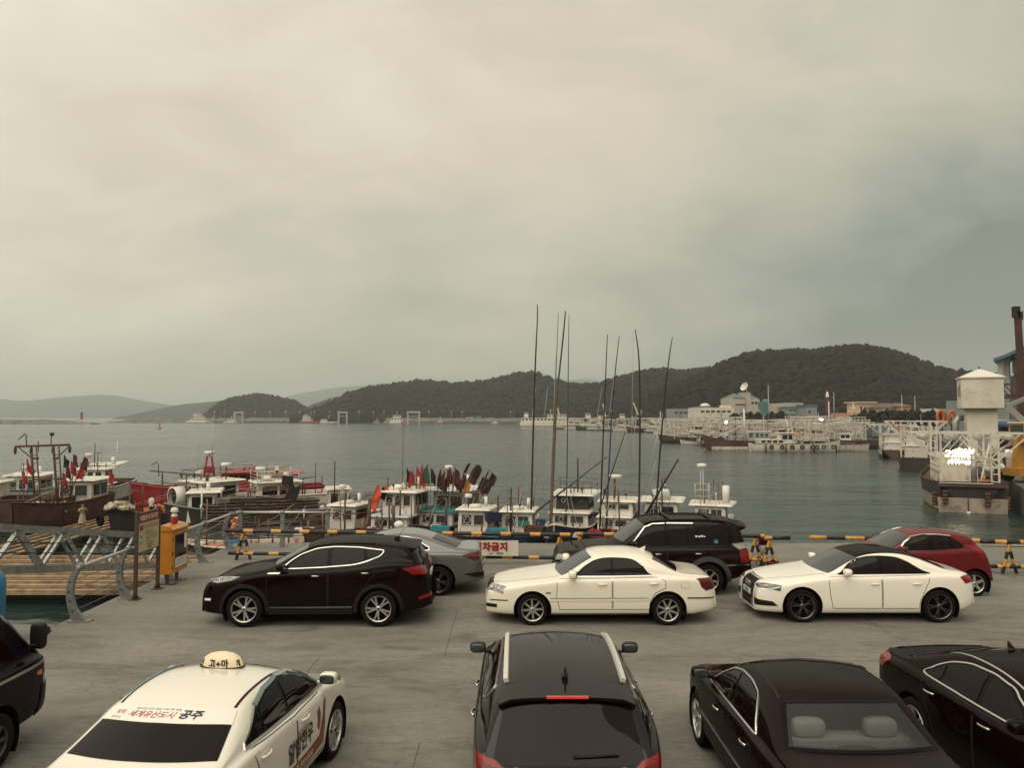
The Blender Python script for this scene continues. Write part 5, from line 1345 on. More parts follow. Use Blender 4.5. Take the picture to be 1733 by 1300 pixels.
for i in range(4):
    mb = MB(); mb.b2(.170, .172, -.28, .26, .615 - i * .045, .625 - i * .045); mb.build('print_line', sign_ink, dr_)
for z in (.45, .80, 1.15):
    mb = MB(); mb.tube([(.145, -.435, z - .03), (.145, -.435, z + .03)], .014, 8); mb.build('hinge', bolt_m, dr_)
for y in (-.28, .28):
    mb = MB(); mb.b2(-.09, -.02, y - .035, y + .035, .02, .29); p = mb.build('leg', post_m, cb)
    mb = MB(); mb.b2(-.22, .16, y - .09, y + .09, 0, .02); mb.build('foot', post_m, p)
bt = thing('bottle', 'small red and white bottle with a white cap standing on the orange cabinet', 'bottle', (-8.72, 20.0, 1.495))
mb = MB(); mb.lathe([(0, 0), (.085, 0), (.09, .02), (.09, .13), (.085, .18)], 14, 0); mb.lathe([(.085, .18), (.06, .24), (.045, .27)], 14, 1); mb.build('bottle_body', [mat('red bottle label', (.30, .03, .03), .4), mat('milky plastic', (.6, .52, .45), .3)], bt)
mb = MB(); mb.lathe([(.0, .41), (.07, .40), (.10, .34), (.10, .29), (.0, .285)], 8, 0, None, False); mb.build('cap', mat('off white plastic', (.66, .62, .55), .4), bt)

# ---- black and yellow barriers
def stripes(mb, p, q, r, ylen, blen, start=0.0, n=10):
    p, q = Vector(p), Vector(q); L = (q - p).length; t = start; cur = -1 if start < 0 else 0
    s_ = 0.0; pos = []; yl = start > 0
    first = True
    while s_ < L:
        ln = (ylen if yl else blen)
        if first and start: ln = abs(start); first = False
        e = min(L, s_ + ln)
        mb.tube([p + (q - p) * (s_ / L), p + (q - p) * (e / L)], r, n, 1 if yl else 0, caps=(s_ == 0 or e == L))
        s_ = e; yl = not yl
def barrier(a, b, label, legs, zr=.86, low=True, yl=.28, bl=.52, start=.0, group='black and yellow tube barriers along the quay'):
    a, b = Vector((*a, 0)), Vector((*b, 0)); d = (b - a).normalized(); n = Vector((-d.y, d.x, 0))
    root = thing('barrier', label, 'barrier', a, 0, group)
    L = (b - a).length
    def P(s_, o, z): return d * s_ + n * o + Vector((0, 0, z))
    mb = MB(); stripes(mb, P(0, 0, zr), P(L, 0, zr), .058, yl, bl, start); mb.build('top_tube', [blk, yel], root)
    if low:
        mb = MB(); stripes(mb, P(.1, 0, .20), P(L - .1, 0, .20), .055, yl, bl * .85, start); mb.build('lower_tube', [blk, yel], root)
        mb = MB(); mb.tube([P(0, -.02, zr - .12), P(L, -.02, zr - .12)], .012, 6); mb.build('rod', blk, root)
    for s_ in legs:
        for sg in (1, -1):
            mb = MB(); stripes(mb, P(s_ - sg * .20, -sg * .03, .02), P(s_, -sg * .03, zr - .05), .045, .2, .2, .0001, 8); lg = mb.build('leg', [blk, yel], root)
        mb = MB(); stripes(mb, P(s_ - .22, 0, .24), P(s_ + .22, 0, .24), .035, .13, .12, .0, 8); mb.build('cross_tube', [blk, yel], root)
    return root
def bl_pt(px): return at(px, 705 + 5534 / (23.0 - (px - 415) / (1710 - 415) * 2.0)).xy
barrier((-8.5, 23.0), (1.72, 22.2), 'long black and yellow barrier behind the black SUV, carrying the white banner', [.55, 5.2, 9.9], start=0, yl=.30, bl=.55)
barrier((1.85, 22.35), (7.15, 21.95), 'black and yellow barrier behind the boxy black 4x4', [.12, 5.05], start=.2, yl=.5, bl=.6)
barrier((7.05, 21.62), (7.75, 21.62), 'short black and yellow barrier piece beside the red buckets', [.12], low=False, start=.2)
barrier((8.35, 21.75), (13.05, 21.1), 'black and yellow barrier behind the red hatchback', [4.2], low=False, yl=.5, bl=.5, start=.45)
barrier((12.7, 21.0), (16.8, 20.7), 'black and yellow barrier with A-frame legs at the right edge', [.72, 3.4], yl=.3, bl=.35)

# ---- white banner hung on the first barrier
bp_ = thing('banner', 'white banner with red lettering hung on the black and yellow barrier', 'banner', (-.86, 22.32, 0))
BW, BH = 2.1, .44; z1 = .70
rotb = math.atan2(-.8, 10.22); bp_.rotation_euler = (0, 0, rotb)
mb = MB(); nx = 24; vs = []; fs = []
for i in range(nx + 1):
    x = -BW / 2 + BW * i / nx; o = .012 * math.sin(i * .9) - .02
    for z in (z1 - BH, z1 - BH * .5, z1 + .004 * math.cos(i * .8)): vs.append((x, -.06 + o, z))
for i in range(nx):
    for j in range(2): fs.append((i * 3 + j, (i + 1) * 3 + j, (i + 1) * 3 + j + 1, i * 3 + j + 1))
mb.add(vs, fs, 0, True); mb.build('cloth', mat('white banner cloth', (.62, .57, .47), .75), bp_)
v, f = text_geo('주·정차금지', .255, .014, 1.12); mb = MB(); mb.add(v, f, 0, False, frame((.10, -.108, z1 - .19), (1, 0, 0), (0, -1, 0))); mb.build('lettering', mat('red banner lettering', (.30, .006, .008), .5), bp_)
v, f = text_geo('보령시', .085, .002); mb = MB(); mb.add(v, f, 0, False, frame((-.14, -.101, z1 - .375), (1, 0, 0), (0, -1, 0))); mb.build('lettering', sign_ink, bp_)
v, f = text_geo('대천항', .075, .002); mb = MB(); mb.add(v, f, 0, False, frame((.52, -.101, z1 - .375), (1, 0, 0), (0, -1, 0))); mb.build('lettering', sign_ink, bp_)
mb = MB(); mb.lathe([(.045, 0), (.03, .001)], 16, 0, frame((-.36, -.101, z1 - .375), (1, 0, 0), (0, -1, 0))); mb.build('emblem', sign_ink, bp_)
mb = MB(); mb.add([(.20, -.101, z1 - .36), (.25, -.101, z1 - .40), (.36, -.101, z1 - .34), (.26, -.101, z1 - .37)], [(0, 1, 2, 3)]); mb.build('emblem', sign_ink, bp_)
for x in (-.95, -.12, .62):
    mb = MB(); mb.tube([(x, -.085, z1 - .012), (x, -.02, z1 + .14)], .005, 5); mb.build('tie', blk, bp_)

# ---- red buckets on and under a wire stand
red_pl = mat('red plastic', (.22, .012, .014), .4)
def bucket(loc, r, h, label):
    o = thing('bucket', label, 'bucket', loc, 0, 'red buckets by the barrier')
    mb = MB(); mb.lathe([(0, .0), (r * .8, 0), (r, h), (r * 1.08, h), (r * 1.08, h - .02), (r * .98, h - .03)], 18); mb.lathe([(r * .95, h - .03), (0, h - .05)], 18, 1); mb.build('tub', [red_pl, blk], o)
    mb = MB(); mb.tube([(r * math.cos(a), 0, h + r * .8 * math.sin(a)) for a in [math.pi * i / 8 for i in range(9)]], .006, 5); mb.build('handle', wire_m, o)
sp_ = at(1307, 963)
bucket((sp_.x, sp_.y, 0), .17, .20, 'wide red bucket on the ground by the barrier leg')
sd_ = thing('wire_stand', 'dark wire stand holding a red bucket beyond the barrier', 'stand', (sp_.x - .05, 22.25, 0))
for sg in (1, -1):
    for t in (1, -1):
        mb = MB(); mb.tube([(-.18 * sg, t * .15, 0), (.18 * sg, t * .15, .58)], .012, 6); mb.build('leg', blk, sd_)
mb = MB(); mb.b2(-.2, .2, -.17, .17, .58, .60); mb.build('seat', blk, sd_)
bucket((sp_.x - .05, 22.25, .60), .15, .19, 'red bucket standing on the dark wire stand')

# ---- blue plastic tank at the left edge
bt = thing('water_tank', 'bright blue rounded plastic tank cut off by the left edge', 'tank', (-9.86, 14.1, 0))
bl_pl = mat('bright blue plastic', (.012, .155, .30), .4)
mb = MB(); mb.lathe([(0, 0), (.55, 0), (.58, .06), (.58, .5), (.56, .53), (.58, .56), (.58, 1.15), (.55, 1.32), (.40, 1.50), (.20, 1.58), (.18, 1.66), (0, 1.66)], 28); mb.build('tank_body', bl_pl, bt)
mb = MB(); mb.lathe([(.0, 1.74), (.2, 1.73), (.21, 1.66)], 18); mb.build('cap', bl_pl, bt)

# ================================================================== GANGWAY AND PONTOONS
gw = thing('gangway', 'aluminium truss gangway sloping from the quay down to the timber pontoon', 'gangway')
def G(x, y, z): return Vector((x, y, z))
gy0, gy1 = 17.2, 33.0; gz = lambda y: -.12 - (y - 22) * .178
for side_x in (-14.65, -16.25):
    mb = MB(); mb.bar(G(side_x, gy0, gz(gy0)), G(side_x, gy1, gz(gy1)), .12, .22); mb.build('bottom_chord', galv, gw)
    mb = MB(); mb.bar(G(side_x, gy0, gz(gy0) + 1.25), G(side_x, gy1, gz(gy1) + 1.25), .12, .16); mb.build('top_chord', galv, gw)
    y = gy0; up = True; st = 1.17
    while y + st <= gy1 + .01:
        za, zb_ = (gz(y) + .1, gz(y + st) + 1.18) if up else (gz(y) + 1.18, gz(y + st) + .1)
        mb = MB(); mb.bar(G(side_x, y, za), G(side_x, y + st, zb_), .09, .09); mb.build('brace', galv, gw)
        y += st; up = not up
    for dz in (.50, .82):
        mb = MB(); mb.tube([G(side_x + .07, gy0, gz(gy0) + dz), G(side_x + .07, gy1, gz(gy1) + dz)], .017, 6); mb.build('handrail', bolt_m, gw)
n_ = 26
for i in range(n_):
    y0, y1 = gy0 + (gy1 - gy0) * i / n_, gy0 + (gy1 - gy0) * (i + .94) / n_
    mb = MB(); mb.bar(G(-15.45, y0, gz(y0) + .03), G(-15.45, y1, gz(y1) + .03), 1.45, .04); mb.build('plank', mat('aluminium tread', (.22, .22, .21), .6), gw)

timber = mat('pale pontoon timber', (0.36, 0.245, 0.135), 0.7, var=0.3, scale=2.5, dirt=((0.13, 0.085, 0.05), 1.6, 0.5, 0.68))
pont_m = mat('pontoon deck', (0.042, 0.034, 0.029), 0.85, var=0.4, scale=1.2)
pont_side = mat('pontoon float', (0.035, 0.028, 0.024), 0.8)
grey_plank = mat('grey weathered boards', (0.125, 0.112, 0.098), 0.85, var=0.35, scale=1.5)
pn = thing('pontoon', 'long floating pontoon with pale timber beams across the near end of the berths', 'pontoon')
mb = MB(); mb.b2(-62, 9, 31.3, 39.0, PONT_Z - .32, PONT_Z - .10); mb.build('deck', pont_m, pn)
for x in [-58 + 7.3 * i for i in range(10)]:
    mb = MB(); mb.b2(x, x + 5.2, 31.6, 38.7, WATER_Z - .5, PONT_Z - .33); mb.build('float', pont_side, pn)
yy = [31.0, 32.15, 32.9, 33.8, 34.7, 35.6, 36.5, 37.6, 38.7]
for k, y in enumerate(yy):
    for j in range(6):
        x0 = -62 + 11.9 * j + (3.1 if k % 2 else 0); x1 = min(9, x0 + 11.85)
        mb = MB(); mb.b2(x0, x1, y, y + (.19 if k else .26), PONT_Z - .12, PONT_Z + (.04 if k else .06) + random.uniform(-.01, .01)); mb.build('timber_beam', timber, pn)
def finger(x0, x1, y0, y1, label, beams, mt):
    o = thing('finger_pontoon', label, 'pontoon', group='finger pontoons between the moored boats')
    mb = MB(); mb.b2(x0, x1, y0, y1, PONT_Z - .3, PONT_Z - .08); mb.build('deck', pont_m, o)
    mb = MB(); mb.b2(x0 + .2, x1 - .2, y0, y1 - .3, WATER_Z - .4, PONT_Z - .31); mb.build('float', pont_side, o)
    for i in range(beams):
        x = x0 + (x1 - x0 - .2) * i / (beams - 1)
        for j in range(3):
            a = y0 + (y1 - y0) * j / 3
            mb = MB(); mb.b2(x, x + (.2 if mt is timber else .3), a, a + (y1 - y0) / 3 - .04, PONT_Z - .09, PONT_Z + .03 + random.uniform(-.012, .012)); mb.build('timber_beam' if mt is timber else 'plank', mt, o)
    return o
finger(-28.3, -25.3, 39.2, 62, 'timber finger pontoon where the woman in beige stands', 5, timber)
finger(-11.6, -8.4, 39.2, 43.4, 'short grey boarded finger pontoon behind the back railing', 9, grey_plank)

# ================================================================== PEOPLE
skin_m = mat('skin', (.36, .21, .14), .6); hair_m = mat('dark hair', (.012, .009, .008), .7)
def person(label, loc, yaw, h, tops_m, legs_m, skirt=False, arm='down', group=None):
    k = h / 1.7
    J = {'pel': (0, 0, .92), 'spi': (0, .01, 1.12), 'che': (0, 0, 1.33), 'nec': (0, 0, 1.47), 'hed': (0, -.015, 1.60), 'top': (0, 0, 1.685),
         'hl': (.09, 0, .88), 'kl': (.10, -.02, .48), 'al': (.10, .02, .08), 'tl': (.11, -.13, .03),
         'hr': (-.09, 0, .88), 'kr': (-.10, -.02, .48), 'ar': (-.11, .03, .08), 'tr': (-.12, -.12, .03),
         'sl': (.18, 0, 1.38), 'el': (.23, .03, 1.12), 'wl': (.24, -.03, .88), 'ml': (.235, -.05, .79),
         'sr': (-.18, 0, 1.38), 'er': (-.23, .03, 1.12), 'wr': (-.24, -.03, .88), 'mr': (-.235, -.05, .79)}
    if arm == 'up':
        J['el'] = (.26, -.16, 1.22); J['wl'] = (.13, -.26, 1.42); J['ml'] = (.08, -.27, 1.50); J['er'] = (-.26, -.16, 1.22); J['wr'] = (-.13, -.26, 1.42); J['mr'] = (-.07, -.27, 1.50)
    E_ = [('pel', 'spi'), ('spi', 'che'), ('che', 'nec'), ('nec', 'hed'), ('hed', 'top'), ('pel', 'hl'), ('hl', 'kl'), ('kl', 'al'), ('al', 'tl'), ('pel', 'hr'), ('hr', 'kr'), ('kr', 'ar'), ('ar', 'tr'), ('che', 'sl'), ('sl', 'el'), ('el', 'wl'), ('wl', 'ml'), ('che', 'sr'), ('sr', 'er'), ('er', 'wr'), ('wr', 'mr')]
    Rr = {'pel': .14, 'spi': .125, 'che': .14, 'nec': .055, 'hed': .095, 'top': .07, 'hl': .095, 'hr': .095, 'kl': .06, 'kr': .06, 'al': .042, 'ar': .042, 'tl': .035, 'tr': .035, 'sl': .062, 'sr': .062, 'el': .044, 'er': .044, 'wl': .032, 'wr': .032, 'ml': .03, 'mr': .03}
    names = list(J); me = bpy.data.meshes.new('body')
    me.from_pydata([tuple(c_ * k for c_ in J[n]) for n in names], [(names.index(a), names.index(b)) for a, b in E_], [])
    o = bpy.data.objects.new('tmp', me); COL.objects.link(o)
    md = o.modifiers.new('s', 'SKIN'); md.use_smooth_shade = True
    for i, n in enumerate(names):
        r = Rr[n] * k; dep = .72 if n in ('pel', 'spi', 'che') else 1.0
        me.skin_vertices[0].data[i].radius = (r, r * dep)
    me.skin_vertices[0].data[0].use_root = True
    o.modifiers.new('u', 'SUBSURF').levels = 1
    dg = bpy.context.evaluated_depsgraph_get(); m2 = bpy.data.meshes.new_from_object(o.evaluated_get(dg)); bpy.data.objects.remove(o)
    for mt in (tops_m, legs_m, skin_m, hair_m): m2.materials.append(mt)
    for p in m2.polygons:
        c_ = p.center / k; p.use_smooth = True
        if c_.z > 1.60 and (c_.y > -.06 or c_.z > 1.655) or (c_.z > 1.52 and c_.y > .03): p.material_index = 3
        elif c_.z > 1.46: p.material_index = 2
        elif c_.z < (.5 if skirt else .10) and abs(c_.x) < .2: p.material_index = 2 if skirt else 3
        elif (abs(c_.x) > .19 and c_.z < 1.15 and arm == 'down') or (arm == 'up' and c_.y < -.18 and c_.z > 1.2): p.material_index = 2
        elif c_.z < .95: p.material_index = 1
    root = thing('person', label, 'person', loc, yaw, group)
    obj('body', m2, root)
    if skirt:
        mb = MB(); mb.lathe([(.15 * k, 1.05 * k), (.18 * k, .9 * k), (.23 * k, .62 * k), (.25 * k, .48 * k)], 16); mb.build('dress', legs_m, root)
    return root
beige_cl = mat('beige dress cloth', (.36, .28, .20), .9); white_cl = mat('white shirt cloth', (.68, .64, .58), .9); black_cl = mat('black cloth', (.012, .010, .010), .9); blue_cl = mat('dark blue cloth', (.03, .035, .05), .9)
orange_cl = mat('orange safety vest', (.72, .10, .045), .7)
pp = at(139, 898, PONT_Z + .03)
person('woman in a beige dress photographing with both hands raised on the timber pontoon', (pp.x, pp.y, PONT_Z + .03), R(40), 1.62, beige_cl, beige_cl, True, 'up')
pp = atd(256, 880, 56)
person('person in a white shirt and dark trousers standing behind the notice board', (atd(256, 870, 47.6).x, 47.6, -2.2), R(150), 1.68, white_cl, black_cl)
# ================================================================== NEAR BOATS
boat_white = mat('boat gelcoat white', (.68, .64, .56), .45, var=0.14, scale=2, dirt=((.20, .115, .07), 2.6, .55, .76), dstretch=(1, 1, .22))
boat_cream = mat('boat cream paint', (.60, .54, .44), .5, var=.15, scale=2, dirt=((.16, .09, .055), 2.2, .52, .72), dstretch=(1, 1, .25))
boat_blue = mat('boat blue paint', (.03, .085, .16), .5, var=.25, scale=2); boat_navy = mat('boat navy paint', (.022, .024, .06), .5)
boat_brown = mat('boat brown hull', (.085, .042, .028), .65, var=.4, scale=1.2, dirt=((.03, .02, .015), 1.5, .5, .68))
boat_dark = mat('boat dark hull', (.030, .020, .017), .6, var=.4, scale=1.5); boat_grey = mat('boat grey hull', (.20, .19, .175), .6, var=.25, scale=1.2, dirt=((.09, .06, .045), 1.2, .52, .7))
boat_red = mat('boat red paint', (.30, .02, .022), .45, var=.2, scale=2); antifoul = mat('red brown antifouling', (.13, .035, .025), .8)
deck_m = mat('boat deck brown', (.11, .075, .055), .85, var=.4, scale=2.5); deck_teal = mat('teal deck paint', (.035, .17, .17), .7, var=.3, scale=2); deck_blue = mat('blue deck paint', (.03, .12, .21), .7, var=.3, scale=2)
bwin = mat('boat window glass', (.016, .016, .015), .06, spec=.5); steel_br = mat('brown steel frame', (.095, .055, .04), .7, var=.4, scale=5); white_met = mat('white painted steel', (.62, .60, .54), .45)
radar_w = mat('radar white', (.72, .70, .64), .4); net_m = mat('piled net brown', (.10, .045, .03), .95, var=.5, scale=7); rope_m = mat('pale rope', (.42, .36, .27), .9); orange_m = mat('orange float plastic', (.55, .13, .025), .5)
blue_tub = mat('blue fish tub', (.02, .13, .26), .5); teal_tub = mat('teal cover sheet', (.03, .22, .25), .6); wood_b = mat('bare bamboo', (.16, .085, .04), .6)

def hull_parts(root, L, B, D, sheer, hm, rail_m, dk, band=None, flare=1.0, y_bow=None):
    ns = 16; rows_ = []
    def hw(t): return B / 2 * (max(0.0, 1 - (1 - min(1, t / .55)) ** 2.1) if t < .55 else 1 - .16 * ((t - .55) / .45) ** 2)
    def zd(t): return D + sheer * max(0, 1 - t / .5) ** 2 + .12 * sheer * max(0, (t - .7) / .3) ** 2
    vs = []; fs = []; ms = []
    for i in range(ns + 1):
        t = i / ns; y = -L / 2 + L * t; w = max(.04, hw(t)); z = zd(t)
        rk = max(0, 1 - t / .35) * sheer * .9         # raked stem: lower points sit further aft
        vs += [(0, y + rk * 1.25, -.5), (.62 * w, y + rk * 1.1, -.42), (.88 * w, y + rk * .8, .02), (.95 * w, y + rk * .4, .45 * z), (w, y, z), (w - .07, y, z), (w - .09, y + .0, z - .40)]
    k = 7
    def side(sg):
        o = len(MBh.v)
        MBh.v.extend((sg * a, b, c_) for a, b, c_ in vs)
        for i in range(ns):
            for j in range(k - 1):
                f = (o + i * k + j, o + (i + 1) * k + j, o + (i + 1) * k + j + 1, o + i * k + j + 1)
                MBh.f.append(f if sg > 0 else tuple(reversed(f))); MBh.m.append(1 if j < 2 else (2 if (band and j == 3) else (0 if j < 4 else 3))); MBh.sm.append(j < 4)
        e = o + ns * k
        MBh.f.append(tuple(e + j for j in range(5))); MBh.m.append(0); MBh.sm.append(False)
    MBh = MB(); side(1); side(-1)
    e = ns * k
    h = MBh.build('hull', [hm, antifoul, band or hm, rail_m], root, sharp=50)
    t = MB(); w = hw(1) * .97; z = zd(1); t.add([(-w, L / 2, -.3), (w, L / 2, -.3), (w, L / 2, z), (-w, L / 2, z)], [(0, 1, 2, 3)]); t.build('transom', hm, root)
    d = MB(); dv = []
    for i in range(ns + 1):
        tt = i / ns; ww = max(.02, hw(tt) - .085); dv += [(-ww, -L / 2 + L * tt, zd(tt) - .40), (ww, -L / 2 + L * tt, zd(tt) - .40)]
    d.add(dv, [(2 * i, 2 * i + 1, 2 * i + 3, 2 * i + 2) for i in range(ns)]); d.build('deck', dk, root)
    for sg in (1, -1):
        r = MB(); r.tube([(sg * (hw(i / ns) + .02), -L / 2 + L * i / ns, zd(i / ns) - .02) for i in range(ns + 1)], .055, 6); r.build('gunwale', rail_m, root)
    return hw, zd
def cabin(root, x, y, z, w, l, h, m_, rm, nf=2, ns_=2, over=.22, slant=.18, visor=.25, name='wheelhouse', wz=(.48, .86), trim=None):
    # front face at y (towards -Y)
    mb = MB()
    v = [(x - w / 2, y, z), (x + w / 2, y, z), (x + w / 2, y + l, z), (x - w / 2, y + l, z), (x - w / 2 * .95, y + slant, z + h), (x + w / 2 * .95, y + slant, z + h), (x + w / 2 * .95, y + l, z + h), (x - w / 2 * .95, y + l, z + h)]
    mb.add(v, [(0, 1, 5, 4), (1, 2, 6, 5), (2, 3, 7, 6), (3, 0, 4, 7)])
    c_ = mb.build(name, m_, root)
    def pt(u, t, off):   # front
        return Vector((x + (u - .5) * w * (1 - .05 * t), y + slant * t - off, z + h * t))
    for i in range(nf):
        u0, u1 = .08 + .84 * i / nf + .03, .08 + .84 * (i + 1) / nf - .03
        p = [pt(u0, wz[0], .025), pt(u1, wz[0], .025), pt(u1, wz[1], .025), pt(u0, wz[1], .025)]
        mb = MB(); q_ = [a + Vector((0, .04, 0)) for a in p]; mb.add(p + q_, [(0, 1, 2, 3), (0, 4, 5, 1), (1, 5, 6, 2), (2, 6, 7, 3), (3, 7, 4, 0)]); wi = mb.build('window', bwin, c_)
        fr_ = MB()
        for a, b in ((0, 1), (1, 2), (2, 3), (3, 0)): fr_.bar(p[a] + Vector((0, -.012, 0)), p[b] + Vector((0, -.012, 0)), .035, .035)
        fr_.build('frame', trim or m_, wi)
        if i == 0 and nf > 1:
            cw = MB(); cc = (p[0] + p[2]) / 2 + Vector((0, -.02, 0)); r_ = (p[2].z - p[0].z) * .36
            cw.tube([cc + Vector((math.cos(a * .524) * r_, 0, math.sin(a * .524) * r_)) for a in range(12)], .016, 5, closed=True); cw.build('clear_view_ring', radar_w, wi)
    for sg in (1, -1):
        for i in range(ns_):
            a0, a1 = .10 + .84 * i / ns_ + .03, .10 + .84 * (i + 1) / ns_ - .03
            X = x + sg * (w / 2 * .975 + .012)
            p = [Vector((X, y + slant * .6 + (l - slant * .6) * a, z + h * t)) for a, t in ((a0, wz[0]), (a1, wz[0]), (a1, wz[1]), (a0, wz[1]))]
            mb = MB(); q_ = [a - Vector((sg * .04, 0, 0)) for a in p]; mb.add(p + q_, [(0, 1, 2, 3), (0, 4, 5, 1), (1, 5, 6, 2), (2, 6, 7, 3), (3, 7, 4, 0)]); mb.build('window', bwin, c_)
    rf = MB(); t_ = .09
    a = [(x - w / 2 - over * .7, y + slant - visor, z + h), (x + w / 2 + over * .7, y + slant - visor, z + h), (x + w / 2 + over, y + l + over, z + h + .03), (x - w / 2 - over, y + l + over, z + h + .03)]
    b = [(p[0] + (x - p[0]) * .08, p[1] + (.08 if i < 2 else -.08), z + h + t_ + (.03 if i > 1 else 0)) for i, p in enumerate(a)]
    rf.add(a + b, [(3, 2, 1, 0), (4, 5, 6, 7), (0, 1, 5, 4), (1, 2, 6, 5), (2, 3, 7, 6), (3, 0, 4, 7)]); rf.build('cabin_roof', rm, root)
    return c_
def radar(root, x, y, z, h=.7, r=.24, tri=True):
    mb = MB()
    if tri:
        for a in range(4): mb.tube([(x + .16 * math.cos(a * 1.571 + .78), y + .16 * math.sin(a * 1.571 + .78), z), (x + .09 * math.cos(a * 1.571 + .78), y + .09 * math.sin(a * 1.571 + .78), z + h)], .018, 5)
    else: mb.tube([(x, y, z), (x, y, z + h)], .04, 7)
    o = mb.build('radar_stand', white_met if tri else steel_br, root)
    mb = MB(); mb.lathe([(0, h), (r * .9, h), (r, h + .05), (r, h + .15), (r * .9, h + .2), (0, h + .22)], 16, 0, Matrix.Translation((x, y, z))); mb.build('radar_dome', radar_w, o)
def pipe(root, x, y, z, h=.6, r=.11, m_=None, name='exhaust_pipe'):
    mb = MB(); mb.tube([(x, y, z), (x, y, z + h)], r, 12); mb.build(name, m_ or radar_w, root)
def antenna(root, x, y, z, h, r=.012, m_=None):
    mb = MB(); mb.tube([(x, y, z), (x + .03 * h * .2, y, z + h)], r, 5, r2=r * .4); mb.build('antenna', m_ or boat_dark, root)
def rails(root, pts, h, m_, n=2, name='guard_rail'):
    mb = MB()
    for k in range(1, n + 1): mb.tube([Vector(p) + Vector((0, 0, h * k / n)) for p in pts], .018, 5)
    for p in pts: mb.tube([p, Vector(p) + Vector((0, 0, h))], .018, 5)
    mb.build(name, m_, root)
def winch(root, x, y, z, s=1.0, m_=None):
    mb = MB()
    for sx in (-.35, .35): mb.lathe([(0, -.03), (.30 * s, -.03), (.30 * s, .03), (0, .03)], 14, 0, Matrix.Translation((x + sx * s, y, z + .35 * s)) @ Matrix.Rotation(R(90), 4, 'Y'))
    mb.lathe([(.17 * s, -.34 * s), (.17 * s, .34 * s)], 12, 1, Matrix.Translation((x, y, z + .35 * s)) @ Matrix.Rotation(R(90), 4, 'Y'))
    mb.b2(x - .5 * s, x + .5 * s, y - .12, y + .12, z, z + .12); mb.build('winch', [m_ or steel_br, rope_m], root)
def gantry_frame(root, x, y, z, w, h, m_=None, r=.045, top=.5, name='gallows'):
    mb = MB()
    for sx in (-w / 2, w / 2): mb.tube([(x + sx, y, z), (x + sx, y, z + h)], r, 6)
    mb.tube([(x - w / 2 - top, y, z + h), (x + w / 2 + top, y, z + h)], r, 6)
    mb.tube([(x - w / 2, y, z + h * .7), (x + w / 2, y, z + h * .7)], r * .8, 6)
    mb.build(name, m_ or steel_br, root)
def net_heap(root, x, y, z, rx, ry, rz, m_=None, seed=1, name='net_pile'):
    rnd = random.Random(seed); mb = MB(); V, F = ico()
    for k in range(26):
        a = rnd.random() * 6.28; q_ = rnd.random() ** .5
        c_ = Vector((x + math.cos(a) * q_ * rx, y + math.sin(a) * q_ * ry, z + rz * (1 - q_) * rnd.random())); s_ = rnd.uniform(.14, .28)
        mb.add([c_ + Vector((p.x * s_ * rnd.uniform(.8, 1.3), p.y * s_ * rnd.uniform(.8, 1.3), p.z * s_ * .7)) for p in V], F)
    for k in range(10):
        a = rnd.random() * 6.28; c_ = Vector((x + math.cos(a) * rx * .6, y + math.sin(a) * ry * .6, z + rz * .6))
        mb.tube([c_ + Vector((.3 * math.cos(t * .7 + a), .25 * math.sin(t * .7), .06 * math.sin(t * 1.9))) for t in range(7)], .02, 4, 1)
    o = mb.build(name, [m_ or net_m, rope_m], root); o['kind'] = 'stuff'; return o
def tyre_fender(root, x, y, z, r=.32, ax='X'):
    mb = MB(); n = 16
    mb.lathe([(r * .5, -.09), (r * .85, -.10), (r, -.05), (r, .05), (r * .85, .10), (r * .5, .09), (r * .5, -.09)], n, 0, Matrix.Translation((x, y, z)) @ Matrix.Rotation(R(90), 4, 'Y' if ax == 'X' else 'X')); mb.build('tyre_fender', rubber, root)
def spot_lamp(root, x, y, z, m_=None):
    mb = MB(); mb.tube([(x, y, z), (x, y, z + .22)], .02, 5); mb.ell((x, y - .03, z + .28), (.08, .10, .08), 1, 1.0, 10, 6); mb.build('spot_lamp', [steel_br, m_ or boat_dark], root)
def boat(label, px, Y, yaw, L=11, B=2.9, D=.95, sheer=.55, hm=None, rm=None, dk=None, band=None, group='fishing boats moored off the pontoon', dx=0.0):
    root = thing('fishing_boat', label, 'boat', (0, 0, WATER_Z), yaw, group)
    p = atd(px, 760, Y); root.location = (p.x + dx, Y, WATER_Z)
    hw, zd = hull_parts(root, L, B, D, sheer, hm or boat_white, rm or boat_brown, dk or deck_m, band)
    return root, hw, zd
FLAGC = {'red': mat('red flag cloth', (.30, .018, .018), .8), 'maroon': mat('maroon flag cloth', (.07, .012, .012), .85), 'black': mat('black flag cloth', (.016, .010, .010), .85), 'green': mat('green flag cloth', (.02, .085, .045), .8), 'orange': mat('orange flag cloth', (.60, .085, .02), .75), 'white': mat('white flag cloth', (.62, .58, .52), .8), 'amber': mat('amber flag cloth', (.45, .19, .03), .8)}
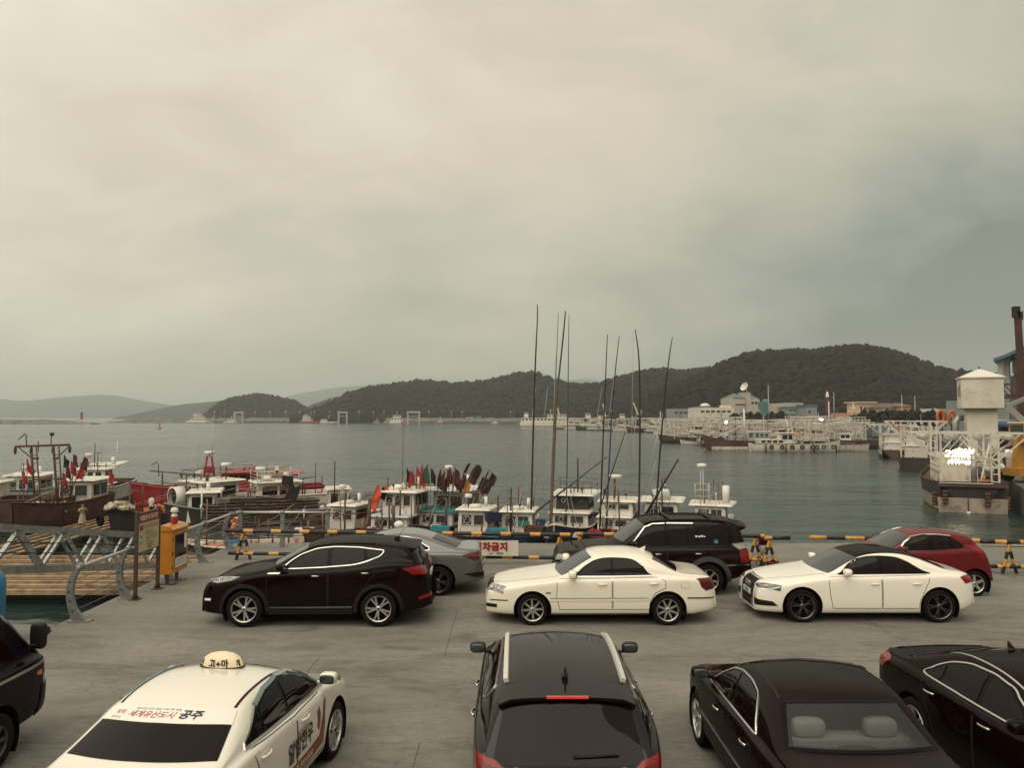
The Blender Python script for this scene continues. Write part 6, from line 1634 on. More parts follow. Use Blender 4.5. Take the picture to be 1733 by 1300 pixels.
def flag(px, py, Y, colour, size=(.42, .75), lean=0.0, plen=2.6, label='', grp='marker flags on poles bunched on the moored boats', droop=True, sag=1, leany=0.0):
    p = atd(px, py, Y)
    o = thing('marker_flag', label, 'flag', (p.x - lean * plen, p.y - leany * plen, p.z - plen), 0, grp)
    tip = Vector((lean * plen, leany * plen, plen)); d = tip.normalized()
    mb = MB(); mb.tube([(0, 0, 0), tip], .022, 5, r2=.012); mb.build('pole', wood_b, o)
    w_, h_ = size; mb = MB(); vs = []; fs = []; nu, nv = 5, 5
    for i in range(nu + 1):
        for j in range(nv + 1):
            u = i / nu; v = j / nv
            # hangs: outer edge drops
            drop = (u ** 1.3) * h_ * .55 if droop else 0
            base = tip - d * (v * h_ * (1 - .25 * u))
            vs.append(base + Vector((sag * u * w_ * (.75 if droop else 1), .10 * math.sin(u * 6 + v * 3 + px) * u, -drop * (.7 + .5 * math.sin(px * 7.3) ** 2) + .05 * math.sin(u * 5 + px))))
    for i in range(nu):
        for j in range(nv): fs.append((i * (nv + 1) + j, (i + 1) * (nv + 1) + j, (i + 1) * (nv + 1) + j + 1, i * (nv + 1) + j + 1))
    mb.add(vs, fs, 0, True); mb.build('cloth', FLAGC[colour], o)
    return o
def tub(loc, s, m_, label, grp='tubs and crates on the moored boats'):
    o = thing('fish_crate', label, 'crate', loc, random.uniform(-.4, .4), grp)
    x, y, z = s; mb = MB(); t = .03
    mb.add([(-x, -y, 0), (x, -y, 0), (x, y, 0), (-x, y, 0), (-x * 1.1, -y * 1.1, z), (x * 1.1, -y * 1.1, z), (x * 1.1, y * 1.1, z), (-x * 1.1, y * 1.1, z), (-x, -y, z), (x, -y, z), (x, y, z), (-x, y, z), (-x * .95, -y * .95, z * .3), (x * .95, -y * .95, z * .3), (x * .95, y * .95, z * .3), (-x * .95, y * .95, z * .3)],
           [(3, 2, 1, 0), (0, 1, 5, 4), (1, 2, 6, 5), (2, 3, 7, 6), (3, 0, 4, 7), (4, 5, 9, 8), (5, 6, 10, 9), (6, 7, 11, 10), (7, 4, 8, 11), (8, 9, 13, 12), (9, 10, 14, 13), (10, 11, 15, 14), (11, 8, 12, 15), (12, 13, 14, 15)])
    mb.build('tub', m_, o); return o

# --- left group -----------------------------------------------------------
# B1 brown hulled boat at the far left, blue and white cabin
r, hw, zd = boat('brown hulled boat with a low white cabin and blue skirt at the far left', -32, 52, R(-80), 11.5, 3.6, 2.05, .6, boat_brown, boat_brown, deck_m)
cabin(r, 0, -1.2, .95, 2.3, 2.0, 1.0, boat_white, boat_white, 2, 2); cabin(r, 0, -.4, 1.95, 1.7, 1.9, .95, boat_white, boat_white, 2, 2, over=.3)
mb = MB(); mb.b2(-1.25, 1.25, -1.3, 1.2, .92, 1.25); mb.build('cabin_skirt', boat_blue, r)
pipe(r, .5, 1.0, 2.9, .6); antenna(r, -.5, .8, 2.95, 1.6); radar(r, 0, .3, 3.0, .5); winch(r, 0, -3.6, 1.2); gantry_frame(r, 0, -2.6, 1.0, 1.6, 1.9, rust_m)
rails(r, [(-1.1, 1.5, 3.0), (1.1, 1.5, 3.0), (1.1, 3.2, 2.9)], .5, white_met)
r, hw, zd = boat('white boat behind the ladder gantry with its cabin roof just showing', 52, 60, R(12), 11, 3.2, 1.9, .5, boat_white, boat_blue, deck_blue)
cabin(r, 0, -1.5, .9, 2.3, 3.0, 1.9, boat_white, boat_white, 3, 2, over=.4); pipe(r, .7, 0, 2.9, .55); antenna(r, -.6, 0, 2.9, 1.5); spot_lamp(r, .2, -1, 2.95); radar(r, -.2, -.3, 2.9, .4)
net_heap(r, 0, -3.2, 1.0, .8, .8, .4, None, 31)
# B2 the boat with the tall double ladder gantry
r, hw, zd = boat('brown boat carrying a tall rust-red double ladder gantry', 101, 51.5, R(5), 11, 3.3, 1.95, .5, boat_brown, boat_brown, deck_m)
net_heap(r, .3, -1.5, .9, 1.1, 1.4, .7, mat('grey net', (.22, .19, .15), .95, var=.4, scale=6), 2); winch(r, -.6, -3.2, .9)
cabin(r, 0, 2.0, .85, 2.4, 2.8, 2.0, boat_white, boat_white, 2, 2, over=.35); spot_lamp(r, .6, 2.2, 2.95)
gt = thing('ladder_gantry', 'tall rust-red twin ladder gantry with a crossbar on the brown boat', 'gantry')
gY = 49.5
def gp(px, py, dy=0): return atd(px, py, gY + dy)
for (xt, xb) in ((54, 63), (92, 101)):
    for off in (-1.6, 7.5):
        mb = MB(); mb.tube([gp(xb + off, 884), gp(xt + off, 756)], .075 if off < 0 else .05, 7); mb.build('upright', rust_m if off < 0 else steel_br, gt)
    for k in range(9):
        f_ = k / 9; a = gp(xb - 1.6 + (xt - xb) * f_, 884 - 128 * f_); b = gp(xb + 7.5 + (xt - xb) * f_, 884 - 128 * f_)
        mb = MB(); mb.tube([a, b], .024, 5); mb.build('rung', steel_br, gt)
mb = MB(); mb.tube([gp(26, 756), gp(118, 753)], .07, 7); mb.build('crossbar', rust_m, gt)
mb = MB(); mb.tube([gp(31, 757), gp(54, 776)], .035, 6); mb.tube([gp(116, 756), gp(97, 775)], .035, 6); mb.build('brace', rust_m, gt)
mb = MB(); mb.tube([gp(58, 812), gp(106, 811)], .05, 6); mb.tube([gp(56, 776), gp(65, 776)], .08, 6); mb.tube([gp(90, 776), gp(98, 776)], .08, 6); mb.build('tie_bar', steel_br, gt)
for px, py in ((26, 757), (53, 757), (90, 756), (118, 755)):
    mb = MB(); a = gp(px, py); mb.ell((a.x, a.y, a.z - .22), (.09, .09, .24), 0, .8, 8, 6); mb.build('block', rust_m, gt)
mb = MB(); mb.tube([gp(27, 765), gp(36, 795), gp(38, 805)], .012, 4); mb.tube([gp(66, 760), gp(82, 790)], .012, 4); mb.build('stay', rope_m, gt)
mb = MB(); mb.tube([gp(45, 755), gp(44, 736), gp(42, 734), gp(35, 741), gp(31, 744)], .035, 5); mb.build('lamp_arm', steel_br, gt)
mb = MB(); mb.tube([gp(86, 754), gp(87, 738)], .03, 5); a = gp(88, 735); mb.ell((a.x, a.y, a.z), (.16, .1, .13), 1, 1, 10, 6); mb.build('mast_lamp', [steel_br, boat_dark], gt)
for px, py, h in ((65, 752, 0), (100, 762, 1)):
    mb = MB(); mb.tube([gp(px, py + 12), gp(px, py - 5)], .03, 5); mb.build('spike', rust_m, gt)
# B3 white boat with canopy, right of the gantry
r, hw, zd = boat('white cabined boat with a wide canopy roof and red flag behind the beige woman', 160, 61.5, R(12), 14, 3.6, 2.0, .75, boat_brown, boat_cream, deck_m, band=boat_cream)
cabin(r, 0, -1.9, .9, 2.6, 2.6, 1.05, boat_white, boat_white, 3, 2, over=.25); cabin(r, .05, -1.1, 1.95, 2.1, 2.2, 1.2, boat_white, boat_white, 3, 2, over=.35, trim=boat_white)
mb = MB(); mb.add([(-1.2, 1.0, 3.3), (1.5, 1.0, 3.3), (1.7, 3.6, 3.5), (-1.2, 3.6, 3.4)] + [(-1.2, 1.0, 3.38), (1.5, 1.0, 3.38), (1.7, 3.6, 3.58), (-1.2, 3.6, 3.48)], [(3, 2, 1, 0), (4, 5, 6, 7), (0, 1, 5, 4), (1, 2, 6, 5), (2, 3, 7, 6), (3, 0, 4, 7)]); mb.build('canopy', boat_white, r)
pipe(r, .9, 1.8, 3.4, .6, .14); mb = MB(); mb.tube([(0, .1, 3.3), (0, .1, 5.2)], .035, 6); mb.tube([(-.5, .1, 4.4), (.5, .1, 4.4)], .02, 5); mb.build('mast', steel_br, r); radar(r, -.3, -.2, 3.3, .9, .3)
mb = MB(); mb.tube([(.9, 2.9, 3.5), (.9, 2.9, 5.3)], .03, 6); mb.tube([(.3, 2.9, 4.7), (1.5, 2.9, 4.8)], .015, 5); mb.build('mast', white_met, r)
spot_lamp(r, -.7, -.8, 3.3); spot_lamp(r, .5, -.9, 3.3); net_heap(r, 0, 4.2, 1.2, 1.2, 1.6, .9, mat('dark net', (.05, .028, .022), .95, var=.5, scale=6), 4); net_heap(r, .2, -4.0, 1.1, .9, .9, .3, mat('blue net', (.04, .10, .17), .95, var=.4, scale=5), 5)
rails(r, [(-1.2, -1.2, 3.25), (1.2, -1.2, 3.25), (1.3, 1.0, 3.3)], .45, steel_br); antenna(r, .3, .8, 3.3, 2.2); antenna(r, -.9, .2, 3.3, 1.8)
for y in (-3, -1): tyre_fender(r, 1.85, y, .7, .26)
# B4 dark boat with gallows, bow to the left
r, hw, zd = boat('dark brown boat with a gallows and big bow tyre, behind the notice board', 318, 50, R(-38), 10, 3.2, 1.5, .6, boat_dark, boat_brown, deck_m)
cabin(r, 0, .2, 1.1, 2.4, 2.8, 1.95, boat_white, boat_white, 2, 2, over=.35); gantry_frame(r, 0, -3.3, 1.2, 1.7, 1.75); gantry_frame(r, 0, -.9, 1.1, 3.0, 2.3, top=1.6)
tyre_fender(r, -.9, -5.0, 1.3, .38, 'Y'); tyre_fender(r, 1.5, -3.5, 1.1, .38); net_heap(r, 0, -4.4, 1.5, .9, .8, .5, rope_m, 6); net_heap(r, 0, -2.0, 1.1, 1.0, .8, .4, orange_m, 7)
mb = MB(); mb.lathe([(.55, -.35), (.62, -.35), (.62, .35), (.55, .35)], 20, 0, Matrix.Translation((-.2, -.55, 2.2)) @ Matrix.Rotation(R(90), 4, 'X')); mb.lathe([(.54, .1), (0, .1)], 20, 1, Matrix.Translation((-.2, -.55, 2.2)) @ Matrix.Rotation(R(90), 4, 'X')); mb.build('net_drum', [radar_w, boat_dark], r)
radar(r, -.3, 1.0, 3.1, .45); radar(r, .9, 2.2, 3.15, .9, .34, False); antenna(r, .2, .6, 3.15, 2.6); pipe(r, 1.0, .8, 3.1, .5, .1, steel_br)
rails(r, [(-1.2, .3, 3.2), (1.2, .3, 3.2), (1.2, 2.6, 3.2), (-1.2, 2.6, 3.2), (-1.2, .3, 3.2)], .6, steel_br); spot_lamp(r, -1.1, .2, 3.2); spot_lamp(r, .5, .2, 3.2)
mb = MB(); mb.tube([(-1.9, -.9, 3.4), (-2.0, -.9, 4.2), (-2.2, -.9, 4.35), (-2.9, -.9, 4.1)], .03, 5); mb.build('lamp_arm', steel_br, r)
# B5 grey hull with trap stack
r, hw, zd = boat('grey hulled boat loaded with a tall stack of dark traps', 446, 49.0, R(-74), 11.5, 3.8, 1.75, .5, boat_grey, boat_grey, deck_m, band=boat_dark)
cabin(r, -.3, -4.4, .85, 2.2, 1.6, 1.8, boat_white, boat_white, 2, 2, over=.4); pipe(r, .4, -3.2, 2.7, .5); spot_lamp(r, -.3, -3.9, 2.75); antenna(r, .3, -3.4, 2.75, 1.4)
mb = MB(); mb.tube([(2.05, -3.4, .9), (2.05, -3.4, 2.75)], .05, 6); mb.tube([(1.5, -3.4, 1.6), (1.5, -3.4, 1.75), (2.6, -3.4, 1.75), (2.6, -3.4, 1.55)], .04, 6); mb.build('davit', radar_w, r)
cabin(r, -.5, 3.9, .9, 1.8, 1.4, 1.7, boat_cream, boat_cream, 2, 2, over=.2)
# traps: flat mesh cages stacked on the deck, each one a thing
trap_m = mat('dark trap netting', (.048, .027, .021), .95, var=.6, scale=14); trap_f = mat('trap frame', (.24, .185, .145), .8, var=.5, scale=3)
def trap_mesh():
    mb = MB(); x, y, z = .36, .34, .085
    for sz in (-z, z):
        c_ = [(-x, -y, sz), (x, -y, sz), (x, y, sz), (-x, y, sz)]
        for i in range(4): mb.bar(c_[i], c_[(i + 1) % 4], .024, .024, 1)
    for i in range(7):
        a = -x + 2 * x * i / 6
        for yy_ in (-y, y): mb.bar((a, yy_, -z), (a + .04 * (-1) ** i, yy_, z), .014, .014, 0)
    mb.add([(-x, -y + .04, -z), (x, -y + .04, -z), (x, -y + .04, z), (-x, -y + .04, z), (-x, y - .04, -z), (x, y - .04, -z), (x, y - .04, z), (-x, y - .04, z)], [(0, 1, 2, 3), (7, 6, 5, 4), (0, 3, 7, 4), (1, 5, 6, 2), (3, 2, 6, 7)], 0)
    return mb.mesh('fish_trap', [trap_m, trap_f])
tm = trap_mesh(); rnd = random.Random(11)
a = r.matrix_basis.copy(); rm_ = Matrix.Translation(r.location) @ Matrix.Rotation(R(-74), 4, 'Z')
for lv in range(9):
    for k in range(9):
        for dpt in (0, 1):
            top_k = 8.5 - .10 * (k - 4.2) ** 2
            if lv > top_k or (dpt == 1 and lv < 6): continue
            p = rm_ @ Vector((1.45 - dpt * .75 + rnd.uniform(-.05, .05), -3.0 + k * .74 + rnd.uniform(-.05, .05) + (.1 if lv % 2 else 0), .98 + lv * .185 + rnd.uniform(-.015, .015)))
            o = obj('fish_trap', tm, None, p, (rnd.uniform(-.09, .09), rnd.uniform(-.09, .09), R(-70) + rnd.uniform(-.12, .12) + R(90)))
            tag(o, 'flat dark netted trap in the tall stack on the grey boat', 'fish trap', 'dark traps stacked on the grey boat')
# B6 red boat behind
r, hw, zd = boat('bright red boat with a red lattice mast behind the stacked traps', 392, 60, R(-68), 14, 3.8, 2.0, .6, boat_red, boat_red, boat_red, group='fishing boats moored off the pontoon')
cabin(r, 0, -2.6, 1.0, 2.8, 5.6, .75, boat_red, boat_red, 0, 0, over=.15); cabin(r, 0, -.8, 1.75, 2.3, 2.4, 1.25, boat_red, boat_red, 3, 2, over=.3, trim=boat_red)
cabin(r, 0, 2.9, 1.5, 2.2, 2.0, 1.35, boat_red, boat_red, 1, 1, over=.5)
mb = MB()
for sx, sy in ((-.6, -.5), (.6, -.5), (.6, .5), (-.6, .5)): mb.bar((sx, -1.6 + sy, 1.8), (sx * .3, -1.6 + sy * .3, 4.3), .10, .10)
mb.bar((-1.6, -1.6, 3.0), (2.4, -1.6, 3.0), .10, .08); mb.b2(-.5, .5, -2.0, -1.2, 3.0, 3.5); mb.build('lattice_mast', boat_red, r)
radar(r, 0, -1.6, 4.25, .2, .40, False); antenna(r, .45, -1.4, 4.0, 3.4, .03, white_met)
rails(r, [(-1.4, -2.4, 1.8), (1.4, -2.4, 1.8), (1.4, 3.0, 1.8)], .8, boat_red); rails(r, [(1.1, 1.5, 3.1), (1.1, -.8, 3.1), (-1.1, -.8, 3.1)], .5, boat_red)
net_heap(r, 0, 2.0, 1.8, 1.0, .8, .8, orange_m, 61); net_heap(r, .3, -3.8, 1.2, .9, 1.0, .8, boat_red, 62); pipe(r, -.8, 1.8, 1.8, 1.6, .1, boat_red)
for k in range(5):
    mb = MB(); mb.b2(1.43, 1.45, -2.2 + k * .95, -1.7 + k * .95, 1.35, 1.55); mb.build('white_mark', white_met, r)
# B7 low white wheelhouse right behind traps + white gear
r, hw, zd = boat('white boat crowded with railings and gear behind the trap stack', 452, 56, R(-60), 11, 3.4, 1.9, .5, boat_white, boat_white, deck_m)
cabin(r, 0, -1.0, .9, 2.2, 3.0, 1.7, boat_white, boat_white, 2, 2, over=.3); radar(r, -.2, -.4, 2.7, .75, .36, False)
rails(r, [(-1.2, -.9, 2.7), (1.2, -.9, 2.7), (1.2, 2.0, 2.7), (-1.2, 2.0, 2.7)], .7, white_met, 3); rails(r, [(-.4, -.6, 2.75), (.9, -.6, 2.75), (.9, 1.5, 2.75)], 1.0, white_met, 3)
pipe(r, -1.2, -.8, 2.0, .7, .12); pipe(r, .8, 1.2, 2.7, .6, .2); mb = MB(); mb.ell((0, 0, 2.85), (.9, .25, .18), 0, .6, 12, 6); mb.build('life_raft', radar_w, r)
# B8 low open boat at the railing
r, hw, zd = boat('low open grey boat with a white box amidships near the back railing', 512, 45.6, R(-80), 7.5, 2.2, .55, .35, boat_grey, boat_grey, deck_m)
mb = MB(); mb.b2(-.55, .55, -.4, .7, .25, .95); mb.build('engine_box', boat_white, r); net_heap(r, 0, 2.0, .3, .8, 1.0, .35, orange_m, 8); net_heap(r, -.2, -2.0, .3, .6, .8, .3, blue_tub, 9)
gantry_frame(r, 0, 1.5, .3, 1.2, 1.5)
r, hw, zd = boat('grey skiff with orange gear lying beside the back railing posts', 408, 42.3, R(-76), 7.5, 2.4, .6, .5, boat_grey, boat_cream, mat('orange deck gear', (.42, .10, .03), .7, var=.4, scale=3), band=boat_dark)
net_heap(r, 0, -1.5, .3, .8, 1.2, .35, orange_m, 10); net_heap(r, 0, 1.4, .3, .7, 1.2, .4, net_m, 21)

for o in [o for o in COL.objects if o.name.startswith('fishing_boat') and o.parent is None]:
    tall = o.location.x < -13 and max(v[2] for c_ in o.children if c_.name.startswith('hull') for v in c_.bound_box) > 1.7
    if tall:
        for c_ in o.children:
            if c_.name.split('.')[0] not in ('hull', 'deck', 'gunwale', 'transom', 'tyre_fender'): c_.location.z += .55 if c_.name.split('.')[0] in ('net_pile', 'winch', 'davit', 'gallows') else .22
# --- middle group ---------------------------------------------------------
def small_boat(label, px, Y, yaw, hm, rm, dk, w=1.75, h=1.75, cab=boat_white, seed=1, L=10.5, B=2.7, wl=1.9, gear=None, rad=True, band=None, nf=2, D=.85, low=True, yc=-1.0):
    r, hw, zd = boat(label, px, Y, yaw, L, B, D, .6, hm, rm, dk, band)
    rnd = random.Random(seed)
    cabin(r, 0, yc, D - .40, w, wl, h, cab, boat_white, nf, 1, over=.2, visor=.3, wz=(.52, .86), slant=.22)
    if low: cabin(r, 0, yc + wl + .02, D - .40, w * .95, 1.6, h * .62, cab, cab, 0, 2, over=.1, slant=0, visor=0, name='engine_casing')
    zt = D - .40 + h + .12
    pipe(r, w * .3, yc + 1.3, zt, .55, .10)
    if rad: radar(r, -w * .25, yc + .9, zt, rnd.uniform(.4, .9), .22, rnd.random() > .4)
    antenna(r, -w * .4, yc + 1.2, zt, rnd.uniform(1.2, 2.6)); antenna(r, w * .45, yc + 1.6, zt, rnd.uniform(.8, 1.8))
    spot_lamp(r, rnd.uniform(-.3, .3), yc + .15, zt)
    mb = MB(); mb.ell((0, yc + .8, zt + .05), (.35, .4, .12), 0, .6, 12, 6); mb.build('roof_hatch', boat_white, r)
    winch(r, rnd.uniform(-.3, .3), yc - 1.5, D - .35, .8)
    net_heap(r, rnd.uniform(-.3, .3), yc - 2.2, D - .3, .7, .8, .35, gear or net_m, seed + 50)
    net_heap(r, 0, 3.6, D - .3, .8, .9, .5, net_m, seed + 80)
    mb = MB(); mb.tube([(.0, -L / 2 + .5, D), (0, -L / 2 + .5, D + .9)], .07, 7); mb.build('bow_post', wood_b, r)
    return r, hw, zd
small_boat('small white boat with a lattice radar stand, leftmost of the middle group', 592, 47.5, R(-16), boat_brown, boat_brown, deck_m, 1.7, 1.7, seed=2)
r, hw, zd = boat('large white cabined boat with a flat roof, orange flags beside it', 672, 46.5, R(-16), 10.5, 2.7, 1.0, .6, boat_brown, boat_brown, deck_m)
cabin(r, 0, -1.2, .6, 2.4, 3.4, 1.05, boat_white, mat('pale blue roof', (.40, .46, .48), .5), 2, 2, over=.15); cabin(r, .1, -.1, 1.65, 2.1, 2.4, 1.35, boat_white, boat_white, 3, 2, over=.45, visor=.5, wz=(.40, .88))
pipe(r, .75, 1.6, 3.1, .75, .17); spot_lamp(r, -.3, .2, 3.1); antenna(r, .1, .6, 3.1, 4.2, .02); net_heap(r, 0, -3.2, .8, 1.0, 1.0, .5, net_m, 12); winch(r, -.5, -2.2, .7); pipe(r, -.9, -2.6, .6, 1.1, .12, wood_b, 'bollard')
pipe(r, .9, -2.4, .6, 1.9, .09, steel_br, 'derrick_post'); pipe(r, -.9, -1.8, .6, 2.2, .09, steel_br, 'derrick_post')
mb = MB(); mb.ell((-.3, .9, 3.2), (.5, .3, .18), 0, .6, 12, 6); mb.build('life_raft', radar_w, r)
r, hw, zd = boat('white boat with teal deck boards and a black-netted roof under many dark flags', 752, 48, R(-16), 10.5, 2.7, .95, .6, boat_blue, boat_brown, deck_m)
cabin(r, 0, -1.6, .55, 2.2, 2.6, 1.25, boat_white, deck_teal, 2, 2, over=.15); cabin(r, 0, .8, .55, 2.3, 2.8, 2.3, boat_white, boat_white, 2, 2, over=.4, visor=.4)
radar(r, -.3, 1.6, 3.0, 1.2, .26, False); pipe(r, .7, 2.6, 2.95, .8, .13); spot_lamp(r, -.8, 1, 2.95); spot_lamp(r, .5, 1, 2.95); net_heap(r, -.3, -3.0, .7, 1.0, 1.0, .6, net_m, 13); winch(r, .4, -2.3, .6, 1.1)
pipe(r, -.9, -2.0, .5, 2.3, .07, steel_br, 'derrick_post'); pipe(r, .9, -2.0, .5, 2.2, .07, steel_br, 'derrick_post')
small_boat('white boat with two square front windows and a coil of hose on its bow', 806, 45.0, R(-10), boat_blue, boat_brown, deck_m, 1.75, 1.75, seed=4, gear=mat('black hose coil', (.02, .018, .017), .7))
r, hw, zd = small_boat('white boat with a green cloth in its front window', 878, 45.0, R(-8), boat_blue, boat_blue, deck_blue, 1.8, 1.65, seed=5, rad=False)
mb = MB(); mb.b2(.12, .72, -.97, -.95, 1.30, 1.62); mb.build('window_cloth', mat('green cloth', (.02, .20, .14), .7), r)
r, hw, zd = boat('navy hulled boat with a white bow bulwark and a railed flat roof', 965, 46.5, R(-14), 10.5, 2.8, 1.1, .7, boat_navy, boat_white, deck_m, band=boat_navy)
cabin(r, 0, -.6, .7, 2.3, 2.6, 1.1, boat_white, boat_white, 2, 2, over=.15); cabin(r, 0, .5, 1.8, 2.0, 2.6, .95, boat_dark, boat_white, 3, 2, over=.5, visor=.5)
rails(r, [(-1.2, .4, 2.85), (1.2, .4, 2.85), (1.2, 3.2, 2.85), (-1.2, 3.2, 2.85), (-1.2, .4, 2.85)], .75, steel_br); pipe(r, .2, 1.6, 2.85, 2.1, .05, boat_dark, 'mast'); spot_lamp(r, -.5, .8, 2.85); spot_lamp(r, .6, .8, 2.85); spot_lamp(r, 0, 1.4, 2.85)
net_heap(r, 0, -3.0, .9, .9, 1.0, .4, white_met, 14); winch(r, 0, -4, 1.1)
r, hw, zd = boat('blue and white boat with a white radar dome on a post', 1040, 46.0, R(-14), 10, 2.6, 1.0, .6, boat_navy, boat_brown, deck_blue)
cabin(r, 0, -.6, .6, 2.0, 1.8, 1.0, boat_white, boat_white, 2, 2, over=.1); cabin(r, .1, .1, 1.6, 1.9, 2.0, .85, boat_white, boat_white, 2, 1, over=.35); radar(r, -.1, 1.0, 2.6, 1.2, .42, False); spot_lamp(r, .6, .6, 2.6); spot_lamp(r, -.5, .4, 2.6); net_heap(r, 0, -2.6, .8, .9, .9, .4, net_m, 15); winch(r, .3, -1.6, .7)
mb = MB(); mb.b2(-1.0, 1.0, 2.6, 4.2, .7, 1.5); mb.build('hold_cover', boat_red, r)
r, hw, zd = boat('white boat with a bulging white tank, half hidden by the black 4x4', 1118, 46.5, R(-14), 10, 2.6, 1.0, .6, boat_white, boat_brown, deck_m)
cabin(r, 0, 0, .6, 2.0, 2.2, 1.8, boat_white, boat_white, 2, 1, over=.4); mb = MB(); mb.lathe([(0, 0), (.5, 0), (.5, .5), (.4, .62), (0, .65)], 18, 0, Matrix.Translation((0, .6, 2.5))); mb.build('tank', radar_w, r); spot_lamp(r, .2, .6, 3.1, radar_w); spot_lamp(r, -.5, 0, 2.5)
r, hw, zd = boat('white topped boat with a lattice lamp mast, rightmost by the black 4x4', 1200, 47.5, R(-20), 10, 2.8, .95, .5, boat_white, boat_blue, deck_m)
cabin(r, 0, 0, .55, 1.9, 2.0, 1.5, boat_white, boat_white, 2, 1, over=.5); radar(r, -.5, .4, 2.15, 2.2, .12); pipe(r, .9, .9, 2.15, 1.1, .22)
mb = MB(); mb.ell((-.5, .3, 4.5), (.30, .16, .14), 0, .8, 12, 8, Matrix.Rotation(R(0), 4, 'Y')); mb.build('floodlight', radar_w, r); antenna(r, .45, .8, 2.2, 2.6); rails(r, [(-.9, .2, 2.2), (-.1, .2, 2.2), (-.1, 1.0, 2.2)], 1.2, white_met, 3)

# --- deck clutter and rigging on every near boat
line_m = mat('dark rigging line', (.05, .04, .035), .8)
for bi, r in enumerate([o for o in COL.objects if o.name.startswith('fishing_boat') and o.parent is None]):
    rnd = random.Random(100 + bi); L_ = abs(min(v[1] for v in [c_ for c_ in r.children if c_.name.startswith('hull')][0].bound_box)) * 2
    cabs = [c_ for c_ in r.children if c_.name.startswith('cabin_roof')]
    zt_ = max([v[2] for c_ in cabs for v in c_.bound_box] or [1.6]); yt_ = sum(v[1] for c_ in cabs for v in c_.bound_box) / max(1, 8 * len(cabs))
    hz_ = [c_ for c_ in r.children if c_.name.startswith('deck')][0]; dz = min(v[2] for v in hz_.bound_box)
    for k in range(rnd.choice((3, 4, 5))):
        a = Vector((rnd.uniform(-.7, .7), yt_ + rnd.uniform(-.6, 1.4), zt_ + rnd.uniform(.1, 1.2))); b = Vector((rnd.uniform(-.9, .9), -L_ / 2 + rnd.uniform(.4, 3.0), dz + rnd.uniform(.6, 1.1)))
        mb = MB(); mb.tube([a, (a + b) / 2 + Vector((0, 0, -.12)), b], .012, 4); mb.build('rigging', line_m if k % 2 else rope_m, r)
    for k in range(rnd.randint(6, 11)):
        x, y = rnd.uniform(-.9, .9), rnd.uniform(-L_ * .38, L_ * .40); h = rnd.uniform(.6, 3.4) if k % 3 == 0 else rnd.uniform(.5, 1.6)
        mb = MB(); mb.tube([(x, y, dz), (x + rnd.uniform(-.08, .08), y, dz + h)], rnd.uniform(.025, .055), 6); mb.build('stanchion', rnd.choice((steel_br, rust_m, wood_b, boat_dark)), r)
    for k in range(rnd.randint(2, 4)):
        x, y = rnd.uniform(-.8, .8), rnd.uniform(-L_ * .35, L_ * .42)
        mb = MB(); mb.ell((x, y, dz + .25), (rnd.uniform(.14, .3), rnd.uniform(.14, .3), rnd.uniform(.14, .24)), 0, 1, 10, 7); mb.build('buoy_float', rnd.choice((orange_m, orange_m, radar_w, boat_red, boat_dark, boat_blue)), r)
    for k in range(rnd.randint(1, 3)):
        x, y = rnd.uniform(-.7, .7), rnd.uniform(-L_ * .3, L_ * .4); mb = MB(); sx, sy, sz = rnd.uniform(.2, .4), rnd.uniform(.2, .4), rnd.uniform(.2, .55)
        mb.box((x, y, dz + sz / 2), (sx * 2, sy * 2, sz), 0, rnd.uniform(-.4, .4)); mb.build('deck_box', rnd.choice((boat_dark, boat_white, blue_tub, rust_m, boat_grey, boat_cream)), r)
    mb = MB()
    for k in range(4):
        x, y = rnd.uniform(-.9, .9), rnd.uniform(-1, 2.5); mb.tube([(x, y, zt_ + .08), (x + rnd.uniform(-.2, .2), y + rnd.uniform(1.4, 2.6), zt_ + .12 + rnd.uniform(0, .3))], .022, 5)
    mb.build('boat_hooks', wood_b, r)
    for k in range(rnd.randint(2, 4)):
        x, y = rnd.uniform(-.8, .8), yt_ + rnd.uniform(-.7, .9); h = rnd.uniform(.12, .45)
        mb = MB(); mb.tube([(x, y, zt_), (x, y, zt_ + h)], .03, 6); mb.ell((x, y, zt_ + h + .05), (.07, .07, .08), 0, 1, 8, 6); mb.build('roof_light', rnd.choice((boat_dark, radar_w, steel_br)), r)
# --- flags
ff = [(37, 797, 'red', -.10, 1), (45, 777, 'red', -.05, 1), (108, 771, 'black', 0, 1), (112, 787, 'maroon', 0, 1), (120, 781, 'red', 0, 1), (124, 768, 'maroon', 0, 1), (106, 800, 'red', 0, 1), (143, 772, 'maroon', .35, 1), (136, 790, 'red', .3, 1), (185, 797, 'red', 0, 1)]
for i, (px, py, c_, ln, sg) in enumerate(ff):
    flag(px, py, 51.0 + (i % 3) * .8, c_, (.45, .85), ln, 2.8, c_ + ' marker flag hanging from a pole on the left boats', sag=sg)
flag(464, 787, 55, 'white', (.55, .6), 0, 2.2, 'white flag with a red and blue disc on the boat behind the traps', 'flags on the trap boats')
fl = [o for o in COL.objects if o.name.startswith('marker_flag')][-1]
mb = MB(); mb.lathe([(0, 0), (.10, 0)], 14, 0, Matrix.Translation((.20, -.075, 1.72)) @ Matrix.Rotation(R(90), 4, 'X') @ Matrix.Diagonal((1, 1, 1, 1))); mb.build('disc', FLAGC['maroon'], fl)
flag(478, 806, 53, 'black', (.75, 1.1), .1, 1.6, 'square black flag leaning over the right end of the trap stack', 'flags on the trap boats', droop=False)
flag(510, 824, 47, 'black', (-.75, .95), .35, 1.8, 'square black flag on a slanting stick near the back railing', 'flags on the trap boats', droop=False)
rnd = random.Random(21)
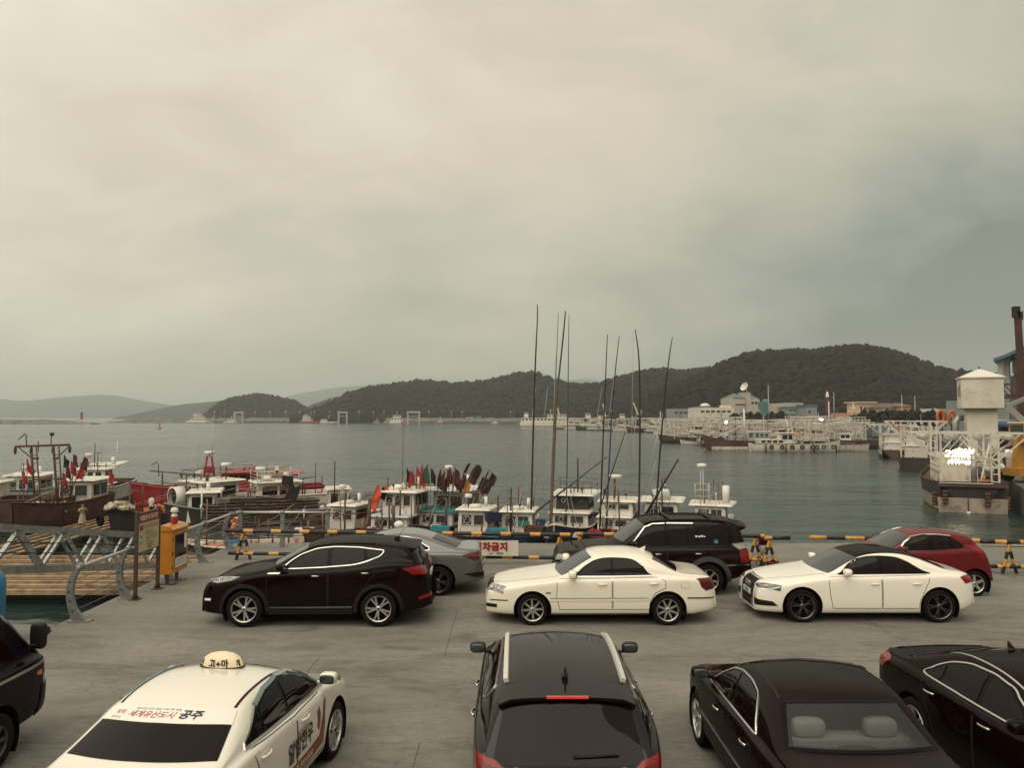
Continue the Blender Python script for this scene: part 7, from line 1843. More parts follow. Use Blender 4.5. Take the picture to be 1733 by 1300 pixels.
bunches = [((688, 705), (790, 797), ['black', 'red', 'red', 'red'], .0, 2.6, 4), ((712, 729), (785, 793), ['red', 'red', 'green', 'green', 'black'], .0, 2.8, 5), ((744, 770), (787, 806), ['black', 'maroon', 'black', 'maroon', 'black', 'maroon', 'maroon', 'black', 'maroon'], .05, 2.4, 9),
           ((772, 796), (797, 812), ['black', 'maroon', 'black', 'amber', 'black'], .25, 2.2, 5), ((797, 833), (783, 815), ['black', 'maroon', 'black', 'black', 'maroon', 'black', 'black', 'maroon', 'black', 'black'], .42, 2.6, 10), ((632, 655), (816, 836), ['orange', 'maroon', 'orange', 'orange', 'black', 'orange', 'orange'], .30, 1.9, 7)]
for (x0, x1), (y0, y1), cs, ln, pl, n in bunches:
    for k in range(n):
        px = x0 + (x1 - x0) * k / max(1, n - 1); py = rnd.uniform(y0, y1)
        flag(px, py, 46.5 + rnd.uniform(-.6, 1.2), cs[k % len(cs)], (rnd.uniform(.30, .45), rnd.uniform(.7, 1.05)), ln + rnd.uniform(-.05, .08), pl, cs[k % len(cs)] + ' marker flag in the bunch on the middle boats', sag=rnd.choice((1, 1, -1)))
# --- tall poles (x top, y top, x foot, y foot, depth, colours)
pole_dark = mat('dark pole', (.028, .017, .014), .6, var=.4, scale=2); pole_green = mat('green grey pole tip', (.055, .085, .075), .6); pole_blue = mat('blue pole', (.035, .05, .12), .6); pole_tan = mat('brown bamboo pole', (.13, .07, .03), .6)
poles = [('tall dark pole with a pale tip, leftmost of the tall poles', [(898, 902), (904, 670), (907, 590), (910, 530), (909, 514)], 44.5, .062, [pole_dark, pole_dark, pole_green, pole_green]),
         ('grey-green pole close behind the brown bamboo pole', [(938, 700), (940, 650), (943, 580), (945, 529)], 46.5, .038, [pole_green] * 3),
         ('thick brown bamboo pole with a green upper half', [(932, 905), (938, 760), (942, 670), (950, 600), (956, 540), (957, 526)], 44.0, .075, [pole_tan, pole_tan, pole_green, pole_dark, pole_dark]),
         ('slim green pole right of the bamboo pole', [(958, 890), (961, 700), (962, 600), (963, 532)], 46, .045, [pole_green] * 3),
         ('dark pole above the blue and white boat', [(1015, 900), (1020, 760), (1024, 660), (1028, 565)], 45, .06, [pole_dark] * 3),
         ('pole with a blue lower half beside the dark pole', [(1026, 895), (1032, 760), (1036, 690), (1042, 620), (1048, 568)], 45.5, .055, [pole_blue, pole_blue, pole_dark, pole_dark]),
         ('dark pole with a bent top', [(1081, 876), (1083, 760), (1083, 650), (1081, 598), (1077, 570), (1075, 557)], 46, .066, [pole_dark] * 5),
         ('dark leaning pole, rightmost of the tall poles', [(1110, 870), (1117, 760), (1126, 660), (1133, 600), (1138, 570)], 46, .066, [pole_dark, pole_dark, pole_dark, pole_green])]
for lab, pts, Y, rad, ms in poles:
    P = [atd(px, py, Y + .3 * math.sin(i)) for i, (px, py) in enumerate(pts)]
    d0 = (P[1] - P[0]).normalized()
    if P[0].z > -2.0: P[0] = P[0] + d0 * (-(P[0].z + 2.4) / d0.z)
    o = P[0].copy(); P = [p - o for p in P]
    Q = chaikin([tuple(p) for p in P], 1)
    uniq = []
    for m_ in ms:
        if m_ not in uniq: uniq.append(m_)
    zs_ = [p.z for p in P]
    def mf(i, Q=Q, zs_=zs_, ms=ms, uniq=uniq):
        z = (Q[i][2] + Q[i + 1][2]) / 2
        for k in range(len(ms)):
            if z <= zs_[k + 1]: return uniq.index(ms[k])
        return uniq.index(ms[-1])
    mb = MB(); mb.tube(Q, rad, 8, r2=rad * .35, matf=mf)
    ob = mb.build('mast_pole', uniq, None, o); tag(ob, lab, 'pole', 'tall fishing poles standing on the middle boats')
spars = [((905, 868), (1027, 773), 44.8, 'green-grey spar slanting up to the right across the poles', pole_green, .075), ((1091, 874), (1148, 777), 45.5, 'thick dark spar slanting by the rightmost tall pole', pole_dark, .10), ((1024, 834), (1058, 731), 45.8, 'thin spar leaning behind the blue pole', pole_dark, .05)]
for a, b, Y, lab, m_, rad in spars:
    A, B_ = atd(*a, Y), atd(*b, Y - 1); A2 = A + (A - B_).normalized() * 1.2
    mb = MB(); mb.tube([(0, 0, 0), B_ - A2], rad, 7, r2=rad * .5); tag(mb.build('spar', m_, None, A2), lab, 'spar', 'slanting spars between the poles')
stay_m = mat('pale stay rope', (.40, .40, .37), .8)
stays = [((907, 655), (880, 862)), ((927, 655), (902, 858)), ((946, 690), (912, 860)), ((1019, 655), (988, 835)), ((1072, 560), (1067, 860)), ((1078, 690), (1060, 862)), ((1122, 700), (1078, 870)), ((1110, 777), (1086, 868)), ((1046, 590), (1010, 850)), ((941, 600), (930, 860))]
for i, (a, b) in enumerate(stays):
    A, B_ = atd(*b, 47), atd(*a, 46); mb = MB(); mb.tube([(0, 0, 0), (B_ - A) * .5 + Vector((0, 0, -.05)), B_ - A], .013, 4); tag(mb.build('stay_rope', stay_m, None, A), 'thin pale rope stay running up to the tall poles', 'rope', 'rope stays of the tall poles')
# crates and floats
for px, py, Y, s, m_, lab in ((745, 902, 41.8, (.45, .35, .45), teal_tub, 'bright blue crate on the bow left of the two-window boat'), (840, 905, 41.5, (.5, .4, .4), teal_tub, 'blue-green crate between the two middle boats'), (835, 880, 43.8, (.38, .3, .5), boat_navy, 'dark blue tank box beside the two-window boat'), (150, 868, 58.2, (.5, .4, .45), blue_tub, 'blue fish tub behind the beige woman'), (122, 872, 57.0, (.35, .3, .4), blue_tub, 'smaller blue tub left of the beige woman'),
                            (1018, 905, 41.3, (.6, .4, .3), boat_red, 'red crate by the poles in front of the blue boat'), (905, 897, 42, (.5, .35, .3), rust_m, 'rust-red box at the foot of the leftmost tall pole')):
    p = atd(px, py, Y); tub((p.x, Y, p.z - .1), s, m_, lab)
def float_string(px, py, Y, n, lab):
    o = thing('float_string', lab, 'floats', atd(px, py, Y))
    rnd = random.Random(px)
    for k in range(n):
        mb = MB(); mb.ell((rnd.uniform(-.16, .16), rnd.uniform(-.08, .08), -.16 * (k // 2)), (.12, .12, .11), 0, 1, 10, 7); mb.build('float', orange_m if k % 5 else rope_m, o)
float_string(398, 878, 43, 14, 'string of amber net floats hanging behind the back railing')
mg = thing('mooring_bollard', 'white round-topped bollard cap behind the grey saloon roof', 'bollard', (*atd(675, 893, 25.4).xy, 0))
mb = MB(); mb.lathe([(0, 0), (.14, 0), (.13, .55), (.16, .6)], 14, 0); mb.ell((0, 0, .70), (.16, .16, .13), 1, 1, 14, 8); mb.build('post', [boat_dark, radar_w], mg)
# ================================================================== RIGHT QUAY, HARBOUR MASS, FAR SHORE
QD = Vector((0.449, 0.894, 0))           # direction of the right quay
wall_white = mat('painted white wall', (.62, .56, .46), .75, var=.12, scale=.5, dirt=((.35, .29, .22), .35, .56, .75)); roof_white = mat('white roof sheet', (.66, .62, .54), .6)
dark_open = mat('dark opening', (.02, .016, .014), .8); grey_wall = mat('grey green wall', (.24, .26, .25), .8, var=.15, scale=.4); blue_roof = mat('blue sheet roof', (.055, .105, .165), .55, var=.2, scale=1); beige_wall = mat('beige render', (.42, .38, .31), .85, var=.12, scale=.3); orange_wall = mat('salmon render', (.46, .25, .15), .85, var=.12, scale=.3); cream_wall = mat('cream render', (.55, .45, .32), .85); teal_glass = mat('teal glazed wall', (.07, .15, .15), .3); green_roof = mat('grey green roof', (.11, .15, .14), .7); brick_roof = mat('dull brown tiles', (.12, .085, .075), .9); dark_win = mat('building window', (.025, .027, .028), .15)
rack_m = mat('white lamp rack steel', (.60, .56, .47), .6, dirt=((.16, .08, .05), .55, .52, .68)); bulb_m = mat('fishing lamp glass', (.50, .47, .41), .25)
# ---- control tower
ct = thing('control_tower', 'white square cabin with a pyramid roof raised on a column by the right quay', 'tower', (*atd(1659, 690, 109).xy, 0), R(-24))
def zt(py, Y): return atd(866, py, Y).z
mb = MB(); mb.b2(-1.85, 1.85, -1.6, 1.6, LAND_Z, zt(690, 109)); cl_ = mb.build('column', wall_white, ct)
mb = MB(); mb.b2(-.6, .9, -1.63, -1.6, LAND_Z, LAND_Z + 3.4); mb.build('door', grey_wall, cl_)
z0, z1_ = zt(691, 109), zt(641, 109)
mb = MB(); mb.b2(-2.55, 2.55, -2.4, 2.6, z0, z1_); ca_ = mb.build('cabin', wall_white, ct)
mb = MB(); mb.b2(-2.62, 2.62, -2.47, 2.67, z0 - .12, z0); mb.build('floor_slab', mat('dark slab edge', (.12, .10, .085), .8), ct)
zr_ = zt(624, 109); e = 2.75
mb = MB(); mb.add([(-e, -2.6, z1_), (e, -2.6, z1_), (e, 2.8, z1_), (-e, 2.8, z1_), (-e, -2.6, z1_ + .15), (e, -2.6, z1_ + .15), (e, 2.8, z1_ + .15), (-e, 2.8, z1_ + .15), (0, .1, zr_)], [(3, 2, 1, 0), (0, 1, 5, 4), (1, 2, 6, 5), (2, 3, 7, 6), (3, 0, 4, 7), (4, 5, 8), (5, 6, 8), (6, 7, 8), (7, 4, 8)]); mb.build('roof', roof_white, ct)
mb = MB(); mb.b2(-2.57, -2.54, -1.2, -.5, z0 + 1.5, z0 + 3.4); mb.build('slit_window', dark_open, ca_)
mb = MB(); mb.b2(-2.58, -2.54, .6, 1.2, z0 + 1.7, z0 + 3.2); mb.build('slit_window', dark_open, ca_)
mb = MB(); mb.tube([(0, .1, zr_ - .1), (0, .1, zr_ + .25)], .12, 6); mb.build('finial', dark_open, ct)
# ---- truss bridge
bg = thing('conveyor_bridge', 'dark steel truss bridge running right from the white cabin', 'bridge', (ct.location.x, 109, 0), R(-14))
zb0, zb1 = zt(674, 109), zt(651, 109); dk_st = mat('dark bridge steel', (.085, .068, .058), .7, metal=.3)
for yy_ in (-.9, .9):
    for zz_ in (zb0, zb1):
        mb = MB(); mb.bar((2.6, yy_, zz_), (22, yy_, zz_), .22, .22); mb.build('chord', dk_st, bg)
    for i in range(12):
        x0 = 2.7 + i * 1.6
        mb = MB(); mb.bar((x0, yy_, zb0), (x0, yy_, zb1), .14, .14); mb.bar((x0, yy_, zb0 if i % 2 else zb1), (x0 + 1.6, yy_, zb1 if i % 2 else zb0), .12, .12); mb.build('truss_bay', dk_st, bg)
mb = MB(); mb.b2(2.6, 22, -.8, .8, zb0 + .1, zb0 + .5); mb.build('belt', mat('rusty belt', (.13, .05, .035), .8), bg)
mb = MB(); mb.tube([(2.6, -1, zb0 - 1.2), (4, -1, zb0 - 1.1), (6, -1, zb0 - .2), (7.5, -1, zb0 + .2)], .06, 5); mb.build('cable', blk, bg)
# ---- large building at the right edge
wb = thing('fish_market', 'tall grey building with a sweeping blue roof edge and white columns at the right edge', 'building', (81.5, 130, 0), R(-35))
def WX(px): return (px - 866.5) / FPX * 130 - 81.5
zt2 = lambda py: zt(py, 130)
mb = MB(); mb.b2(WX(1711), WX(1711) + 45, 2, 13, LAND_Z, zt2(606)); mb.build('wall', mat('dark clad wall', (.075, .07, .068), .8), wb)
mb = MB(); mb.b2(WX(1709), WX(1709) + 45, 1.6, 2, zt2(632), zt2(611)); lv = mb.build('louvre_band', mat('louvre grey', (.15, .15, .148), .7), wb)
for i in range(9):
    mb = MB(); z = zt2(632) + i * .27; mb.b2(WX(1709), WX(1709) + 45, 1.45, 1.6, z, z + .10); mb.build('louvre_slat', mat('louvre grey', (.15, .15, .148), .7), lv)
for px in (1697, 1705):
    mb = MB(); mb.lathe([(.48, LAND_Z), (.48, zt2(602))], 16, 0, Matrix.Translation((WX(px) - .4, 1.0 + (px - 1697) * .2, 0))); mb.build('column', mat('pale column', (.42, .42, .40), .7), wb)
prf = [(1684, 607), (1690, 606), (1700, 602), (1712, 596), (1724, 590), (1740, 583), (1790, 566), (1900, 540)]
mb = MB(); vs = []
for px, py in prf:
    for dz in (0, -.55):
        for yy_ in (-1.5, 13.5): vs.append((WX(px), yy_, zt2(py) + dz))
fs = []
for i in range(len(prf) - 1):
    a = i * 4; b = a + 4
    fs += [(a, b, b + 1, a + 1), (a + 2, a + 3, b + 3, b + 2), (a, a + 2, b + 2, b), (a + 1, b + 1, b + 3, a + 3)]
fs.append((0, 1, 3, 2)); mb.add(vs, fs); mb.build('roof', blue_roof, wb)
mb = MB(); mb.b2(WX(1713), WX(1720), 1.7, 2, zt2(606), zt2(596)); mb.build('upper_wall', beige_wall, wb)
mb = MB(); mb.b2(WX(1727), WX(1760), 1.7, 2, zt2(606), zt2(592)); mb.build('upper_wall', beige_wall, wb)
lb = thing('ice_plant', 'low grey-green building with a white stripe behind the white column', 'building', (0, 0, 0))
def bx_px(x0, x1, y0, y1, Y, dp, m_, name, par, zoff=0, ybase=None):
    a, b = atd(x0, y0, Y), atd(x1, y1 if ybase is None else y1, Y)
    mb = MB(); mb.b2(a.x, b.x, Y, Y + dp, b.z if ybase is None else ybase, a.z); return mb.build(name, m_, par)
bx_px(1672, 1709, 676, 715, 124, 12, grey_wall, 'wall', lb, ybase=LAND_Z); bx_px(1709, 1745, 676, 715, 124.5, 12, mat('dark green grey wall', (.13, .135, .125), .8), 'wall', lb, ybase=LAND_Z)
bx_px(1670, 1745, 711, 718, 123.5, .4, wall_white, 'stripe', lb)
for k in range(5): bx_px(1676 + k * 14, 1681 + k * 14, 713, 716, 123.3, .15, dark_open, 'window', lb)
aw = thing('awning', 'blue tarpaulin awning over the dark stalls at the right quay', 'awning', (0, 0, 0))
A_, B_ = atd(1690, 720, 112), atd(1745, 712, 116)
mb = MB(); mb.add([(A_.x, 110, A_.z), (B_.x + 6, 110, A_.z + .3), (B_.x + 6, 118, B_.z + .4), (A_.x, 118, B_.z - .3), (A_.x, 110, A_.z - .5), (B_.x + 6, 110, A_.z - .2)], [(0, 1, 2, 3), (0, 4, 5, 1)]); mb.build('sheet', mat('blue tarpaulin', (.035, .075, .19), .7, var=.25, scale=1), aw)
mb = MB(); mb.b2(A_.x + .4, A_.x + 14, 112, 118, LAND_Z, A_.z - .3); mb.build('stall', mat('dark navy stall', (.03, .03, .055), .85, var=.3, scale=.6), aw)
for k in range(4):
    mb = MB(); mb.tube([(A_.x + .3 + k * 3, 110.2, LAND_Z), (A_.x + .3 + k * 3, 110.2, A_.z)], .06, 6); mb.build('post', galv, aw)
# ---- brown crane boom and yellow crane at the edge
cr = thing('crane_boom', 'tall rust-brown crane boom standing at the right edge of the photograph', 'crane', (*atd(1733, 770, 84).xy, 0))
o_ = cr.location
mb = MB()
for a, b, w_ in (((1731, 772), (1728, 640), .62), ((1728, 640), (1722, 528), .52), ((1722, 528), (1720, 520), .4)):
    mb.bar(atd(*a, 84) - o_, atd(*b, 84) - o_, w_, w_)
mb.build('boom', mat('rust brown boom', (.075, .026, .018), .7, var=.3, scale=1), cr)
mb = MB(); p_ = atd(1720, 522, 84) - o_; mb.b2(p_.x - .35, p_.x + .25, p_.y - .3, p_.y + .3, p_.z - 1.0, p_.z + .2); p_ = atd(1724, 532, 84) - o_; mb.b2(p_.x - .3, p_.x + .3, p_.y - .3, p_.y + .3, p_.z - .6, p_.z + .3); mb.build('boom_head', dark_open, cr)
yc_ = thing('yellow_crane', 'yellow loading crane cut off by the right edge beside the parked cars', 'crane', (*atd(1727, 800, 64).xy, LAND_Z))
ylw = mat('crane yellow', (.42, .20, .03), .5, var=.2, scale=2)
mb = MB(); mb.b2(-.9, 3.5, -1.2, 1.2, .55, 1.2); mb.build('chassis', ylw, yc_)
mb = MB(); mb.add([(-.55, -.35, 1.2), (.55, -.35, 1.2), (.55, .35, 1.2), (-.55, .35, 1.2), (-.3, -.3, 3.6), (.35, -.3, 3.6), (.35, .3, 3.6), (-.3, .3, 3.6)], [(0, 1, 5, 4), (1, 2, 6, 5), (2, 3, 7, 6), (3, 0, 4, 7), (4, 5, 6, 7)]); mb.build('mast', ylw, yc_)
mb = MB(); mb.b2(-.2, 2.5, -1.0, 1.0, 3.3, 4.9); cb_ = mb.build('cab', ylw, yc_)
mb = MB(); mb.b2(.2, 2.2, -1.03, -1.0, 3.9, 4.75); mb.build('window', dark_win, cb_); mb = MB(); mb.b2(-.22, -.2, -.8, .8, 3.9, 4.75); mb.build('window', dark_win, cb_); mb = MB(); mb.b2(-.3, 2.6, -1.1, 1.1, 4.9, 5.0); mb.build('cab_roof', roof_white, cb_)
mb = MB(); mb.bar((.6, 0, 4.9), (-.3, 1.0, 6.3), .4, .4); mb.bar((-.3, 1, 6.3), (3.6, 1, 8.0), .3, .3); mb.build('jib', mat('grey jib', (.22, .21, .19), .6), yc_)
for x in (-.4, 2.8):
    mb = MB(); mb.lathe([(0, -1.3), (.55, -1.3), (.55, -.9), (0, -.9)], 18, 0, Matrix.Translation((x, 0, .55)) @ Matrix.Rotation(R(90), 4, 'X')); mb.build('wheel', rubber, yc_)
# ---- small plain cars on the right quay (far, a few pixels each)
def far_car(px, py, Y, yaw, paint, label, van=False, grp='vehicles parked on the right quay'):
    o = thing('parked_car', label, 'car', (atd(px, py, Y).x, Y, LAND_Z), yaw, grp)
    H_ = 1.9 if van else 1.45
    prof = [(-2.2, .3), (-2.25, .75), (-2.1, .95), (-1.2, 1.0), (-.6, H_ - .05), (0, H_), (1.0, H_ - .02), (1.55 if not van else 2.1, 1.05 if not van else H_ - .1), (2.15, .98), (2.25, .6), (2.2, .3)]
    mb = MB(); n = len(prof); vs = []
    for w_ in (-.85, .85): vs += [(x, w_ * (.8 if z > 1.05 else 1), z) for x, z in prof]
    mb.add(vs, [tuple(range(n)), tuple(reversed(range(n, 2 * n)))] + [((i + 1) % n, i, n + i, n + (i + 1) % n) for i in range(n)]); mb.build('body', paint, o, sharp=30)
    for sg in (-1, 1):
        mb = MB(); mb.add([(-.95, sg * .86, 1.05), (1.35, sg * .86, 1.05), (.95, sg * .72, H_ - .12), (-.5, sg * .72, H_ - .12)], [(0, 1, 2, 3)]); mb.build('side_window', dark_win, o)
        for x in (-1.35, 1.35):
            mb = MB(); mb.lathe([(0, -.1), (.2, -.11), (.32, -.1), (.32, .1), (0, .1)], 14, 0, Matrix.Translation((x, sg * .82, .32)) @ Matrix.Rotation(R(90 * -sg), 4, 'X')); mb.build('wheel', rubber, o)
    return o
far_car(1712, 752, 94, R(62), paint_white, 'small white car half hidden by the yellow crane on the right quay')
far_car(1700, 745, 101, R(62), paint_black, 'black car parked behind the white car on the right quay')
far_car(1725, 740, 106, R(60), paint_grey, 'grey van at the right edge under the blue awning', True)
for px, py, h, lab, tm_, lm_ in ((1681, 778, 1.72, 'person in black standing by the parked cars on the right quay', black_cl, black_cl), (1700, 800, 1.75, 'person in dark clothes with a pale cap nearest the stern of the fishing boat', blue_cl, black_cl), (1708, 770, 1.7, 'person in an orange safety vest by the white car', orange_cl, blue_cl)):
    p_ = at(px, py, LAND_Z); person(lab, (p_.x, p_.y, LAND_Z), R(20), h, tm_, lm_)

# ---- squid boats
def rack(root, y0, y1, n, hw=1.9, ho=4.0, z0=1.4, z1=7.0, lamps=True, r=.075):
    mb = MB()
    for i in range(n):
        y = y0 + (y1 - y0) * i / (n - 1)
        for sx in (-1, 1):
            mb.bar((sx * hw, y, z0), (sx * hw, y, z1), r * 2, r * 2); mb.bar((sx * ho, y, z1), (sx * hw, y, z1 - 2.1), r * 1.5, r * 1.5); mb.bar((sx * hw, y, z0 + 1.6), (0, y, z1 - .2), r * 1.2, r * 1.2)
        mb.bar((-ho, y, z1), (ho, y, z1), r * 2, r * 2)
        for z in (z0 + 1.6, z1 - 2.1): mb.bar((-hw, y, z), (hw, y, z), r * 1.5, r * 1.5)
    for sx, z in ((-ho, z1), (ho, z1), (-hw, z1), (hw, z1), (-hw, z0 + 1.6), (hw, z0 + 1.6), (-hw, z1 - 2.1), (hw, z1 - 2.1), (-.9, z1), (.9, z1)): mb.bar((sx, y0, z), (sx, y1, z), r * 1.5, r * 1.5)
    for k in range(7):       # ladder rungs on one side
        z = z0 + .5 + k * .6
        mb.bar((hw - .5, y0, z), (hw, y0, z), r, r); mb.bar((-hw, y1, z), (-hw + .5, y1, z), r, r)
    mb.bar((hw - .5, y0, z0), (hw - .5, y0, z0 + 5), r, r); mb.bar((-hw + .5, y1, z0), (-hw + .5, y1, z0 + 5), r, r)
    o = mb.build('lamp_rack', rack_m, root)
    if lamps:
        mb = MB(); V, F = ico(); m = max(6, int((y1 - y0) / .75))
        for sx, zz_ in ((-ho * .72, z1 - .35), (ho * .72, z1 - .35), (-.9, z1 - .35), (.9, z1 - .35), (-hw, z0 + 1.25), (hw, z0 + 1.25)):
            for k in range(m): 
                y = y0 + (y1 - y0) * (k + .5) / m; mb.add([(sx + p.x * .17, y + p.y * .17, zz_ + p.z * .27) for p in V], F)
        l = mb.build('fishing_lamps', bulb_m, o); l['kind'] = 'stuff'
def squid_boat(label, hm, band, L=19, B=4.6, D=1.7, wh=2.6, gear=orange_m, group=None, house_aft=True, rm=None):
    root = thing('squid_boat', label, 'boat', (0, 0, WATER_Z), 0, group)
    hw, zd = hull_parts(root, L, B, D, 1.0, hm, rm or boat_brown, deck_m, band)
    yh = 2.6 if house_aft else -.5
    cabin(root, 0, yh, D - .4, 3.0, 4.4, 1.9, boat_white, boat_white, 3, 4, over=.2, slant=.1); cabin(root, 0, yh + .5, D + 1.55, 2.5, 2.8, wh - .8, boat_white, boat_white, 4, 2, over=.4)
    rack(root, -5.8, 6.4, 4, z0=D - .4); pipe(root, .6, yh + 3.2, D + 3.4, 1.6, .08, white_met, 'mast'); radar(root, -.3, yh + 1.2, D + 3.45, .8, .45, False); antenna(root, -.8, yh + 1.8, D + 3.4, 3.0, .03, white_met)
    net_heap(root, 0, -3.0, D - .4, 1.3, 1.8, .8, gear, int(L * 7)); net_heap(root, .4, 8.0, D - .4, 1.2, .8, .7, boat_blue, 9)
    mb = MB(); mb.b2(-1.4, 1.4, -5.6, -4.2, D - .4, D + .7); mb.build('deck_box', boat_white, root)
    return root
P1 = squid_boat('white and brown squid boat with a white lamp rack in the crowded raft', boat_brown, boat_cream, group='squid boats rafted together in the inner harbour')
P2 = squid_boat('white hulled squid boat with a white lamp rack in the crowded raft', boat_white, boat_white, 17, 4.3, 1.5, gear=boat_red, group='squid boats rafted together in the inner harbour')
P3 = squid_boat('dark hulled squid boat with a white lamp rack in the crowded raft', boat_dark, boat_brown, 20, 4.8, 1.8, gear=boat_red, group='squid boats rafted together in the inner harbour', house_aft=False)
P4 = squid_boat('blue banded squid boat with a white lamp rack in the crowded raft', boat_blue, boat_white, 16, 4.2, 1.5, gear=rope_m, group='squid boats rafted together in the inner harbour')
protos = [P1, P2, P3, P4]; used = set(); rnd = random.Random(17)
k = 0
for Y, x0, x1, st in ((197, 1205, 1452, 46), (217, 1168, 1482, 44), (242, 1158, 1490, 46), (276, 1140, 1460, 46), (310, 1130, 1380, 48)):
    px = x0 + rnd.uniform(0, 8)
    while px < x1:
        i = rnd.choice((0, 1, 2, 3)); pr_ = protos[i]
        yaw = rnd.choice((R(-78), R(-84), R(-70), R(84), R(-15), R(-8), R(12), R(-25)))
        yj = Y + rnd.uniform(-4, 4); x = (px - 866.5) / FPX * yj
        if pr_ not in used: used.add(pr_); o = pr_
        else: o = dup(pr_)
        o.location = (x, yj, WATER_Z + rnd.uniform(-.15, .1)); o.rotation_euler = (0, 0, yaw)
        o.scale = (1, 1, rnd.uniform(.78, 1.06))
        if rnd.random() < .55: mb = MB(); h_ = rnd.uniform(8.5, 10.5); mb.tube([(0, 1.0, 1.5), (0, 1.0, h_)], .09, 6, r2=.05); mb.bar((-.9, 1.0, h_ - 1.2), (.9, 1.0, h_ - 1.2), .08); mb.build('mast', rnd.choice((white_met, white_met, boat_dark, rust_m)), o)
        px += st * rnd.uniform(.85, 1.35); k += 1
# front row, each told apart
F1 = thing('squid_boat', 'white boat with a row of tyres along its hull, foremost in the inner harbour', 'boat', (*atd(1346, 766, 166).xy, WATER_Z), R(86), 'front boats of the inner harbour')
hw, zd = hull_parts(F1, 19.0, 4.6, 1.75, .9, boat_white, boat_brown, deck_m, band=boat_white)
cabin(F1, 0, 2.2, 1.35, 3.2, 5.8, 1.2, boat_white, boat_white, 3, 4, over=.1, slant=.05); cabin(F1, 0, .2, 1.35, 3.0, 3.2, 2.6, boat_white, boat_white, 3, 2, over=.4); cabin(F1, 0, -6.4, 1.35, 2.8, 5.6, 1.0, boat_cream, boat_white, 1, 2, over=.1, slant=0)
for y in (-7.2, -5.2, -3.8, -2.9, -.8, 1.3, 3.4, 5.6): tyre_fender(F1, -2.42, y, 1.05, .46); 
for y in (-7.8, -3.2, 2.6, 6.8): 
    mb = MB(); mb.tube([(-2.38, y, 1.6), (-2.45, y, -.1)], .16, 7); mb.build('fender_post', rust_m, F1)
rails(F1, [(-1.6, 3.0, 2.7), (-1.6, 8.0, 2.7), (1.6, 8.0, 2.7), (1.6, 3.0, 2.7)], 1.1, white_met); pipe(F1, 0, 1.6, 4.0, 2.6, .07, white_met, 'mast'); rack(F1, -6.5, 1.0, 3, z0=1.4, z1=7.6)
pipe(F1, 1.2, -7.6, 1.8, 9.0, .10, white_met, 'mast'); radar(F1, -.6, 1.2, 4.1, .6, .4, False); net_heap(F1, .2, -.6, 4.1, .9, .6, .5, orange_m, 41)
F2 = thing('squid_boat', 'brown boat with a long raked bow and cream waterline strip, left of the tyre-hung boat', 'boat', (*atd(1248, 760, 176).xy, WATER_Z), R(-82), 'front boats of the inner harbour')
hw, zd = hull_parts(F2, 17, 4.4, 2.0, 1.5, boat_brown, boat_brown, deck_m); mb = MB(); mb.tube([(0, -8.2, 3.3), (0, -12.0, 3.9)], .12, 6, r2=.06); mb.build('bowsprit', boat_brown, F2)
cabin(F2, 0, 3.2, 1.6, 2.8, 4.0, 2.4, mat('ribbed grey shelter', (.36, .36, .33), .6), boat_white, 1, 3, over=.2); mb = MB(); mb.tube([(0, 1.6, 1.6), (0, 1.6, 9.4)], .13, 7); mb.tube([(.5, 1.6, 1.6), (.5, 1.6, 9.0)], .10, 7); mb.build('mast', white_met, F2)
mb = MB(); mb.tube([(0, 1.6, 5.6), (0, -5.4, 2.6)], .09, 6); mb.tube([(0, 1.6, 8.2), (0, -4.5, 3.0)], .04, 5); mb.build('derrick', white_met, F2); net_heap(F2, 0, -2.2, 1.7, 1.3, 1.8, .6, net_m, 42)
mb = MB(); mb.prism([(-2.0, -6.4), (2.0, -6.4), (2.15, 8.4), (-2.15, 8.4)], .05, .75); mb.build('lower_hull', boat_cream, F2)
F3 = thing('fishing_boat', 'small white boat with an awning frame, leftmost of the front boats', 'boat', (*atd(1178, 753, 207).xy, WATER_Z), R(-84), 'front boats of the inner harbour')
hull_parts(F3, 9, 3, .9, .5, boat_cream, boat_red, deck_teal, band=boat_white); cabin(F3, 0, .4, .6, 2.2, 2.8, 1.6, boat_white, boat_white, 2, 3, over=.4); mb = MB(); mb.b2(-1.4, 1.4, -4.2, 3.6, 2.9, 3.0); mb.build('awning', boat_white, F3); rails(F3, [(-1.3, -3.9, .9), (-1.3, -1.0, .9), (-1.3, 3.2, .9)], 2.0, white_met, 1)
F4 = thing('fishing_boat', 'low white work barge beyond the bow of the tyre-hung boat', 'boat', (*atd(1432, 767, 168).xy, WATER_Z), R(80), 'front boats of the inner harbour')
hull_parts(F4, 9.5, 3.8, 1.5, .2, boat_cream, boat_brown, deck_m, band=boat_cream); net_heap(F4, 0, 0, 1.2, 1.2, 2.5, .8, boat_blue, 43)
F5 = thing('fishing_boat', 'dark boat with a blue tarpaulin and orange flap, right of the work barge', 'boat', (*atd(1468, 757, 182).xy, WATER_Z), R(72), 'front boats of the inner harbour')
hull_parts(F5, 15, 4.2, 1.9, .9, boat_dark, boat_brown, deck_m, band=boat_brown); cabin(F5, 0, 3.5, 1.5, 2.4, 2.6, 1.9, boat_white, boat_white, 2, 2); net_heap(F5, 0, -1.0, 1.6, 1.5, 2.5, 1.0, boat_blue, 44); net_heap(F5, 0, -4.5, 1.8, 1.2, 1.4, .5, rope_m, 45); mb = MB(); mb.b2(-2.25, -2.15, -5.0, -3.8, .4, 2.0); mb.build('flap', orange_m, F5); tyre_fender(F5, -2.2, 2, 1.2, .5)
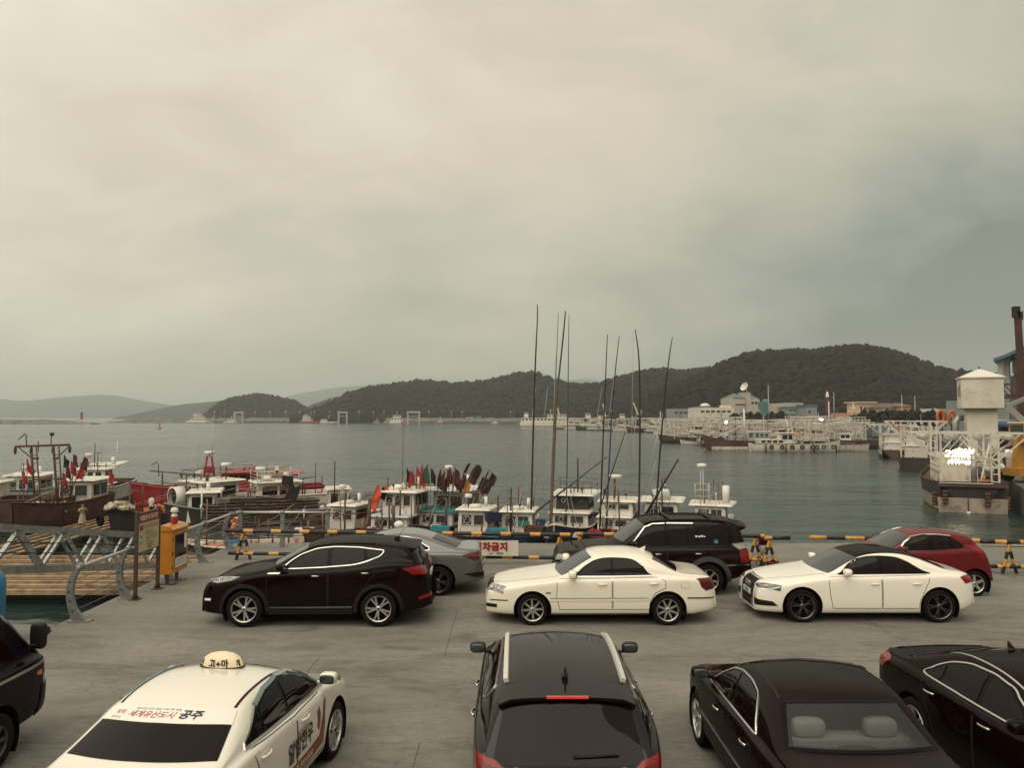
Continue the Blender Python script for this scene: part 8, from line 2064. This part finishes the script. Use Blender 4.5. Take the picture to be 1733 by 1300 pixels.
for px, py, Y, yaw, pr_, lab in ((1552, 797, 108, 153, P3, 'dark squid boat stern-on at the right quay, just beyond the nearest one'), (1508, 772, 140, 156, P1, 'squid boat behind the big dark one at the right quay'),):
    o = dup(pr_, (*atd(px, py, Y).xy, WATER_Z), R(yaw), lab, 'squid boats along the right quay'); d_ = QD * 8; o.location.x += d_.x; o.location.y += d_.y
# nearest right boat, stern towards the viewer
R1 = thing('squid_boat', 'brown-black squid boat with a cream lower hull, nearest at the right quay', 'boat', (0, 0, WATER_Z), R(158), 'squid boats along the right quay')
hw, zd = hull_parts(R1, 17, 5.4, 2.25, 1.3, boat_dark, rust_m, deck_m, band=boat_dark)
c0 = atd(1646, 862, 60.5); R1.location = (c0.x + .375 * 8.5, 60.5 + .927 * 8.5, WATER_Z)
mb = MB(); L_ = 8.5
mb.add([(-2.32, L_ + .02, -.3), (2.32, L_ + .02, -.3), (2.42, L_ + .03, 1.15), (-2.42, L_ + .03, 1.15)], [(0, 1, 2, 3)]); mb.build('transom_lower', mat('worn cream paint', (.34, .29, .23), .7, var=.25, scale=1.5, dirt=((.14, .08, .05), 1.1, .5, .68)), R1)
for sg in (1, -1):
    mb = MB(); pts = []
    for i in range(9):
        t = .35 + .65 * i / 8; w = 2.7 * (1 - .16 * max(0, (t - .55) / .45) ** 2) if t > .55 else 2.7 * (1 - (1 - t / .55) ** 2.1); pts.append((t * 17 - 8.5, w))
    vs = []
    for y, w in pts: vs += [(sg * (w * .90 + .03), y, .05), (sg * (w * .965 + .03), y, 1.15)]
    mb.add(vs, [(2 * i, 2 * i + 2, 2 * i + 3, 2 * i + 1) if sg > 0 else (2 * i + 1, 2 * i + 3, 2 * i + 2, 2 * i) for i in range(8)], 0, True); mb.build('lower_hull', MATS['worn cream paint'], R1)
mb = MB(); mb.bar((-2.4, L_ + .12, 2.15), (2.4, L_ + .12, 2.15), .22, .26); mb.build('stern_beam', boat_brown, R1)
mb = MB(); mb.bar((-1.4, L_ + .26, 2.33), (2.3, L_ + .26, 2.33), .05, .05); mb.build('stern_rail', radar_w, R1)
mb = MB(); mb.tube([(.3, L_ + .10, -.3), (.3, L_ + .10, 1.2)], .035, 6); mb.ell((.3, L_ + .16, .0), (.16, .12, .13), 1, 1, 10, 6); mb.build('rudder_post', [boat_dark, radar_w], R1)
rack(R1, 1.5, 7.6, 3, 2.0, 4.2, 1.9, 6.2, True, .07); mb = MB(); mb.bar((-5.2, 1.2, 5.7), (-1.9, 1.2, 5.7), .14, .14); mb.bar((-5.2, 1.2, 5.7), (-2.0, 1.2, 4.2), .12, .12); mb.bar((-2.6, 1.3, 5.6), (-1.6, 2.8, 2.2), .16, .16); mb.build('side_rack', rack_m, R1)
cabin(R1, 0, -2.5, 1.9, 3.2, 3.8, 2.3, boat_white, boat_white, 3, 3); pipe(R1, -.6, 5.6, 1.9, 2.6, .22, galv); net_heap(R1, -1.2, 6.2, 1.9, .9, 1.0, .8, orange_m, 47); net_heap(R1, -1.5, 4.8, 1.9, .6, .8, .7, boat_blue, 48)
mb = MB(); mb.tube([(-1.9, 7.2, 1.9), (-1.9, 7.2, 4.4)], .16, 8); mb.build('davit_post', rust_m, R1); mb = MB(); mb.ell((-2.2, 7.3, 3.6), (.28, .2, .26), 0, 1, 12, 8); mb.build('float', radar_w, R1)
for x, y, z in ((2.55, L_ - .3, 1.4), (1.9, L_ + .3, 1.6), (-1.0, L_ + .3, 1.5), (-2.45, L_ - .2, 1.2), (-2.8, 5.4, 1.0), (-2.8, 2.2, 1.0)):
    mb = MB()
    for q_ in range(4): mb.lathe([(.08, -.12), (.2, -.12), (.2, .12), (.08, .12)], 10, 0, Matrix.Translation((x, y, z - q_ * .27)))
    mb.build('fender_string', rust_m, R1)
glowing = mat('fishing lamp glint', (.9, .85, .7), .4, emit=(1.0, .86, .62), estr=2.6)  # sun glints on the lamp bulbs, put in as emission
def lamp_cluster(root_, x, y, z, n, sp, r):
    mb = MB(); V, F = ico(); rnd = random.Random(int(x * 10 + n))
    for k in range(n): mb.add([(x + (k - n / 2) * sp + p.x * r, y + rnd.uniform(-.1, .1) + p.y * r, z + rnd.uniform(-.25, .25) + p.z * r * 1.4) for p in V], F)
    return mb.build('lamp_glints', glowing, root_)
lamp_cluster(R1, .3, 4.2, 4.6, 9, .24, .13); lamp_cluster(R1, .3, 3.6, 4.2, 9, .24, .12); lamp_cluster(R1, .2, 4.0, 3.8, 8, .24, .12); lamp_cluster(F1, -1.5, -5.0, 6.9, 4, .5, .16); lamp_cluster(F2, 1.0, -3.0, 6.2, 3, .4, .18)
# ---- clutter on the right quay
rnd = random.Random(23); q_cols = [(blue_tub, 'blue'), (boat_red, 'red'), (orange_m, 'orange'), (boat_white, 'white'), (boat_dark, 'black'), (rope_m, 'tan')]
for k in range(26):
    t = 4 + k * 2.6; p_ = Vector((37.2, 55.3, 0)) + QD * t; nrm = Vector((QD.y, -QD.x, 0)); off = rnd.uniform(1.5, 5.0)
    p_ = p_ + nrm * off; m_, nm = q_cols[k % 6]
    tub((p_.x, p_.y, LAND_Z), (rnd.uniform(.5, .9), rnd.uniform(.4, .7), rnd.uniform(.5, 1.2)), m_, nm + ' fish crate standing along the right quay edge', 'fish crates along the right quay')
for px, py in ((1592, 706), (1611, 707)):
    p_ = atd(px, py, 118); o = thing('hose_reel', 'orange ring of hose hanging over the right quay, ' + ('left' if px == 1592 else 'right') + ' of the pair', 'hose', (p_.x, 118, LAND_Z))
    mb = MB(); mb.tube([(.5 * math.cos(a * .4), 0, p_.z - LAND_Z + 1.0 * math.sin(a * .4)) for a in range(16)], .22, 7, closed=True); mb.build('coil', orange_m, o); mb = MB(); mb.tube([(0, .2, 0), (0, .2, p_.z - LAND_Z)], .1, 6); mb.build('post', rust_m, o)
el = thing('ice_chute', 'grey curved ice chute pipe beside the white column', 'pipe', (0, 0, 0)); mb = MB(); mb.tube([atd(1638, 706, 112), atd(1622, 708, 112), atd(1618, 714, 112), atd(1617, 724, 112), (atd(1617, 750, 112).x, 112, LAND_Z)], .45, 12); mb.build('chute', galv, el)
# ---- town behind the harbour
def house(label, parts, cat='building', nm='building'):
    o = thing(nm, label, cat, (0, 0, 0))
    for x0, x1, y0, y1, Y, dp, m_, name, wins in parts:
        b = bx_px(x0, x1, y0, y1, Y, dp, m_, name, o, ybase=(LAND_Z if name == 'wall' else None))
        for wx0, wx1, wy0, wy1 in wins: bx_px(wx0, wx1, wy0, wy1, Y - .12, .1, dark_win, 'window', b)
    return o
def roof4(o, x0, x1, ye, yr, Y, dp, m_, hip=.35):
    a, b = atd(x0, ye, Y), atd(x1, ye, Y); zr2 = atd(x0, yr, Y).z; w_ = (b.x - a.x)
    mb = MB(); mb.add([(a.x, Y - .5, a.z), (b.x, Y - .5, a.z), (b.x, Y + dp + .5, a.z), (a.x, Y + dp + .5, a.z), (a.x + w_ * hip, Y + dp / 2, zr2), (b.x - w_ * hip, Y + dp / 2, zr2)], [(0, 1, 5, 4), (1, 2, 5), (2, 3, 4, 5), (3, 0, 4), (3, 2, 1, 0)]); mb.build('roof', m_, o)
h1 = house('long white factory shed with blue roof plant above the raft of squid boats', [(1181, 1243, 690, 716, 330, 18, wall_white, 'wall', [(1186 + 9 * k, 1192 + 9 * k, 695, 698) for k in range(6)]), (1226, 1238, 686, 690, 332, 8, wall_white, 'roof_room', []), (1181, 1206, 688, 690, 331, 12, blue_roof, 'roof_plant', [])])
mb = MB(); p_ = atd(1197, 687, 332); mb.ell((p_.x, 336, p_.z), (2.2, 2.2, 1.2), 0, 1, 14, 8); mb.build('tank', roof_white, h1)
h2 = house('tall beige building with a satellite dish and grey-green pyramid roofs', [(1240, 1271, 673, 716, 345, 20, beige_wall, 'wall', [(1245, 1268, 684, 686)]), (1264, 1286, 676, 716, 343, 20, beige_wall, 'wall', [(1272, 1276, 680, 684), (1278, 1282, 680, 684)]), (1256, 1270, 664, 674, 350, 6, beige_wall, 'wall', [])])
roof4(h2, 1241, 1262, 673, 665, 345, 18, green_roof, .45); roof4(h2, 1266, 1285, 676, 666, 348, 14, green_roof, .45)
mb = MB(); p_ = atd(1262, 656, 350); mb.lathe([(0, .0), (1.2, .25), (1.9, .8), (2.1, 1.1)], 18, 0, Matrix.Translation(p_) @ Matrix.Rotation(R(-60), 4, 'Y') @ Matrix.Rotation(R(25), 4, 'X')); mb.tube([p_, p_ + Vector((.8, 0, -2.6))], .12, 6); mb.build('satellite_dish', roof_white, h2)
h3 = house('teal glazed stair block with a curved top in the town', [(1290, 1302, 680, 716, 325, 6, teal_glass, 'wall', [])])
mb = MB(); p_ = atd(1296, 680, 328); mb.lathe([(1.5, 0), (1.45, .5), (1.0, .9), (0, 1.1)], 16, 0, Matrix.Translation(p_)); mb.build('cap', teal_glass, h3)
h4 = house('long beige hall with a flat roof right of the teal stair block', [(1300, 1332, 683, 716, 340, 15, beige_wall, 'wall', []), (1331, 1360, 682, 716, 338, 15, beige_wall, 'wall', [(1350, 1354, 685, 688)]), (1332, 1366, 689, 716, 330, 10, grey_wall, 'wall', [(1336 + 6 * k, 1340 + 6 * k, 693, 696) for k in range(5)])])
roof4(h4, 1330, 1368, 689, 687, 330, 10, green_roof, .1)
h5 = house('pale grey shed with a blue roof right of the beige hall', [(1364, 1383, 690, 716, 320, 12, grey_wall, 'wall', [(1368, 1372, 695, 699)]), (1363, 1384, 685, 690, 320.2, 11, blue_roof, 'roof', [])])
h6 = house('cream upper storey on a salmon terrace building right of the chimney', [(1431, 1486, 699, 716, 300, 14, orange_wall, 'wall', [(1436, 1440, 703, 707), (1446, 1450, 703, 707)]), (1452, 1483, 682, 699, 303, 10, cream_wall, 'upper_wall', [(1456, 1459, 688, 694), (1462, 1466, 689, 694), (1474, 1478, 689, 694)]), (1450, 1485, 680, 682, 302, 12, cream_wall, 'parapet', [])])
mb = MB(); mb.tube([atd(1444, 697, 302), atd(1444, 682, 302)], .15, 6); p_ = atd(1444, 690, 302); mb.b2(p_.x - .5, p_.x + .5, 301.6, 302.4, p_.z - .5, p_.z + .5); mb.build('antenna', roof_white, h6)
h7 = house('house with a dull hipped roof and salmon gable wall behind the moored boats', [(1492, 1530, 690, 716, 285, 12, beige_wall, 'wall', [(1498, 1502, 693, 697), (1508, 1512, 693, 697), (1520, 1525, 692, 696)]), (1522, 1542, 688, 716, 282, 12, orange_wall, 'wall', [(1530, 1535, 693, 698)])])
roof4(h7, 1488, 1532, 690, 682, 285, 12, brick_roof, .3); roof4(h7, 1518, 1546, 688, 682, 282, 12, mat('dull red tiles', (.17, .085, .065), .9), .3)
house('small pale hut on the far slope left of the white cabin', [(1571, 1588, 692, 716, 250, 5, wall_white, 'wall', [(1575, 1578, 695, 698)]), (1588, 1620, 692, 700, 252, 5, mat('grey sheet', (.26, .25, .23), .7), 'shed', [])], 'hut', 'hut')
house('low blue-grey store along the quay behind the moored boats', [(1476, 1512, 718, 730, 215, 6, mat('blue grey sheet', (.16, .20, .21), .7), 'wall', []), (1474, 1514, 716, 718.5, 214.6, 7, grey_wall, 'roof', [])], 'store', 'store')
house('grey flat-roofed shed at the left end of the town', [(1136, 1178, 692, 716, 360, 12, grey_wall, 'wall', [(1142 + 8 * k, 1147 + 8 * k, 697, 700) for k in range(4)])], 'shed', 'shed')
ch = thing('chimney', 'slim brown chimney with a pale tip among the squid boats', 'chimney', (*atd(1401, 720, 270).xy, LAND_Z)); zc_ = atd(1401, 672, 270).z - LAND_Z
mb = MB(); mb.lathe([(.75, 0), (.6, zc_)], 14, 0); mb.build('shaft', mat('chimney brown', (.12, .035, .025), .8), ch); mb = MB(); mb.lathe([(.6, zc_), (.5, zc_ + 1.0), (.1, zc_ + 2.0), (0, zc_ + 2.0)], 14, 0); mb.build('tip', roof_white, ch)
for px, y0, lab in ((1411, 664, 'tall grey pole beside the brown chimney'), (1300, 651, 'thin grey aerial pole above the teal stair block'), (1548, 670, 'thin pole right of the hipped-roof house'), (1526, 668, 'thin pole left of the hipped-roof house'), (1582, 690, 'pale lamp pole behind the moored boats'), (1622, 690, 'dark pole left of the white column')):
    p_ = atd(px, y0, 262); o = thing('utility_pole', lab, 'pole', (p_.x, 262, LAND_Z)); mb = MB(); mb.tube([(0, 0, 0), (0, 0, p_.z - LAND_Z)], .16, 6, r2=.1); mb.build('shaft', galv, o)
# trees in the town
leaf_m = mat('town tree leaves', (.028, .026, .014), .9, var=.6, scale=.8, col2=(.012, .011, .008), spec=.1); bark_m = mat('bark', (.06, .045, .035), .9)
def tree_mesh(seed):
    rnd = random.Random(seed); mb = MB(); V, F = ico()
    for k in range(70):
        a = rnd.random() * 6.28; e_ = math.acos(rnd.uniform(-.5, 1)); q_ = rnd.random() ** .4
        c_ = Vector((math.cos(a) * math.sin(e_) * 2.6 * q_, math.sin(a) * math.sin(e_) * 2.6 * q_, 3.4 + math.cos(e_) * 2.0 * q_)); s_ = rnd.uniform(.35, .75)
        mb.add([c_ + Vector((p.x * s_ * rnd.uniform(.6, 1.3), p.y * s_ * rnd.uniform(.6, 1.3), p.z * s_ * rnd.uniform(.6, 1.1))) for p in V], F)
    return mb.mesh('crown', leaf_m)
tms = [tree_mesh(i) for i in range(3)]; mb = MB(); mb.tube([(0, 0, 0), (.1, 0, 1.5), (0, .1, 3.2)], .22, 7, r2=.1); mb.tube([(.05, 0, 1.8), (1.0, .2, 3.2)], .1, 5, r2=.05); mb.tube([(.05, 0, 1.9), (-.9, -.3, 3.2)], .1, 5, r2=.05); trm = mb.mesh('trunk', bark_m)
tl = [(1250, 262, 1.3), (1262, 266, 1.2), (1273, 262, 1.25), (1283, 270, 1.2), (1309, 264, 1.25), (1322, 268, 1.3), (1336, 270, 1.2), (1458, 236, 1.2), (1472, 240, 1.35), (1484, 236, 1.2), (1496, 232, 1.35), (1510, 238, 1.3), (1524, 234, 1.4), (1538, 230, 1.3), (1552, 226, 1.3), (1566, 226, 1.25), (1580, 222, 1.3), (1594, 220, 1.2), (1608, 216, 1.2), (1622, 214, 1.15), (1636, 210, 1.1), (1650, 208, 1.15)]
for i, (px, Y, s_) in enumerate(tl):
    o = thing('broadleaf_tree', 'dark broadleaf tree in the belt behind the moored boats' if px > 1400 else 'dark round tree in front of the beige town buildings', 'tree', ((px - 866.5) / FPX * Y, Y, LAND_Z), i * 1.7, 'dark trees behind the moored boats' if px > 1400 else 'trees before the town buildings')
    o.scale = (s_, s_, s_); obj('trunk', trm, o); obj('crown', tms[i % 3], o)
# ---- ferries and far craft
def ship(label, px, py, Y, L, yaw, hull_m, H1=2.6, decks=((.1, .75, 2.6), (.25, .62, 2.4)), ramp=None, funnel=None, nm='ferry', cat='ferry', B=9, mast=True, low=antifoul):
    o = thing(nm, label, cat, (atd(px, py, Y).x, Y, WATER_Z), yaw)
    hl = MB(); a = L / 2; pl = [(-a, -B * .3), (-a * .92, -B / 2), (a * .7, -B / 2), (a, 0), (a * .7, B / 2), (-a * .92, B / 2), (-a, B * .3)]
    hl.prism(pl, .5, H1); hl.build('hull', hull_m, o); hl = MB(); hl.prism([(x * .985, y * .985) for x, y in pl], -.4, .5); hl.build('waterline', low, o)
    z = H1
    for f0, f1, h in decks:
        x0, x1 = -a + L * f0, -a + L * f1; mb = MB(); mb.b2(x0, x1, -B * .44, B * .44, z, z + h); dk_ = mb.build('deckhouse', boat_white, o)
        n = max(3, int((x1 - x0) / 2.6))
        for k in range(n):
            xa = x0 + (x1 - x0) * (k + .2) / n; mb = MB(); mb.b2(xa, xa + (x1 - x0) / n * .6, -B * .44 - .06, -B * .44 + .02, z + h * .42, z + h * .8); mb.build('window', dark_win, dk_)
        mb = MB(); mb.b2(x0 - .4, x1 + .4, -B * .46, B * .46, z + h, z + h + .18); mb.build('deck_roof', boat_white, o); z += h + .18
    if mast: mb = MB(); mb.tube([(0, 0, z), (0, 0, z + 4)], .18, 6); mb.bar((-1.0, 0, z + 2.8), (1.0, 0, z + 2.8), .15); mb.build('mast', white_met, o)
    if funnel is not None: mb = MB(); mb.b2(-a + L * funnel - 1.6, -a + L * funnel + 1.6, -1.4, 1.4, z - 2.2, z + 1.4); mb.b2(-a + L * funnel - 1.6, -a + L * funnel + 1.6, -1.45, 1.45, z + .3, z + 1.0, 1); mb.build('funnel', [boat_white, blk], o)
    if ramp: mb = MB(); mb.bar((-a + L * ramp[0], 0, H1 + 1), (-a + L * ramp[1], 0, ramp[2]), 1.4, .6); mb.build('derrick', boat_white, o)
    return o
ship('white car ferry with a row of square windows and red waterline, leftmost of the ferries', 932, 722, 578, 46, 0, boat_white, 3.4, ((.02, .98, 3.0), (.45, .75, 2.4)), (.68, .60, 14.5), .1, low=boat_red)
ship('white ferry with a slanting white derrick, behind the poles', 1035, 722, 520, 42, R(4), boat_white, 2.8, ((.15, .8, 2.6), (.3, .6, 2.4)), (.42, .36, 16), .12)
ship('second white ferry with a derrick, right of the poles', 1085, 724, 490, 40, R(-3), boat_white, 2.6, ((.1, .85, 2.5), (.35, .7, 2.3)), (.5, .38, 16.5), .2)
ship('white passenger ferry with an open lower deck before the town', 1118, 728, 428, 25, R(2), boat_white, 1.6, ((.05, .9, 2.3), (.3, .75, 2.1)), None, None, low=boat_dark)
ship('white patrol ship with stepped decks at the far embankment', 337, 717, 870, 27, 0, boat_white, 2.6, ((.15, .85, 2.6), (.3, .7, 2.6), (.4, .58, 2.4)), None, .35, 'patrol_ship', 'ship')
ship('small white ship beside the left portal frame', 392, 717, 872, 18, 0, boat_white, 1.8, ((.3, .8, 2.4),), None, None, 'work_ship', 'ship', 6)
ship('ship with a red hull and white stepped bridge at the far embankment', 526, 717, 850, 26, 0, boat_red, 2.4, ((.15, .55, 3.0), (.2, .45, 2.8)), None, .3, 'work_ship', 'ship', low=boat_dark)
ship('white ferry seen end on at the far shore left of the ferries', 672, 717, 800, 15, 0, boat_white, 3.0, ((.1, .9, 3.0), (.25, .75, 2.6)), None, None, 'ferry', 'ferry')
ship('low white ship right of the red-hulled ship', 556, 717, 850, 20, 0, boat_white, 1.8, ((.1, .4, 2.6),), None, None, 'work_ship', 'ship', 6)
ship('small grey boat alone on the far water below the green shed', 745, 716, 800, 12, 0, boat_grey, 1.5, ((.3, .7, 2.2),), None, None, 'work_ship', 'ship', 4)
ship('tiny white launch right of the small grey boat', 838, 715, 780, 8, 0, boat_white, 1.2, ((.3, .7, 1.5),), None, None, 'launch', 'boat', 3, False)
for i, px in enumerate((962, 980, 1002, 1018, 1046, 1066, 1092, 1120, 1142, 1156)):
    pr_ = protos[i % 4]; Y = 455 - i * 14; o = dup(pr_, ((px - 866.5) / FPX * Y, Y, WATER_Z), R((-80, 85, -75, 80)[i % 4]), 'small working boat with a pale rack moored in front of the ferries', 'working boats in front of the ferries')
def portal(px, Y, w, h, lab):
    o = thing('linkspan_frame', lab, 'frame', (atd(px, 716, Y).x, Y, 0), 0, 'white portal frames on the far embankment'); mb = MB()
    for sx in (-w / 2, w / 2):
        mb.bar((sx, -2, WATER_Z), (sx, -2, h), 1.0, 1.0); mb.bar((sx, 2, WATER_Z), (sx, 2, h), 1.0, 1.0)
    mb.b2(-w / 2 - .8, w / 2 + .8, -2.5, 2.5, h, h + 1.6); mb.bar((-w / 2, -2, h * .55), (w / 2, -2, h * .55), .6, .6); mb.build('frame', mat('pale portal steel', (.42, .43, .40), .7), o)
portal(404, 868, 9, 8, 'white portal frame on the far embankment, left one'); portal(580, 846, 9, 8, 'white portal frame right of the red-hulled ship'); portal(700, 800, 12, 8, 'wide white portal frame right of the end-on ferry')
gs = house('small green shed on the far shore', [(797, 814, 707, 714, 860, 8, mat('green shed wall', (.03, .13, .11), .7), 'wall', [])], 'shed', 'shed'); roof4(gs, 796, 815, 707, 704, 860, 8, mat('green shed roof', (.03, .12, .10), .7), .1)
for i in range(9):
    px = 712 + i * 19; Y = 880 - i * 8
    house(('low grey harbour shed', 'low white harbour shed', 'low brown harbour shed')[i % 3] + (' left of the green shed' if px < 800 else ' right of the green shed') + ', ' + ('first', 'second', 'third')[i // 3] + ' of its colour', [(px, px + 9 + i % 3 * 3, 707 + i % 2, 714, Y, 6, (grey_wall, wall_white, brick_roof)[i % 3], 'wall', [])], 'shed', 'shed')
lh = thing('lighthouse', 'small red lighthouse on the end of the left breakwater', 'lighthouse', (atd(138, 709, 762).x, 762, .9))
mb = MB(); mb.lathe([(1.6, 0), (1.5, .6), (1.25, .8), (1.05, 5.6), (1.5, 5.7), (1.5, 6.0), (1.0, 6.05), (1.0, 7.0), (1.15, 7.05), (.6, 7.7), (0, 8.0)], 18); mb.build('tower', mat('lighthouse red', (.32, .035, .03), .6), lh); mb = MB(); mb.lathe([(1.02, 6.1), (1.02, 6.9)], 18); mb.build('lantern', dark_win, lh)
def buoy(px, py, Y, lab):
    o = thing('buoy', lab, 'buoy', (atd(px, py, Y).x, Y, WATER_Z), 0, 'channel buoys'); mb = MB(); mb.lathe([(0, -.3), (1.3, -.2), (1.3, .6), (.5, .9), (.3, 3.2), (.45, 3.3), (.4, 3.9), (0, 4.0)], 14); mb.build('float', mat('buoy orange', (.42, .13, .06), .6), o)
buoy(270, 727, 480, 'orange channel buoy on the open water at left'); buoy(679, 722, 560, 'orange buoy left of centre on the far water'); buoy(737, 718, 700, 'far orange buoy near the embankment')
gl_ = mat('lit street lamp globe', (.9, .9, .85), .3, emit=(1, .95, .82), estr=1.6); mb = MB(); mb.tube([(0, 0, 0), (0, 0, 8.5)], .12, 5); pme = mb.mesh('pole', galv); mb = MB(); mb.ell((0, 0, 8.9), (.34, .34, .26), 0, 1, 8, 6); gme = mb.mesh('lamp', gl_)
for i, px in enumerate((363, 380, 410, 432, 457, 484, 507, 532, 558, 608, 632, 650, 726, 764, 782, 864)):
    Y = 885 - i * 3; o = thing('street_lamp', 'thin lamp post with a small white light on the far embankment', 'street lamp', ((px - 866.5) / FPX * Y, Y, .8), 0, 'lamp posts on the far embankment'); obj('pole', pme, o); obj('lamp', gme, o)
mst = thing('radio_mast', 'radio mast on the small hill at left', 'mast', (atd(436, 668, 1250).x, 1250, atd(436, 670, 1250).z - 3)); mb = MB(); mb.tube([(0, 0, 0), (0, 0, 16)], .4, 5, r2=.15); mb.build('lattice', galv, mst)
